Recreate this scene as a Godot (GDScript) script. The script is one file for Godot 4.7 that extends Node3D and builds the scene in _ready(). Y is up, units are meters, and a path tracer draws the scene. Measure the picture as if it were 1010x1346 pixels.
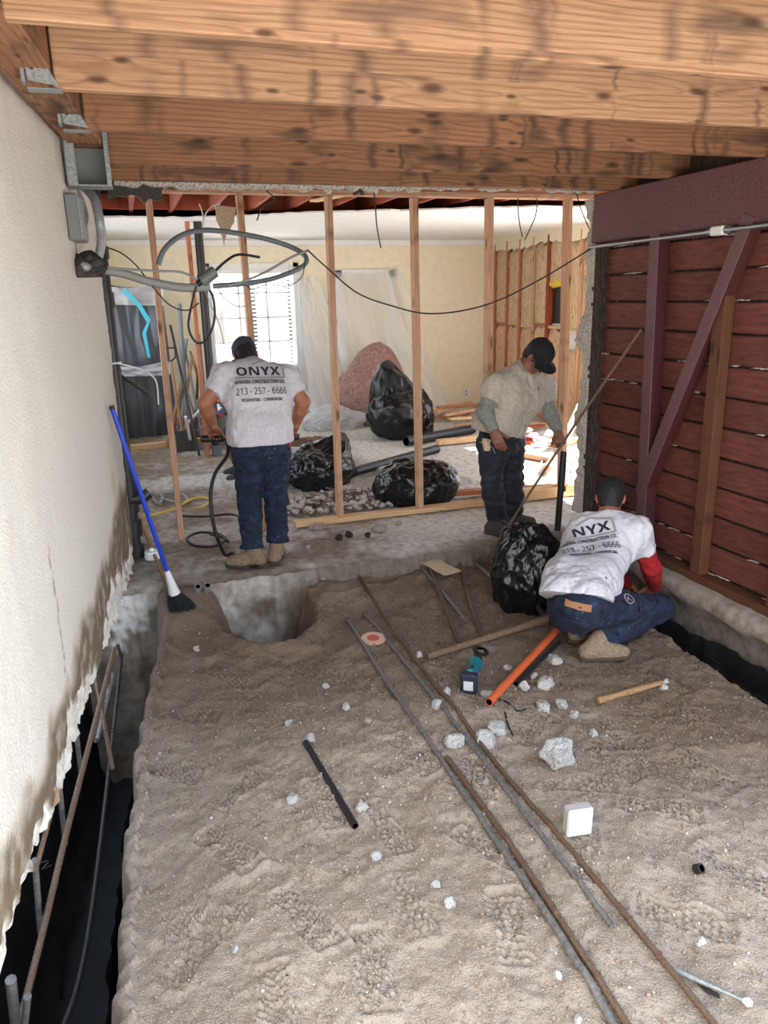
extends Node3D
# A gutted house: an earth-floored porch in front, a stud frame and a stripped room behind it, three workers and their rubble.
# Units are metres. y = 0 is the top of the concrete slab, -z runs into the house, the camera stands above the dirt at x = z = 0.

var M := {}
var names := {}
var rng := RandomNumberGenerator.new()
var nz := FastNoiseLite.new()      # general noise
var nr := FastNoiseLite.new()      # ridged noise for folds and crumples
var nc := FastNoiseLite.new()      # cellular noise

# ---------------------------------------------------------------- naming
func numbered(called: String) -> String:
	var n: int = names.get(called, 0)
	names[called] = n + 1
	return called if n == 0 else "%s_%03d" % [called, n]

func tag(o: Node3D, label := "", category := "", group := "", kind := "") -> Node3D:
	if label: o.set_meta("label", label)
	if category: o.set_meta("category", category)
	if group: o.set_meta("group", group)
	if kind: o.set_meta("kind", kind)
	return o

func thing(called: String, label: String, category: String, at := Vector3.ZERO, group := "") -> Node3D:
	var o := Node3D.new()
	o.name = numbered(called)
	add_child(o, true)
	o.position = at
	return tag(o, label, category, group)

# a mesh whose vertices are in the parent's axes
func put(called: String, mesh: Mesh, mat: Material, parent: Node3D = self, at := Transform3D()) -> MeshInstance3D:
	var o := MeshInstance3D.new()
	o.name = numbered(called) if parent == self else called
	o.mesh = mesh
	o.material_override = mat
	o.transform = at
	parent.add_child(o, true)
	return o

func struct(called: String, mesh: Mesh, mat: Material, parent: Node3D = self, at := Transform3D()) -> MeshInstance3D:
	var o := put(called, mesh, mat, parent, at)
	if parent == self: o.set_meta("kind", "structure")
	return o

func at(p: Vector3, b := Basis()) -> Transform3D:
	return Transform3D(b, p)

func yaw(deg: float) -> Basis:
	return Basis(Vector3.UP, deg_to_rad(deg))

# basis whose x axis runs along d, y as near up as it can be
func along(d: Vector3, up := Vector3.UP) -> Basis:
	var x := d.normalized()
	if absf(x.dot(up)) > 0.97: up = Vector3(0.3, 0.1, 1)
	var z := x.cross(up).normalized()
	return Basis(x, z.cross(x).normalized(), z)

# ---------------------------------------------------------------- shapes
class Build:
	var v := PackedVector3Array()
	var n := PackedVector3Array()
	var u := PackedVector2Array()
	var c := PackedColorArray()
	var i := PackedInt32Array()
	func add(p: Vector3, nn := Vector3.UP, uv := Vector2.ZERO, col := Color.WHITE) -> int:
		v.append(p); n.append(nn); u.append(uv); c.append(col)
		return v.size() - 1
	func tri(a: int, b: int, d: int) -> void:
		i.append(a); i.append(b); i.append(d)
	func quad(a: int, b: int, d: int, e: int) -> void:
		tri(a, b, d); tri(a, d, e)
	# flat polygon, wound so that the normal given faces out
	func face(ps: Array, nn: Vector3, uvs := [], col := Color.WHITE) -> void:
		var first := v.size()
		for k in ps.size(): add(ps[k], nn, uvs[k] if uvs.size() else Vector2.ZERO, col)
		var turned: bool = (ps[1] - ps[0]).cross(ps[2] - ps[0]).dot(nn) > 0.0
		for k in range(1, ps.size() - 1):
			if turned: tri(first, first + k + 1, first + k)
			else: tri(first, first + k, first + k + 1)
	func smooth() -> void:
		for k in n.size(): n[k] = Vector3.ZERO
		for k in range(0, i.size(), 3):
			var w := (v[i[k + 2]] - v[i[k]]).cross(v[i[k + 1]] - v[i[k]])
			for j in 3: n[i[k + j]] += w
		for k in n.size(): n[k] = n[k].normalized() if n[k].length() > 1e-12 else Vector3.UP
	func flip() -> void:
		for k in n.size(): n[k] = -n[k]
		for k in range(0, i.size(), 3):
			var t := i[k + 1]; i[k + 1] = i[k + 2]; i[k + 2] = t
	func flat() -> void:
		var v2 := PackedVector3Array(); var n2 := PackedVector3Array(); var u2 := PackedVector2Array(); var c2 := PackedColorArray(); var i2 := PackedInt32Array()
		for k in range(0, i.size(), 3):
			var w := (v[i[k + 2]] - v[i[k]]).cross(v[i[k + 1]] - v[i[k]]).normalized()
			for j in 3:
				v2.append(v[i[k + j]]); n2.append(w); u2.append(u[i[k + j]]); c2.append(c[i[k + j]]); i2.append(v2.size() - 1)
		v = v2; n = n2; u = u2; c = c2; i = i2
	func join(o: Build, t := Transform3D()) -> void:
		var first := v.size()
		for k in o.v.size():
			v.append(t * o.v[k]); n.append((t.basis * o.n[k]).normalized()); u.append(o.u[k]); c.append(o.c[k])
		for k in o.i: i.append(first + k)
	func done() -> ArrayMesh:
		var a := []
		a.resize(Mesh.ARRAY_MAX)
		a[Mesh.ARRAY_VERTEX] = v; a[Mesh.ARRAY_NORMAL] = n; a[Mesh.ARRAY_TEX_UV] = u; a[Mesh.ARRAY_COLOR] = c; a[Mesh.ARRAY_INDEX] = i
		var m := ArrayMesh.new()
		m.add_surface_from_arrays(Mesh.PRIMITIVE_TRIANGLES, a)
		return m

# a box with chamfered edges, uv in metres (u along x), shifted by a random amount
func box(s: Vector3, ch := 0.004, off := Vector2.ZERO, col := Color.WHITE) -> Build:
	var b := Build.new()
	var h := s * 0.5
	ch = minf(ch, minf(h.x, minf(h.y, h.z)) * 0.6)
	for ax in 3:
		var a1 := (ax + 1) % 3
		var a2 := (ax + 2) % 3
		for sg in [-1.0, 1.0]:
			var nn := Vector3.ZERO; nn[ax] = sg
			var ps := []; var uvs := []
			for q in [[-1, -1], [1, -1], [1, 1], [-1, 1]]:
				var p := Vector3.ZERO
				p[ax] = sg * h[ax]; p[a1] = q[0] * (h[a1] - ch); p[a2] = q[1] * (h[a2] - ch)
				ps.append(p)
				uvs.append(off + (Vector2(p.z * 0.3, p.y) if ax == 0 else (Vector2(p.x, p.z + 0.37) if ax == 1 else Vector2(p.x, p.y))))
			b.face(ps, nn, uvs, col)
			# edges between this face and the next axis
			for s2 in [-1.0, 1.0]:
				var e := []; var ue := []
				for t in [-1.0, 1.0]:
					var p1 := Vector3.ZERO; p1[ax] = sg * h[ax]; p1[a1] = s2 * (h[a1] - ch); p1[a2] = t * (h[a2] - ch)
					var p2 := Vector3.ZERO; p2[ax] = sg * (h[ax] - ch); p2[a1] = s2 * h[a1]; p2[a2] = t * (h[a2] - ch)
					if t < 0: e = [p1, p2]
					else: e = [e[0], e[1], p2, p1]
				for p in e: ue.append(off + Vector2(p.x, p.y))
				var n2 := Vector3.ZERO; n2[ax] = sg; n2[a1] = s2
				b.face(e, n2.normalized(), ue, col)
	for sx in [-1.0, 1.0]:
		for sy in [-1.0, 1.0]:
			for sz in [-1.0, 1.0]:
				var q := Vector3(sx, sy, sz)
				b.face([q * Vector3(h.x, h.y - ch, h.z - ch), q * Vector3(h.x - ch, h.y, h.z - ch), q * Vector3(h.x - ch, h.y - ch, h.z)], q.normalized(), [off, off, off], col)
	return b

# a stick of lumber from a to b (its axis), w high along up, t thick across
func lumber(called: String, a: Vector3, b: Vector3, w: float, t: float, mat: Material, parent: Node3D = self, up := Vector3.UP, ch := 0.004) -> MeshInstance3D:
	var bx := box(Vector3(a.distance_to(b), w, t), ch, Vector2(rng.randf() * 3.4, rng.randf() * 0.5))
	if mat == M.get("painted"):      # two coats: the room face a dull purple, the flanks the old dark red
		for k in bx.c.size(): bx.c[k] = Color(0.165, 0.082, 0.085) if bx.n[k].y > 0.6 else Color(0.085, 0.022, 0.020)
	var m := bx.done()
	return put(called, m, mat, parent, at((a + b) * 0.5, along(b - a, up)))

func smooth_path(ps: Array, per := 8) -> PackedVector3Array:
	var out := PackedVector3Array()
	for k in ps.size() - 1:
		var p0: Vector3 = ps[maxi(k - 1, 0)]; var p1: Vector3 = ps[k]; var p2: Vector3 = ps[k + 1]; var p3: Vector3 = ps[mini(k + 2, ps.size() - 1)]
		for j in per: out.append(p1.cubic_interpolate(p2, p0, p3, float(j) / per))
	out.append(ps[-1])
	return out

# a swept round bar; rad may list a radius for every point
func tube(path, r: float, sides := 8, rad := [], cap := true, col := Color.WHITE) -> Build:
	var ps := PackedVector3Array(path)
	var b := Build.new()
	var t := (ps[1] - ps[0]).normalized()
	var s := t.cross(Vector3.UP if absf(t.y) < 0.9 else Vector3.RIGHT).normalized()
	var run := 0.0
	for k in ps.size():
		if k > 0: run += ps[k].distance_to(ps[k - 1])
		var t2 := (ps[mini(k + 1, ps.size() - 1)] - ps[maxi(k - 1, 0)]).normalized()
		s = (s - t2 * s.dot(t2)).normalized()
		var q := t2.cross(s)
		var rr: float = rad[k] if rad.size() else r
		for j in sides + 1:
			var w := TAU * j / sides
			var d := s * cos(w) + q * sin(w)
			b.add(ps[k] + d * rr, d, Vector2(run, w * r), col)
		if k > 0:
			var f := k * (sides + 1)
			for j in sides: b.quad(f + j, f + j + 1, f + j - sides, f + j - sides - 1)
	if cap:
		for e in [0, ps.size() - 1]:
			var nn := (ps[0] - ps[1]).normalized() if e == 0 else (ps[-1] - ps[-2]).normalized()
			var ring := []; var ru := []
			for j in sides:
				ring.append(b.v[e * (sides + 1) + j]); ru.append(Vector2(0, 0))
			b.face(ring, nn, ru, col)
	return b

# a hollow pipe from a to b
func pipe(a: Vector3, b: Vector3, r: float, wall: float, sides := 20) -> Build:
	var d := (b - a).normalized()
	var m := tube([a, b], r, sides, [], false)
	var inner := tube([a, b], r - wall, sides, [], false)
	for k in inner.n.size(): inner.n[k] = -inner.n[k]
	var first := m.v.size()
	m.join(inner)
	for e in 2:
		for j in sides:
			var o := e * (sides + 1) + j
			m.face([m.v[o], m.v[o + 1], m.v[first + o + 1], m.v[first + o]], -d if e == 0 else d)
	return m

func lathe(profile: Array, sides := 24, col := Color.WHITE) -> Build:
	var b := Build.new()
	for k in profile.size():
		for j in sides + 1:
			var w := TAU * j / sides
			b.add(Vector3(cos(w) * profile[k].x, profile[k].y, sin(w) * profile[k].x), Vector3.UP, Vector2(float(j) / sides, profile[k].y), col)
	for k in profile.size() - 1:
		for j in sides:
			var f := k * (sides + 1) + j
			b.quad(f, f + 1, f + sides + 2, f + sides + 1)
	b.flat()
	return b

# unit ball of triangles, shared vertices
func ball(steps := 2) -> Build:
	var b := Build.new()
	var ring := 6 * (1 << (steps - 1)); var rows := ring / 2
	for r in rows + 1:
		for s in ring:
			var a := PI * r / rows; var w := TAU * s / ring
			b.add(Vector3(sin(a) * cos(w), cos(a), sin(a) * sin(w)))
	for r in rows:
		for s in ring:
			b.quad(r * ring + s, (r + 1) * ring + s, (r + 1) * ring + (s + 1) % ring, r * ring + (s + 1) % ring)
	return b

# a broken lump: a ball pushed about by noise, cut flat here and there
func rock(sd: int, s: Vector3, rough := 0.25, steps := 3, cuts := 6) -> Build:
	var b := ball(steps)
	var r := RandomNumberGenerator.new(); r.seed = sd
	var planes := []
	for k in cuts: planes.append([Vector3(r.randf() * 2 - 1, r.randf() * 2 - 1, r.randf() * 2 - 1).normalized(), r.randf_range(0.55, 0.85)])
	for k in b.v.size():
		var p := b.v[k]
		for q in planes:
			var over: float = p.dot(q[0]) - q[1]
			if over > 0: p -= q[0] * over
		p *= 1.0 + rough * nz.get_noise_3d(p.x * 90.0 + sd * 37, p.y * 90.0, p.z * 90.0) + rough * 0.5 * nz.get_noise_3d(p.x * 260.0 + sd * 17, p.y * 260.0, p.z * 260.0)
		b.v[k] = p * s * 0.5
	b.smooth()
	if steps < 4: b.flat()
	return b

# a tied or heaped plastic bag: folds run up towards the neck
func bag(sd: int, s: Vector3, crumple := 0.12, neck := Vector3(0, 1, 0), steps := 6) -> Build:
	var b := ball(steps)
	for k in b.v.size():
		var p := b.v[k]
		var w := 1.0 + crumple * (1.0 * nr.get_noise_3d(p.x * 52 + sd * 91, p.y * 42, p.z * 52) + 0.5 * nr.get_noise_3d(p.x * 125 + sd * 31, p.y * 95, p.z * 125) + 0.16 * nr.get_noise_3d(p.x * 340 + sd * 11, p.y * 300, p.z * 340))
		w += 0.30 * nz.get_noise_3d(p.x * 40 + sd * 53, p.y * 40, p.z * 40)
		var up := maxf(0.0, p.dot(neck.normalized()) - 0.72)
		p = p * w
		if neck.length() > 0.5: p += neck * (up * 1.0 + up * up * 6.0)
		p *= s * 0.5
		p.y = maxf(p.y, -s.y * 0.36)
		b.v[k] = p
	b.smooth()
	return b

# ---------------------------------------------------------------- materials
func mat(col: Color, rough := 0.8, metal := 0.0) -> StandardMaterial3D:
	var m := StandardMaterial3D.new()
	m.albedo_color = col
	m.roughness = rough
	m.metallic = metal
	m.cull_mode = BaseMaterial3D.CULL_DISABLED
	return m

func rgb(r: int, g: int, b: int) -> Color:
	return Color(r / 255.0, g / 255.0, b / 255.0)

func noise_tex(sd: int, freq: float, octaves: int, cols: Array, size := 512, kind := FastNoiseLite.TYPE_SIMPLEX_SMOOTH, ridged := false) -> ImageTexture:
	var f := FastNoiseLite.new()
	f.seed = sd; f.frequency = freq; f.noise_type = kind
	f.fractal_octaves = octaves
	f.fractal_type = FastNoiseLite.FRACTAL_RIDGED if ridged else FastNoiseLite.FRACTAL_FBM
	var im := f.get_seamless_image(size, size)
	var out := Image.create(size, size, false, Image.FORMAT_RGB8)
	var lut := []
	for k in 256:
		var t := k / 255.0 * (cols.size() - 1)
		var j := mini(int(t), cols.size() - 2)
		lut.append((cols[j] as Color).lerp(cols[j + 1], t - j))
	var data := im.get_data()
	var o := PackedByteArray(); o.resize(size * size * 3)
	for k in size * size:
		var c: Color = lut[data[k]]
		o[k * 3] = c.r8; o[k * 3 + 1] = c.g8; o[k * 3 + 2] = c.b8
	out.set_data(size, size, false, Image.FORMAT_RGB8, o)
	return ImageTexture.create_from_image(out)

# colour from noise, relief from noise, laid on from the object's own axes
func noisy(sd: int, cols: Array, scale: Vector3, rough := 0.9, relief := 0.0, freq := 0.02, octaves := 5, world := true) -> StandardMaterial3D:
	var m := mat(Color.WHITE, rough)
	m.albedo_texture = noise_tex(sd, freq, octaves, cols)
	m.uv1_triplanar = true
	m.uv1_world_triplanar = world
	m.uv1_scale = scale
	if relief > 0.0:
		m.heightmap_enabled = true
		m.heightmap_texture = relief_tex
		m.heightmap_scale = relief
	return m

var relief_tex: ImageTexture

# sawn wood 3.4 m x 0.25 m: growth rings, knots, stains and water runs
func wood_tex(sd: int, light: Color, dark: Color, stain: Color, knots: int, stains: float, runs: int) -> ImageTexture:
	var w := 1024; var h := 128
	var r := RandomNumberGenerator.new(); r.seed = sd
	var f := FastNoiseLite.new(); f.seed = sd; f.frequency = 0.01; f.fractal_octaves = 3
	var ks := []
	for k in knots: ks.append([r.randf() * w, r.randf() * h, r.randf_range(3.0, 8.0)])
	var rs := []
	for k in runs: rs.append([r.randf() * w, r.randf_range(4.0, 16.0), r.randf_range(0.3, 1.0), r.randf() < 0.4])
	var o := PackedByteArray(); o.resize(w * h * 3)
	for y in h:
		for x in w:
			var edge := minf(x, w - x)
			var q := y * 0.10 + 2.0 * f.get_noise_2d(x * 0.10, y * 0.45) + 0.25 * f.get_noise_2d(x * 0.8, y * 1.2)
			var knot := 0.0
			for k in ks:
				var dx: float = (x - k[0]) * 0.55; var dy: float = y - k[1]; var d2: float = dx * dx + dy * dy
				var rr: float = k[2]
				if d2 < rr * rr * 30.0:
					var d := sqrt(d2)
					q += (1.6 if dy > 0 else -1.6) * exp(-d / (rr * 1.6))
					knot = maxf(knot, clampf(1.4 - d / rr, 0.0, 1.0))
			var g := 0.5 + 0.5 * sin(q * 6.0)
			g = g * g * g * 0.5 + 0.5 * (0.5 + f.get_noise_2d(x * 1.2, y * 45.0)) - 0.08
			var c := light.lerp(dark, clampf(g, 0.0, 1.0))
			c = c.lerp(dark * 0.55, knot * 0.85)
			var st := clampf((f.get_noise_2d(x * 0.55 + 5000, y * 1.1) - 0.22) * 2.5, 0.0, 1.0) * stains
			for k in rs:
				var dx: float = absf(x + 6.0 * f.get_noise_2d(y * 3.0, k[0]) - k[0])
				if dx < k[1]: st = maxf(st, k[2] * (1.0 - dx / k[1]) * (clampf(1.6 * y / h, 0, 1) if k[3] else clampf(1.6 - 1.6 * y / h, 0, 1)))
			c = c.lerp(stain, st * 0.75)
			var k3 := (y * w + x) * 3
			o[k3] = c.r8; o[k3 + 1] = c.g8; o[k3 + 2] = c.b8
	var im := Image.create(w, h, false, Image.FORMAT_RGB8)
	im.set_data(w, h, false, Image.FORMAT_RGB8, o)
	return ImageTexture.create_from_image(im)

func wood(t: ImageTexture, tint := Color.WHITE, rough := 0.75) -> StandardMaterial3D:
	var m := mat(tint, rough)
	m.albedo_texture = t
	m.uv1_scale = Vector3(1.0 / 3.4, 4.0, 1)
	m.uv1_offset = Vector3(0.5, 0.5, 0)
	return m

func make_materials() -> void:
	var bw := [Color.BLACK, Color.WHITE]
	relief_tex = noise_tex(5, 0.03, 5, bw)
	M.stucco = noisy(11, [rgb(200, 194, 182), rgb(220, 215, 204), rgb(232, 228, 218)], Vector3(4, 4, 4), 0.95, 0.35, 0.05, 5)
	M.stucco.vertex_color_use_as_albedo = true
	M.dirt = noisy(12, [rgb(110, 98, 86), rgb(160, 146, 130), rgb(172, 158, 142), rgb(204, 191, 175)], Vector3(2.4, 2.4, 2.4), 1.0, 0.6, 0.12, 5)
	M.dirt.vertex_color_use_as_albedo = true
	M.dirt.heightmap_texture = noise_tex(6, 0.09, 5, bw)
	M.dirt.heightmap_scale = 0.5
	M.concrete = noisy(13, [rgb(150, 142, 132), rgb(196, 190, 182), rgb(216, 213, 208)], Vector3(0.8, 0.8, 0.8), 0.85, 0.5, 0.03, 5)
	M.concrete.vertex_color_use_as_albedo = true
	M.concrete_plain = noisy(45, [rgb(120, 110, 100), rgb(150, 142, 132), rgb(176, 170, 160)], Vector3(4, 4, 4), 0.95)
	M.chunk = noisy(14, [rgb(140, 136, 130), rgb(182, 179, 174), rgb(208, 206, 202)], Vector3(6, 6, 6), 0.95, 0.8, 0.05, 5)
	M.orange_wood = wood(wood_tex(21, rgb(186, 146, 112), rgb(140, 98, 68), rgb(76, 57, 47), 16, 0.7, 18))
	M.orange_wood_dark = wood(wood_tex(22, rgb(158, 112, 78), rgb(112, 73, 49), rgb(56, 41, 33), 18, 0.9, 20))
	var fir := wood_tex(23, rgb(208, 168, 136), rgb(170, 122, 92), rgb(132, 92, 70), 8, 0.4, 5)
	M.fir = wood(fir)
	M.fir_red = wood(fir, rgb(226, 186, 166))
	M.pale_wood = wood(wood_tex(24, rgb(222, 188, 142), rgb(192, 150, 104), rgb(150, 110, 76), 8, 0.25, 3))
	M.brown_wood = wood(fir, rgb(128, 102, 80))
	M.old_wood = wood(fir, rgb(118, 92, 76))
	M.rafter = wood(fir, rgb(190, 112, 88))
	M.purple = noisy(25, [rgb(70, 40, 42), rgb(98, 60, 62), rgb(104, 66, 66), rgb(118, 80, 78)], Vector3(0.6, 2.5, 2.5), 0.6, 0.25, 0.03, 5)
	M.red_board = noisy(26, [rgb(76, 40, 35), rgb(106, 56, 48), rgb(116, 63, 54), rgb(134, 82, 72)], Vector3(3.0, 3.0, 0.5), 0.72, 0.1, 0.02, 5)
	M.red_board.vertex_color_use_as_albedo = true
	M.painted = noisy(44, [rgb(200, 196, 192), rgb(235, 232, 230), rgb(255, 252, 250)], Vector3(0.8, 4, 4), 0.6, 0.1, 0.03, 5, false)
	M.painted.vertex_color_use_as_albedo = true
	M.dark_post = noisy(27, [rgb(36, 30, 26), rgb(60, 50, 42), rgb(92, 80, 66)], Vector3(4, 1, 4), 0.9, 0.3)
	M.cream = noisy(28, [rgb(232, 220, 192), rgb(238, 227, 201), rgb(242, 232, 208)], Vector3(0.7, 0.7, 0.7), 0.85, 0.1)
	M.white_paint = noisy(29, [rgb(228, 228, 226), rgb(240, 240, 239)], Vector3(0.5, 0.5, 0.5), 0.85)
	M.plaster = noisy(30, [rgb(120, 108, 96), rgb(196, 188, 178), rgb(226, 222, 216)], Vector3(5, 5, 5), 0.95, 0.6)
	M.kraft = noisy(31, [rgb(168, 136, 104), rgb(204, 176, 142), rgb(220, 196, 164)], Vector3(2.2, 0.8, 2.2), 0.7, 0.5)
	M.kraft.vertex_color_use_as_albedo = true
	M.black_plastic = mat(rgb(18, 18, 20), 0.27)
	M.liner_and_shade = mat(rgb(14, 14, 15), 0.8)
	M.abs = mat(rgb(34, 35, 38), 0.42)
	M.gray_pvc = mat(rgb(108, 114, 120), 0.5)
	M.steel = mat(rgb(168, 172, 174), 0.42, 0.85)
	M.galv = noisy(32, [rgb(120, 124, 124), rgb(150, 154, 153), rgb(176, 180, 178)], Vector3(6, 6, 6), 0.55)
	M.galv.metallic = 0.35
	M.box_gray = mat(rgb(118, 122, 120), 0.55, 0.2)
	M.rebar = noisy(33, [rgb(84, 80, 77), rgb(122, 118, 114), rgb(150, 146, 141)], Vector3(5, 5, 5), 0.5)
	M.rebar.metallic = 0.2
	M.rusty = noisy(34, [rgb(88, 58, 40), rgb(112, 88, 70), rgb(128, 112, 98)], Vector3(7, 7, 7), 0.7)
	M.rusty.metallic = 0.25
	M.cable_black = mat(rgb(24, 24, 26), 0.5)
	M.cable_gray = mat(rgb(150, 150, 148), 0.5)
	M.cable_white = mat(rgb(226, 224, 218), 0.5)
	M.yellow = mat(rgb(222, 196, 60), 0.5)
	M.blue = mat(rgb(24, 62, 196), 0.35)
	M.teal = mat(rgb(20, 118, 130), 0.45)
	M.teal_tape = mat(rgb(70, 176, 200), 0.5)
	M.orange = noisy(35, [rgb(176, 74, 36), rgb(208, 96, 52), rgb(216, 116, 72)], Vector3(5, 5, 5), 0.5)
	M.bristle = mat(rgb(38, 40, 46), 0.9)
	M.paper = mat(rgb(196, 196, 194), 0.9)
	M.white = mat(rgb(232, 232, 230), 0.6)
	M.card = noisy(36, [rgb(170, 146, 116), rgb(198, 176, 146), rgb(210, 192, 164)], Vector3(4, 4, 4), 0.9)
	M.handle_wood = noisy(37, [rgb(112, 80, 52), rgb(160, 122, 84), rgb(176, 140, 102)], Vector3(3, 9, 9), 0.7, 0.1, 0.02, 4, false)
	M.old_handle = noisy(42, [rgb(76, 58, 44), rgb(112, 90, 70), rgb(130, 108, 88)], Vector3(3, 9, 9), 0.8, 0.1, 0.02, 4, false)
	M.iron = noisy(38, [rgb(36, 34, 33), rgb(62, 58, 55), rgb(86, 78, 70)], Vector3(8, 8, 8), 0.6)
	M.iron.metallic = 0.5
	M.disc = mat(rgb(206, 170, 150), 0.8)
	M.red = mat(rgb(178, 34, 30), 0.5)
	M.film = mat(Color(0.93, 0.94, 0.95, 0.30), 0.25)
	M.film.transparency = BaseMaterial3D.TRANSPARENCY_ALPHA
	M.film_thick = mat(Color(0.86, 0.86, 0.86, 0.5), 0.3)
	M.film_thick.transparency = BaseMaterial3D.TRANSPARENCY_ALPHA
	M.film_dark = mat(Color(0.25, 0.27, 0.3, 0.86), 0.25)
	M.film_dark.transparency = BaseMaterial3D.TRANSPARENCY_ALPHA
	M.glass = mat(Color(0.95, 0.97, 1.0, 0.06), 0.0)
	M.glass.transparency = BaseMaterial3D.TRANSPARENCY_ALPHA
	M.trash = noisy(39, [rgb(66, 48, 38), rgb(112, 84, 66), rgb(150, 124, 102)], Vector3(3, 3, 3), 0.9)
	M.outside = noisy(40, [rgb(150, 149, 147), rgb(168, 167, 165)], Vector3(0.3, 0.3, 0.3), 0.95)
	M.lightened_paving = noisy(43, [rgb(206, 204, 200), rgb(224, 222, 218)], Vector3(0.3, 0.3, 0.3), 0.95)  # paler copy of the outside ground, lightened to whiten the window view
	M.soil = noisy(41, [rgb(34, 28, 23), rgb(50, 41, 33), rgb(62, 52, 43)], Vector3(2.5, 2.5, 2.5), 1.0, 0.8)

# ---------------------------------------------------------------- the setting
func lerp_pts(pts: Array, t: float) -> float:      # pts: [[t, value], ...] with t rising
	if t <= pts[0][0]: return pts[0][1]
	for k in range(1, pts.size()):
		if t <= pts[k][0]: return lerpf(pts[k - 1][1], pts[k][1], (t - pts[k - 1][0]) / (pts[k][0] - pts[k - 1][0]))
	return pts[-1][1]

const LEFT_EDGE := [[-4.8, 0.03], [-4.48, 0.02], [-4.17, -0.03], [-3.6, -0.11], [-3.12, -0.168], [-2.4, -0.216], [-1.8, -0.236], [-1.0, -0.27]]
const RIGHT_EDGE := [[-4.8, 2.98], [-4.0, 2.90], [-3.43, 2.81], [-3.0, 2.765], [-2.5, 2.76], [-1.0, 2.72]]

func sst(a: float, b: float, t: float) -> float:
	var q := clampf((t - a) / (b - a), 0.0, 1.0)
	return q * q * (3.0 - 2.0 * q)

func dirt_height(x: float, z: float) -> float:
	var y := -0.18
	var big := nz.get_noise_2d(x * 120.0, z * 120.0)
	var mid := nz.get_noise_2d(x * 420.0 + 50.0, z * 420.0)
	var fine := nz.get_noise_2d(x * 1700.0, z * 1700.0 + 90.0)
	var rid := nr.get_noise_2d(x * 260.0 + z * 120.0, z * 330.0)
	y += 0.032 * big + 0.014 * mid + 0.005 * fine + 0.008 * rid + 0.0035 * nz.get_noise_2d(x * 5200.0, z * 5200.0)
	# the soil banks up against the slab on the left and thins out to the right
	y += 0.15 * sst(-4.25, -4.72, z) * sst(0.62, 0.25, x)
	y += 0.07 * sst(-4.3, -4.75, z) * sst(0.8, 1.1, x) * sst(3.2, 1.6, x)
	# the hole dug under the slab edge
	var px := (x - 0.66) / 0.27; var pz := (z + 4.52) / 0.46
	var pd := px * px + pz * pz + 0.35 * nz.get_noise_2d(x * 300.0, z * 300.0 + 400.0)
	y -= 0.46 * sst(1.5, 0.2, pd)
	y += 0.05 * sst(2.4, 1.2, pd) * sst(0.9, 1.3, pd) * sst(-4.6, -4.2, z)
	# footing trenches along both walls
	var le := lerp_pts(LEFT_EDGE, z) + 0.028 * nz.get_noise_2d(z * 260.0, 3.0) + 0.02 * nz.get_noise_2d(z * 900.0, 13.0)
	if x < le + 0.05:
		y += 0.018 * sst(le - 0.01, le + 0.05, x)
		y -= 1.32 * sst(le + 0.012, le - 0.09, x)
	var re := lerp_pts(RIGHT_EDGE, z) + 0.03 * nz.get_noise_2d(z * 200.0, 33.0) + 0.015 * nz.get_noise_2d(z * 700.0, 43.0)
	y -= 0.62 * sst(re - 0.01, re + 0.07, x)
	return y

# one boot print: centre, direction of the toe, lug pattern
func stamp_print(h: PackedFloat32Array, nx: int, nzz: int, x0: float, z0: float, c: float, p: Vector2, deg: float, kind: int, depth: float) -> void:
	var ca := cos(deg_to_rad(deg)); var sa := sin(deg_to_rad(deg))
	for j in range(maxi(0, int((p.y - 0.2 - z0) / c)), mini(nzz, int((p.y + 0.2 - z0) / c))):
		for i in range(maxi(0, int((p.x - 0.2 - x0) / c)), mini(nx, int((p.x + 0.2 - x0) / c))):
			var dx := x0 + i * c - p.x; var dz := z0 + j * c - p.y
			var l := dx * ca + dz * sa; var w := -dx * sa + dz * ca
			var half := 0.048 + (0.010 if l > 0.02 else 0.0) - 0.012 * sst(0.03, -0.05, l) * sst(-0.12, -0.06, l)
			var e := maxf(absf(l) / 0.15, absf(w) / half)
			if e > 1.25: continue
			var lug := 0.0
			if kind == 0: lug = 1.0 if (fposmod(l, 0.027) < 0.016 and fposmod(w + (0.012 if int(floor(l / 0.027)) % 2 == 0 else 0.0), 0.026) < 0.017) else 0.0
			elif kind == 1: lug = 1.0 if fposmod(l + absf(w) * 0.7, 0.024) < 0.013 else 0.0
			else: lug = 1.0 if fposmod(l + w, 0.022) < 0.013 and fposmod(l - w, 0.022) < 0.013 else 0.0
			var inside := sst(1.06, 0.93, e)
			h[j * nx + i] += depth * (-0.5 * inside + 0.95 * lug * inside * sst(1.0, 0.85, e) * 0.8 + 0.5 * sst(1.25, 1.05, e) * (1.0 - inside))

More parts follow.
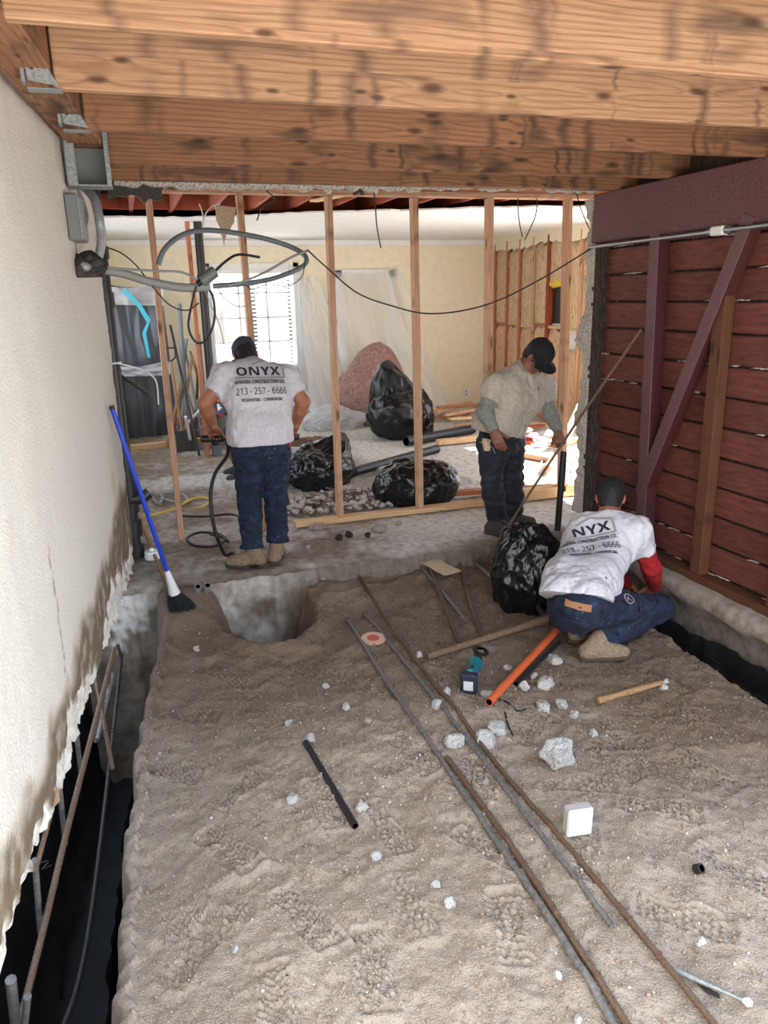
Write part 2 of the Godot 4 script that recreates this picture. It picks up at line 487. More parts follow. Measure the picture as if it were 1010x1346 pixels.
func grid_mesh(nx: int, nzz: int, x0: float, z0: float, c: float, h: PackedFloat32Array, col: PackedColorArray, low := -99.0) -> ArrayMesh:
	var b := Build.new()
	b.v.resize(nx * nzz); b.n.resize(nx * nzz); b.u.resize(nx * nzz)
	b.c = col
	b.i.resize((nx - 1) * (nzz - 1) * 6)
	var q := 0
	for j in nzz:
		for i in nx:
			var k := j * nx + i
			b.v[k] = Vector3(x0 + i * c, h[k], z0 + j * c)
			var l := h[k - 1] if i > 0 else h[k]; var r := h[k + 1] if i < nx - 1 else h[k]
			var d := h[k - nx] if j > 0 else h[k]; var f := h[k + nx] if j < nzz - 1 else h[k]
			b.n[k] = Vector3(l - r, 2.0 * c, d - f).normalized()
			if i < nx - 1 and j < nzz - 1 and h[k] > low and h[k + nx] > low and h[k + 1] > low and h[k + nx + 1] > low:
				b.i[q] = k; b.i[q + 1] = k + 1; b.i[q + 2] = k + nx + 1; b.i[q + 3] = k; b.i[q + 4] = k + nx + 1; b.i[q + 5] = k + nx
				q += 6
	b.i.resize(q)
	return b.done()

func make_dirt() -> void:
	var c := 0.009
	var x0 := -1.0; var z0 := -4.80
	var nx := int(4.3 / c); var nzz := int(3.9 / c)
	var h := PackedFloat32Array(); h.resize(nx * nzz)
	var col := PackedColorArray(); col.resize(nx * nzz)
	for j in nzz:
		for i in nx: h[j * nx + i] = dirt_height(x0 + i * c, z0 + j * c)
	var r := RandomNumberGenerator.new(); r.seed = 77
	# prints trodden all over, thick in the near right corner
	var marks := [[1.55, -2.3, 20, 0], [1.75, -2.05, 35, 0], [1.35, -1.95, -60, 2], [1.9, -2.5, 10, 2], [1.6, -2.75, 160, 0], [2.1, -2.2, 70, 1], [1.2, -2.5, 110, 2], [2.3, -2.6, 30, 0], [0.95, -1.75, -70, 0], [1.05, -2.1, 60, 2], [0.5, -1.75, 100, 2], [0.35, -2.0, 70, 1], [0.7, -1.95, 95, 0], [0.15, -2.4, 60, 1], [0.25, -2.75, -40, 2], [-0.02, -3.0, 30, 1], [0.55, -2.55, 85, 1], [0.75, -2.35, 80, 0], [1.0, -2.75, 75, 2], [0.1, -3.4, 25, 1], [0.35, -3.7, 50, 0], [1.4, -3.2, 50, 1], [1.8, -3.1, 15, 0], [2.45, -2.9, 80, 1], [1.5, -1.6, 40, 0], [1.8, -1.7, 65, 2], [0.2, -1.7, 95, 1]]
	for k in marks: stamp_print(h, nx, nzz, x0, z0, c, Vector2(k[0], k[1]), k[2], k[3], 0.015)
	for k in 26: stamp_print(h, nx, nzz, x0, z0, c, Vector2(r.randf_range(-0.1, 2.6), r.randf_range(-3.9, -1.3)), r.randf() * 360, r.randi() % 3, r.randf_range(0.007, 0.013))
	for j in nzz:
		for i in nx:
			var x := x0 + i * c; var z := z0 + j * c
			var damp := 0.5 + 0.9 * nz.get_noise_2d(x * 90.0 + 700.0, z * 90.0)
			var t := clampf(damp * 0.35 + 0.8 * sst(-2.4, -3.9, z) + 0.85 * sst(1.2, 2.3, x) * sst(-1.4, -2.5, z), 0.0, 1.0)      # damp patches, plus shade painted in toward the slab and the right wall
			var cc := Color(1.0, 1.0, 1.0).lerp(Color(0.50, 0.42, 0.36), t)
			if h[j * nx + i] < -0.30: cc = cc.lerp(Color(0.42, 0.35, 0.30), sst(-0.28, -0.42, h[j * nx + i]))  # low soil darkened: shade of trenches and hole painted in
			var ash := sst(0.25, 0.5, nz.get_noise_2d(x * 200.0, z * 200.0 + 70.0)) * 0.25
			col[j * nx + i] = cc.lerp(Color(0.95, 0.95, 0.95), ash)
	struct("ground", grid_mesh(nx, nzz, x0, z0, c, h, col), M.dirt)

func make_slab() -> void:
	var c := 0.024
	var x0 := -0.40; var z0 := -11.25
	var nx := int(6.1 / c); var nzz := int(6.72 / c)
	var h := PackedFloat32Array(); h.resize(nx * nzz)
	var col := PackedColorArray(); col.resize(nx * nzz)
	for j in nzz:
		for i in nx:
			var x := x0 + i * c; var z := z0 + j * c
			# the sound floor is a pale slab on the right and at the back; left of it the concrete has been broken out down to soil
			var line := 2.3 + 0.12 * nz.get_noise_2d(z * 140.0, 8.0)
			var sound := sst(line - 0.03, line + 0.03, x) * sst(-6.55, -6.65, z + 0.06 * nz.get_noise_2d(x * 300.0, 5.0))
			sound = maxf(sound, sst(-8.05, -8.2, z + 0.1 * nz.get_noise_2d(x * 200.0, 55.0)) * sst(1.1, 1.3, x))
			var zl := -7.35 + 0.10 * nz.get_noise_2d(x * 160.0, 95.0) + 0.05 * nz.get_noise_2d(x * 700.0, 5.0)
			var ledge := sst(zl + 0.04, zl - 0.02, z) * (1.0 - sound) * sst(2.2, 1.4, x)
			var strip := ledge * sst(zl - 0.55, zl - 0.35, z + 0.12 * nz.get_noise_2d(x * 400.0, z * 400.0))
			var y := -0.012 + 0.012 * nz.get_noise_2d(x * 180.0, z * 180.0) + 0.008 * nz.get_noise_2d(x * 700.0, z * 700.0)
			y = lerpf(y, 0.055 + 0.002 * nz.get_noise_2d(x * 300.0, z * 300.0), sound)
			y = maxf(y, 0.05 * ledge + y)
			# front strip: old concrete, swept, rough at its broken edge
			var edge := -4.76 + 0.05 * nz.get_noise_2d(x * 220.0, 1.0) + 0.03 * nz.get_noise_2d(x * 800.0, 21.0)
			if x < 0.45: edge += 0.02
			y -= 0.05 * sst(edge - 0.12, edge, z)
			y -= 0.12 * sst(edge, edge + 0.03, z)
			h[j * nx + i] = y
			var dirty := clampf(0.4 + 1.1 * nz.get_noise_2d(x * 130.0 + 40.0, z * 130.0) + 0.5 * nz.get_noise_2d(x * 520.0, z * 520.0), 0.0, 1.0)
			dirty = clampf(dirty * (1.0 - 0.75 * sst(1.2, 2.2, x)) + 0.35 * sst(1.5, 0.4, x) + 0.25 * sst(-6.0, -6.4, z) * (1.0 - sound), 0.0, 1.0)
			dirty = maxf(dirty, sst(edge - 0.24, edge - 0.03, z + 0.15 * nz.get_noise_2d(x * 260.0, z * 260.0)) * 0.95)
			var cc := Color(1.0, 1.0, 1.0).lerp(Color(0.42, 0.35, 0.285), dirty)
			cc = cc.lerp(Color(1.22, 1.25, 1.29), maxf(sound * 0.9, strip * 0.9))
			col[j * nx + i] = cc
	var fl := struct("floor", grid_mesh(nx, nzz, x0, z0, c, h, col, -0.125), M.concrete)
	# the broken front of the slab: a hand's breadth of concrete over bare earth
	var b := Build.new()
	var n := 300; var rows := 34
	for k in n + 1:
		var x := lerpf(-0.45, 3.35, float(k) / n)
		var edge := -4.76 + 0.05 * nz.get_noise_2d(x * 220.0, 1.0) + 0.03 * nz.get_noise_2d(x * 800.0, 21.0) + (0.02 if x < 0.45 else 0.0)
		for j in rows + 1:
			var y := lerpf(-0.02, -1.45, pow(float(j) / rows, 1.4))
			var n1 := nz.get_noise_2d(x * 400.0, y * 400.0); var n2 := nz.get_noise_2d(x * 1400.0, y * 1400.0)
			var face := edge - 0.012 + 0.03 * sst(-0.02, -0.07, y) + 0.03 * n1 + 0.012 * n2 + 0.04 * sst(-0.2, -0.5, y)
			var bare := sst(0.36, 0.42, x) * sst(0.86, 0.74, x) * sst(-0.62, -0.45, y)
			var pale := maxf(bare * clampf(0.75 + 1.4 * n1, 0.0, 1.0), sst(-0.16, -0.10, y + 0.04 * n1) * (0.12 + 0.4 * sst(1.2, 0.8, x)))
			if x < -0.05: pale = maxf(pale, sst(-0.30, -0.18, y + 0.22 * n1 + 0.1 * n2))
			b.add(Vector3(x, y, face), Vector3.BACK, Vector2.ZERO, Color(0.27, 0.22, 0.18).lerp(Color(0.80, 0.79, 0.78), pale))
	for k in n:
		for j in rows:
			var f := k * (rows + 1) + j
			b.quad(f, f + rows + 1, f + rows + 2, f + 1)
	b.smooth()
	if b.n[400].z < 0.0: b.flip()
	put("slab_front", b.done(), M.concrete, fl)

# the stucco wall on the left: its own plane, with a ragged bottom edge where it was broken out over the trench
const LW := Vector3(-0.448, 0, -1.664)
func lw(u: float, v: float, out := 0.0) -> Vector3:
	return LW + Vector3(0.1113, 0, -0.9938) * u + Vector3(0.9938, 0, 0.1113) * out + Vector3(0, v, 0)

func wall_edges() -> Array:
	var a := [Vector2(-0.028, 0.158), Vector2(0.148, 0.209), Vector2(0.306, 0.234), Vector2(0.604, 0.189), Vector2(0.887, 0.162), Vector2(1.132, 0.191), Vector2(1.460, 0.173), Vector2(1.724, 0.217), Vector2(2.341, 0.140), Vector2(2.726, 0.156)]
	var w := [Vector2(0.025, 0.246), Vector2(0.073, 0.246), Vector2(0.246, 0.236), Vector2(0.470, 0.265), Vector2(0.828, 0.273), Vector2(1.064, 0.357), Vector2(1.510, 0.232), Vector2(1.867, 0.265), Vector2(2.255, 0.383), Vector2(2.591, 0.321)]
	var d := [Vector2(0.156, 0.465), Vector2(0.315, 0.411), Vector2(0.564, 0.436), Vector2(0.856, 0.459), Vector2(1.259, 0.507), Vector2(1.997, 0.555), Vector2(2.477, 0.619), Vector2(2.918, 0.722)]
	var out := [[], [], []]
	for k in 3:
		for p in [a, w, d][k]: out[k].append([p.x, p.y])
	return out

func make_wall_left() -> void:
	var e := wall_edges()
	var b := Build.new()
	var u0 := -2.2; var u1 := 3.19; var nu := 270; var nv := 150
	var top := 2.47
	for i in nu + 1:
		var u := lerpf(u0, u1, float(i) / nu)
		var lo := lerp_pts(e[0], u) + 0.03 * nz.get_noise_1d(u * 800.0) + 0.02 * nz.get_noise_1d(u * 2600.0)
		var wh := lerp_pts(e[1], u) + 0.05 * nz.get_noise_1d(u * 700.0 + 300.0)
		var dm := lerp_pts(e[2], u)
		for j in nv + 1:
			var v := lerpf(lo, top, pow(float(j) / nv, 1.5))
			var uu := u
			if i == nu: uu += 0.03 * nz.get_noise_1d(v * 700.0) + 0.02 * nz.get_noise_1d(v * 2400.0)
			var n1 := nz.get_noise_2d(uu * 220.0, v * 220.0); var n2 := nz.get_noise_2d(uu * 900.0, v * 900.0)
			var white := 1.0 - sst(wh - 0.012, wh + 0.012, v + 0.05 * n1 + 0.05 * n2)
			var damp := (1.0 - sst(dm - 0.10, dm + 0.06, v + 0.10 * n1)) * clampf(0.95 + 0.6 * n2 + 0.4 * n1, 0.0, 1.0)
			var cc := Color(1.10, 1.085, 1.05)
			cc = cc.lerp(Color(0.62, 0.52, 0.30), 0.7 * sst(0.30, 0.0, absf(u - 2.75)) * sst(1.25, 0.7, v) * clampf(0.5 + 1.5 * n1, 0.0, 1.0))
			cc = cc.lerp(Color(0.26, 0.20, 0.14), minf(1.0, damp * 1.05))
			cc = cc.lerp(Color(1.12, 1.14, 1.16), white)
			if white > 0.5 and n1 > 0.32: cc = Color(0.6, 0.42, 0.28)
			var crack := sst(0.010, 0.003, absf(u - 1.05 - 0.05 * nz.get_noise_1d(v * 500.0))) * sst(0.42, 0.5, v) * sst(1.0, 0.9, v)
			cc = cc.lerp(Color(0.3, 0.25, 0.2), crack * 0.8)
			var out := 0.004 * n1 + 0.0025 * n2 - 0.014 * white + 0.010 * white * n2 * 2.0
			b.add(lw(uu, v, out), Vector3.UP, Vector2(u, v), cc)
	for i in nu:
		for j in nv:
			var k := i * (nv + 1) + j
			b.quad(k, k + 1, k + nv + 2, k + nv + 1)
	b.smooth()
	if b.n[500].x < 0.0: b.flip()
	# the broken underside, the far end and the back
	var th := -0.17
	for i in nu:
		var k := i * (nv + 1)
		var p := b.v[k]; var q := b.v[k + nv + 1]
		b.face([p, q, q + Vector3(th, 0.03, 0), p + Vector3(th, 0.03, 0)], Vector3.DOWN, [], Color(0.5, 0.45, 0.4))
	for j in nv:
		var k := nu * (nv + 1) + j
		b.face([b.v[k], b.v[k + 1], b.v[k + 1] + Vector3(th, 0, 0), b.v[k] + Vector3(th, 0, 0)], Vector3(0, 0, -1), [], Color(0.7, 0.66, 0.6))
	b.face([lw(u0, 0.2, th), lw(u1, 0.2, th), lw(u1, top, th), lw(u0, top, th)], Vector3.LEFT)
	struct("wall_left", b.done(), M.stucco)
	# earth and old footing behind the trench
	var bank := Build.new()
	bank.join(box(Vector3(1.2, 1.9, 7.4), 0.01), at(Vector3(-1.5, -0.55, -2.2), yaw(6.4)))
	struct("ground", bank.done(), M.soil)

func boxes(list: Array) -> ArrayMesh:       # [[min corner, max corner], ...]
	var b := Build.new()
	for q in list: b.join(box(q[1] - q[0], 0.003), at((q[0] + q[1]) * 0.5))
	return b.done()

# thin torn sheet with a ragged edge: outline points in the plane of x axis ax and y axis ay
func sheet(pts: Array, n: Vector3, thick: float, jag := 0.03, step := 0.03, ragged := []) -> Build:
	var poly := PackedVector2Array()
	var ax := Vector3.UP.cross(n).normalized() if absf(n.y) < 0.9 else Vector3.RIGHT
	var ay := n.cross(ax)
	var o: Vector3 = pts[0]
	for k in pts.size():
		var a: Vector3 = pts[k] - o; var b: Vector3 = pts[(k + 1) % pts.size()] - o
		var a2 := Vector2(a.dot(ax), a.dot(ay)); var b2 := Vector2(b.dot(ax), b.dot(ay))
		var rag: bool = ragged.is_empty() or k in ragged
		var cnt := maxi(1, int(a2.distance_to(b2) / step)) if rag else 1
		var nn := (b2 - a2).normalized().orthogonal()
		for j in cnt:
			var p := a2.lerp(b2, float(j) / cnt)
			if rag and j > 0: p += nn * jag * (rng.randf() * 2 - 1)
			poly.append(p)
	var tris := Geometry2D.triangulate_polygon(poly)
	var m := Build.new()
	for s in [1.0, -1.0]:
		var first := m.v.size()
		for p in poly: m.add(o + ax * p.x + ay * p.y + n * thick * 0.5 * s, n * s, p)
		for k in range(0, tris.size(), 3):
			var q := [tris[k], tris[k + 1], tris[k + 2]]
			var w: bool = (m.v[first + q[1]] - m.v[first + q[0]]).cross(m.v[first + q[2]] - m.v[first + q[0]]).dot(n * s) > 0.0
			if w: m.tri(first + q[0], first + q[2], first + q[1])
			else: m.tri(first + q[0], first + q[1], first + q[2])
	var cnt := poly.size()
	for k in cnt:
		var l := (k + 1) % cnt
		var d := m.v[l] - m.v[k]
		m.face([m.v[k], m.v[l], m.v[cnt + l], m.v[cnt + k]], d.cross(n).normalized())
	return m

func make_shell() -> void:
	# back room
	struct("wall_back", boxes([[Vector3(-0.5, -0.1, -11.35), Vector3(1.19, 2.62, -11.2)], [Vector3(2.37, -0.1, -11.35), Vector3(5.7, 2.62, -11.2)], [Vector3(1.19, -0.1, -11.35), Vector3(2.37, 0.82, -11.2)], [Vector3(1.19, 2.18, -11.35), Vector3(2.37, 2.62, -11.2)]]), M.cream)
	struct("wall_west", boxes([[Vector3(-0.55, -0.1, -11.3), Vector3(-0.40, 2.62, -10.2)], [Vector3(-0.55, -0.1, -10.2), Vector3(-0.40, 1.1, -4.86)], [Vector3(-0.55, 2.35, -10.2), Vector3(-0.40, 2.62, -4.86)], [Vector3(-0.55, -0.1, -6.0), Vector3(-0.40, 2.62, -4.86)], [Vector3(-0.55, -0.1, -8.15), Vector3(-0.40, 2.62, -8.0)]]), M.cream)
	# two unseen openings added on the west side to brighten the room; the near half of the east side has a wide doorway (out of sight behind the red wall), through which daylight floods the slab
	struct("wall_east", boxes([[Vector3(5.62, -0.1, -11.3), Vector3(5.74, 2.62, -8.15)], [Vector3(5.62, 2.45, -8.15), Vector3(5.74, 2.62, -5.3)], [Vector3(5.62, -0.1, -5.4), Vector3(5.74, 2.62, -4.9)]]), M.white_paint)
	struct("roof", boxes([[Vector3(-0.6, 2.80, -11.4), Vector3(5.8, 2.92, -4.6)], [Vector3(-0.95, 2.64, -4.9), Vector3(3.7, 2.70, -1.2)], [Vector3(-0.6, 2.62, -4.95), Vector3(5.8, 2.82, -4.82)], [Vector3(-0.62, 2.55, -11.4), Vector3(-0.42, 2.85, -4.85)], [Vector3(5.6, 2.55, -11.4), Vector3(5.8, 2.85, -4.85)], [Vector3(-0.6, 2.55, -11.4), Vector3(5.8, 2.85, -11.22)]]), M.old_wood)
	# white ceiling board, torn off along its near edge
	var cl := sheet([Vector3(-0.42, 2.565, -11.2), Vector3(5.62, 2.565, -11.2), Vector3(5.62, 2.565, -6.3), Vector3(4.392, 2.565, -7.051), Vector3(3.475, 2.565, -7.212), Vector3(2.937, 2.565, -7.462), Vector3(1.800, 2.565, -7.841), Vector3(1.327, 2.565, -8.164), Vector3(0.752, 2.565, -8.432), Vector3(-0.42, 2.565, -8.4)], Vector3.DOWN, 0.016, 0.05, 0.08, [2, 3, 4, 5, 6, 7, 8])
	struct("ceiling", cl.done(), M.white_paint)
	var cove := Build.new()
	cove.join(box(Vector3(6.0, 0.09, 0.05), 0.02), at(Vector3(2.6, 2.51, -11.18)))
	struct("trim_1", cove.done(), M.white_paint)
	struct("baseboard_back", boxes([[Vector3(1.0, 0.05, -11.2), Vector3(5.6, 0.14, -11.18)]]), M.cream)
	# the stub of old wall right of the opening, broken back to a ragged edge
	var st := sheet([Vector3(5.7, -0.2, -4.96), Vector3(5.7, 2.66, -4.96), Vector3(3.173, 2.369, -4.960), Vector3(3.227, 2.179, -4.960), Vector3(3.192, 2.026, -4.960), Vector3(3.226, 1.660, -4.960), Vector3(3.176, 1.527, -4.960), Vector3(3.132, 1.404, -4.960), Vector3(3.216, 1.280, -4.960), Vector3(3.212, 1.000, -4.960), Vector3(3.161, 0.861, -4.960), Vector3(3.224, 0.535, -4.960), Vector3(3.190, 0.298, -4.960), Vector3(3.173, 0.104, -4.960)], Vector3(0, 0, 1), 0.09, 0.016, 0.035, [2, 3, 4, 5, 6, 7, 8, 9, 10, 11, 12])
	struct("wall_stub", st.done(), M.plaster)
	struct("ground", boxes([[Vector3(-2.2, -1.7, -11.5), Vector3(5.9, -1.42, -0.7)], [Vector3(-2.2, -1.2, -11.5), Vector3(5.9, -0.25, -4.95)], [Vector3(-0.95, -1.5, -4.95), Vector3(3.3, -0.2, -4.80)], [Vector3(3.25, -1.2, -4.95), Vector3(5.9, -0.3, -0.7)]]), M.soil)
	# ground out of doors
	struct("ground_outside", boxes([[Vector3(-14, -0.62, -0.92), Vector3(16, -0.22, 12)], [Vector3(3.45, -0.6, -5), Vector3(5.8, -0.2, -0.9)], [Vector3(-14, -0.5, -11.4), Vector3(-2.3, -0.05, -0.92)]]), M.outside)
	struct("ground_outside", boxes([[Vector3(5.75, -0.5, -11.4), Vector3(18, -0.05, -1)], [Vector3(-14, -0.6, -34), Vector3(18, -0.05, -11.4)]]), M.lightened_paving)

# black sheeting in the right trench; the left sheet is added as painted shade
func make_liner_and_shade() -> void:
	for side in 2:
		var b := Build.new()
		var n := 130; var m := 26
		for k in n + 1:
			var z := lerpf(-4.80, -0.95, float(k) / n)
			var e := lerp_pts(LEFT_EDGE, z) if side == 0 else lerp_pts(RIGHT_EDGE, z)
			var prof := [Vector2(e - 0.075, -0.52), Vector2(e - 0.10, -1.10), Vector2(e - 0.16, -1.27), Vector2(e - 0.42, -1.27), Vector2(e - 0.50, -1.1), Vector2(e - 0.55, -0.6)] if side == 0 else [Vector2(e + 0.01, -0.185), Vector2(e + 0.06, -0.35), Vector2(e + 0.09, -0.70), Vector2(lerpf(e, 3.1, 0.6), -0.73), Vector2(3.09, -0.66), Vector2(3.115, -0.27)]
			for j in m + 1:
				var t := float(j) / m * 5.0
				var i := mini(int(t), 4)
				var p: Vector2 = prof[i].lerp(prof[i + 1], t - i)
				var w := 0.018 * nr.get_noise_2d(z * 330.0, t * 60.0 + side * 500.0) + 0.03 * nz.get_noise_2d(z * 150.0, t * 40.0)
				b.add(Vector3(p.x + (w if side == 0 else w * 0.8), p.y + w * 0.8, z))
		for k in n:
			for j in m:
				var f := k * (m + 1) + j
				b.quad(f, f + 1, f + m + 2, f + m + 1)
		b.smooth()
		if b.n[m / 2].y < 0.0: b.flip()
		tag(put("liner_and_shade_sheet", b.done(), M.liner_and_shade), ["black sheet added as painted shade in the deep trench along the stucco wall", "black sheeting lining the trench under the red board wall"][side], "plastic sheet")

# ---------------------------------------------------------------- carpentry
func make_porch_roof() -> void:
	var says := ["pale wooden ceiling joist at the very top, only its lower edge in view", "wide orange ceiling joist with long dark vertical stains, the topmost one seen whole", "orange ceiling joist with knots, second of those seen whole from the top", "brown stained ceiling joist, third from the top, its end held by the lower metal hanger", "dark brown ceiling joist just above the grey steel bracket, fourth from the top"]
	var zs := [-1.6, -2.17, -2.79, -3.39, -4.12]
	for k in 5:
		var z: float = zs[k]
		var x0 := -0.185 + 0.105 * (-z - 2.2)
		var o := thing("ceiling_joist", says[k], "joist", Vector3(x0, 2.39, z), "joists of the porch roof")
		var w := 0.235
		var m := box(Vector3(3.42 - x0, w, 0.042), 0.004, Vector2(k * 0.37, k * 0.171 + 0.05)).done()
		put("plank", m, M.orange_wood if k < 3 else M.orange_wood_dark, o, at(Vector3((3.42 - x0) * 0.5, w * 0.5, -0.021)))
		if k in [2, 3]:
			var hb := Build.new()
			hb.face([Vector3(-0.075, 0.016, 0.012), Vector3(0.012, 0.004, 0.008), Vector3(-0.035, 0.09, 0.010), Vector3(-0.035, 0.165, 0.012), Vector3(-0.09, 0.17, 0.012)], Vector3(0, 0, 1))
			hb.join(box(Vector3(0.012, 0.15, 0.06), 0.002), at(Vector3(-0.088, 0.09, -0.02)))
			hb.join(box(Vector3(0.1, 0.004, 0.05), 0.001), at(Vector3(-0.03, -0.003, -0.02)))
			var h := put("joist_hanger", hb.done(), M.galv, o)
			for q in [Vector3(-0.06, 0.05, 0.013), Vector3(-0.06, 0.095, 0.013), Vector3(-0.06, 0.14, 0.013)]:
				put("nail_head", rock(3, Vector3(0.012, 0.012, 0.006), 0.0, 2, 0).done(), M.iron, h, at(q))
	var ld := box(Vector3(6.2, 0.2, 0.15), 0.006, Vector2(0.4, 0.3)).done()
	tag(put("ledger_beam", ld, M.orange_wood_dark, self, at(Vector3(-0.185 - 0.083, 2.54, -2.2) + Vector3(0.105, 0, -0.994) * 0.0, along(Vector3(0.105, 0, -0.994)))), "long wooden ledger on top of the stucco wall carrying the joist ends", "beam")
	tag(put("header_beam", box(Vector3(3.5, 0.235, 0.09), 0.005, Vector2(0.2, 0.1)).done(), M.orange_wood_dark, self, at(Vector3(1.6, 2.508, -4.67))), "brown header beam over the wide opening, behind the last joist", "beam")
	# steel bracket: an open box at the end of the fourth joist
	var sb := thing("steel_bracket", "grey open-fronted steel box bracket hanging at the top end of the stucco wall", "bracket", Vector3(-0.076, 2.264, -4.020))
	var s := Build.new()
	s.join(box(Vector3(0.185, 0.27, 0.008), 0.002), at(Vector3(0, 0.135, -0.06)))
	put("back_plate", s.done(), M.box_gray, sb)
	for q in [-1, 1]:
		var fl := Build.new()
		fl.join(box(Vector3(0.008, 0.27, 0.12), 0.002), at(Vector3(0.09 * q, 0.135, 0)))
		fl.join(box(Vector3(0.042 if q < 0 else 0.02, 0.27, 0.006), 0.002), at(Vector3((0.073 if q < 0 else 0.082) * q, 0.135, 0.06)))
		put("flange", fl.done(), M.galv, sb)
	put("bottom_plate", box(Vector3(0.185, 0.008, 0.12), 0.002).done(), M.galv, sb, at(Vector3(0, 0.004, 0)))
	# torn plaster and lath left hanging under the header
	var fr := sheet([Vector3(3.125, 2.467, -4.750), Vector3(0.037, 2.441, -4.750), Vector3(0.030, 2.375, -4.750), Vector3(0.650, 2.358, -4.750), Vector3(1.190, 2.376, -4.750), Vector3(1.670, 2.376, -4.750), Vector3(2.287, 2.391, -4.750), Vector3(3.118, 2.391, -4.750)], Vector3(0, 0, 1), 0.05, 0.014, 0.03, [2, 3, 4, 5, 6])
	tag(put("plaster_strip", fr.done(), M.plaster), "ragged strip of broken plaster left along the underside of the header", "plaster")
	var cl := sheet([Vector3(-0.013, 2.423, -4.800), Vector3(-0.018, 2.306, -4.800), Vector3(0.114, 2.332, -4.800), Vector3(0.182, 2.285, -4.800), Vector3(0.285, 2.310, -4.800), Vector3(0.300, 2.383, -4.800), Vector3(0.445, 2.401, -4.800), Vector3(0.448, 2.438, -4.800)], Vector3(0, 0, 1), 0.03, 0.02, 0.03)
	tag(put("torn_paper_clump", cl.done(), M.iron), "black clump of torn building paper hanging at the left end of the header", "debris")
	var bits := [[262, 246, 8, 5], [335, 246, 10, 6], [400, 246, 16, 10], [470, 250, 18, 16], [492, 247, 14, 12], [545, 246, 14, 8], [600, 247, 20, 8], [655, 247, 12, 10], [430, 246, 12, 12]]
	var spots := [Vector3(0.493, 2.377, -4.790), Vector3(0.812, 2.383, -4.790), Vector3(1.107, 2.388, -4.790), Vector3(1.439, 2.390, -4.790), Vector3(1.546, 2.396, -4.790), Vector3(1.810, 2.401, -4.790), Vector3(2.093, 2.406, -4.790), Vector3(2.387, 2.411, -4.790), Vector3(1.248, 2.391, -4.790)]
	var where := ["between the first and second studs", "just right of the second stud", "between the second and third studs", "left of a pair past the third stud", "right of a pair past the third stud", "above the fourth stud", "between the fourth and fifth studs", "above the fifth stud", "above the third stud"]
	for k in bits.size():
		tag(put("plaster_crumb", rock(60 + k, Vector3(bits[k][2], bits[k][3], 8) * 0.0058, 0.5, 3, 5).done(), M.plaster if k % 3 else M.iron, self, at(spots[k])), "plaster crumb hanging under the header, " + where[k], "plaster", "crumbs under the header")

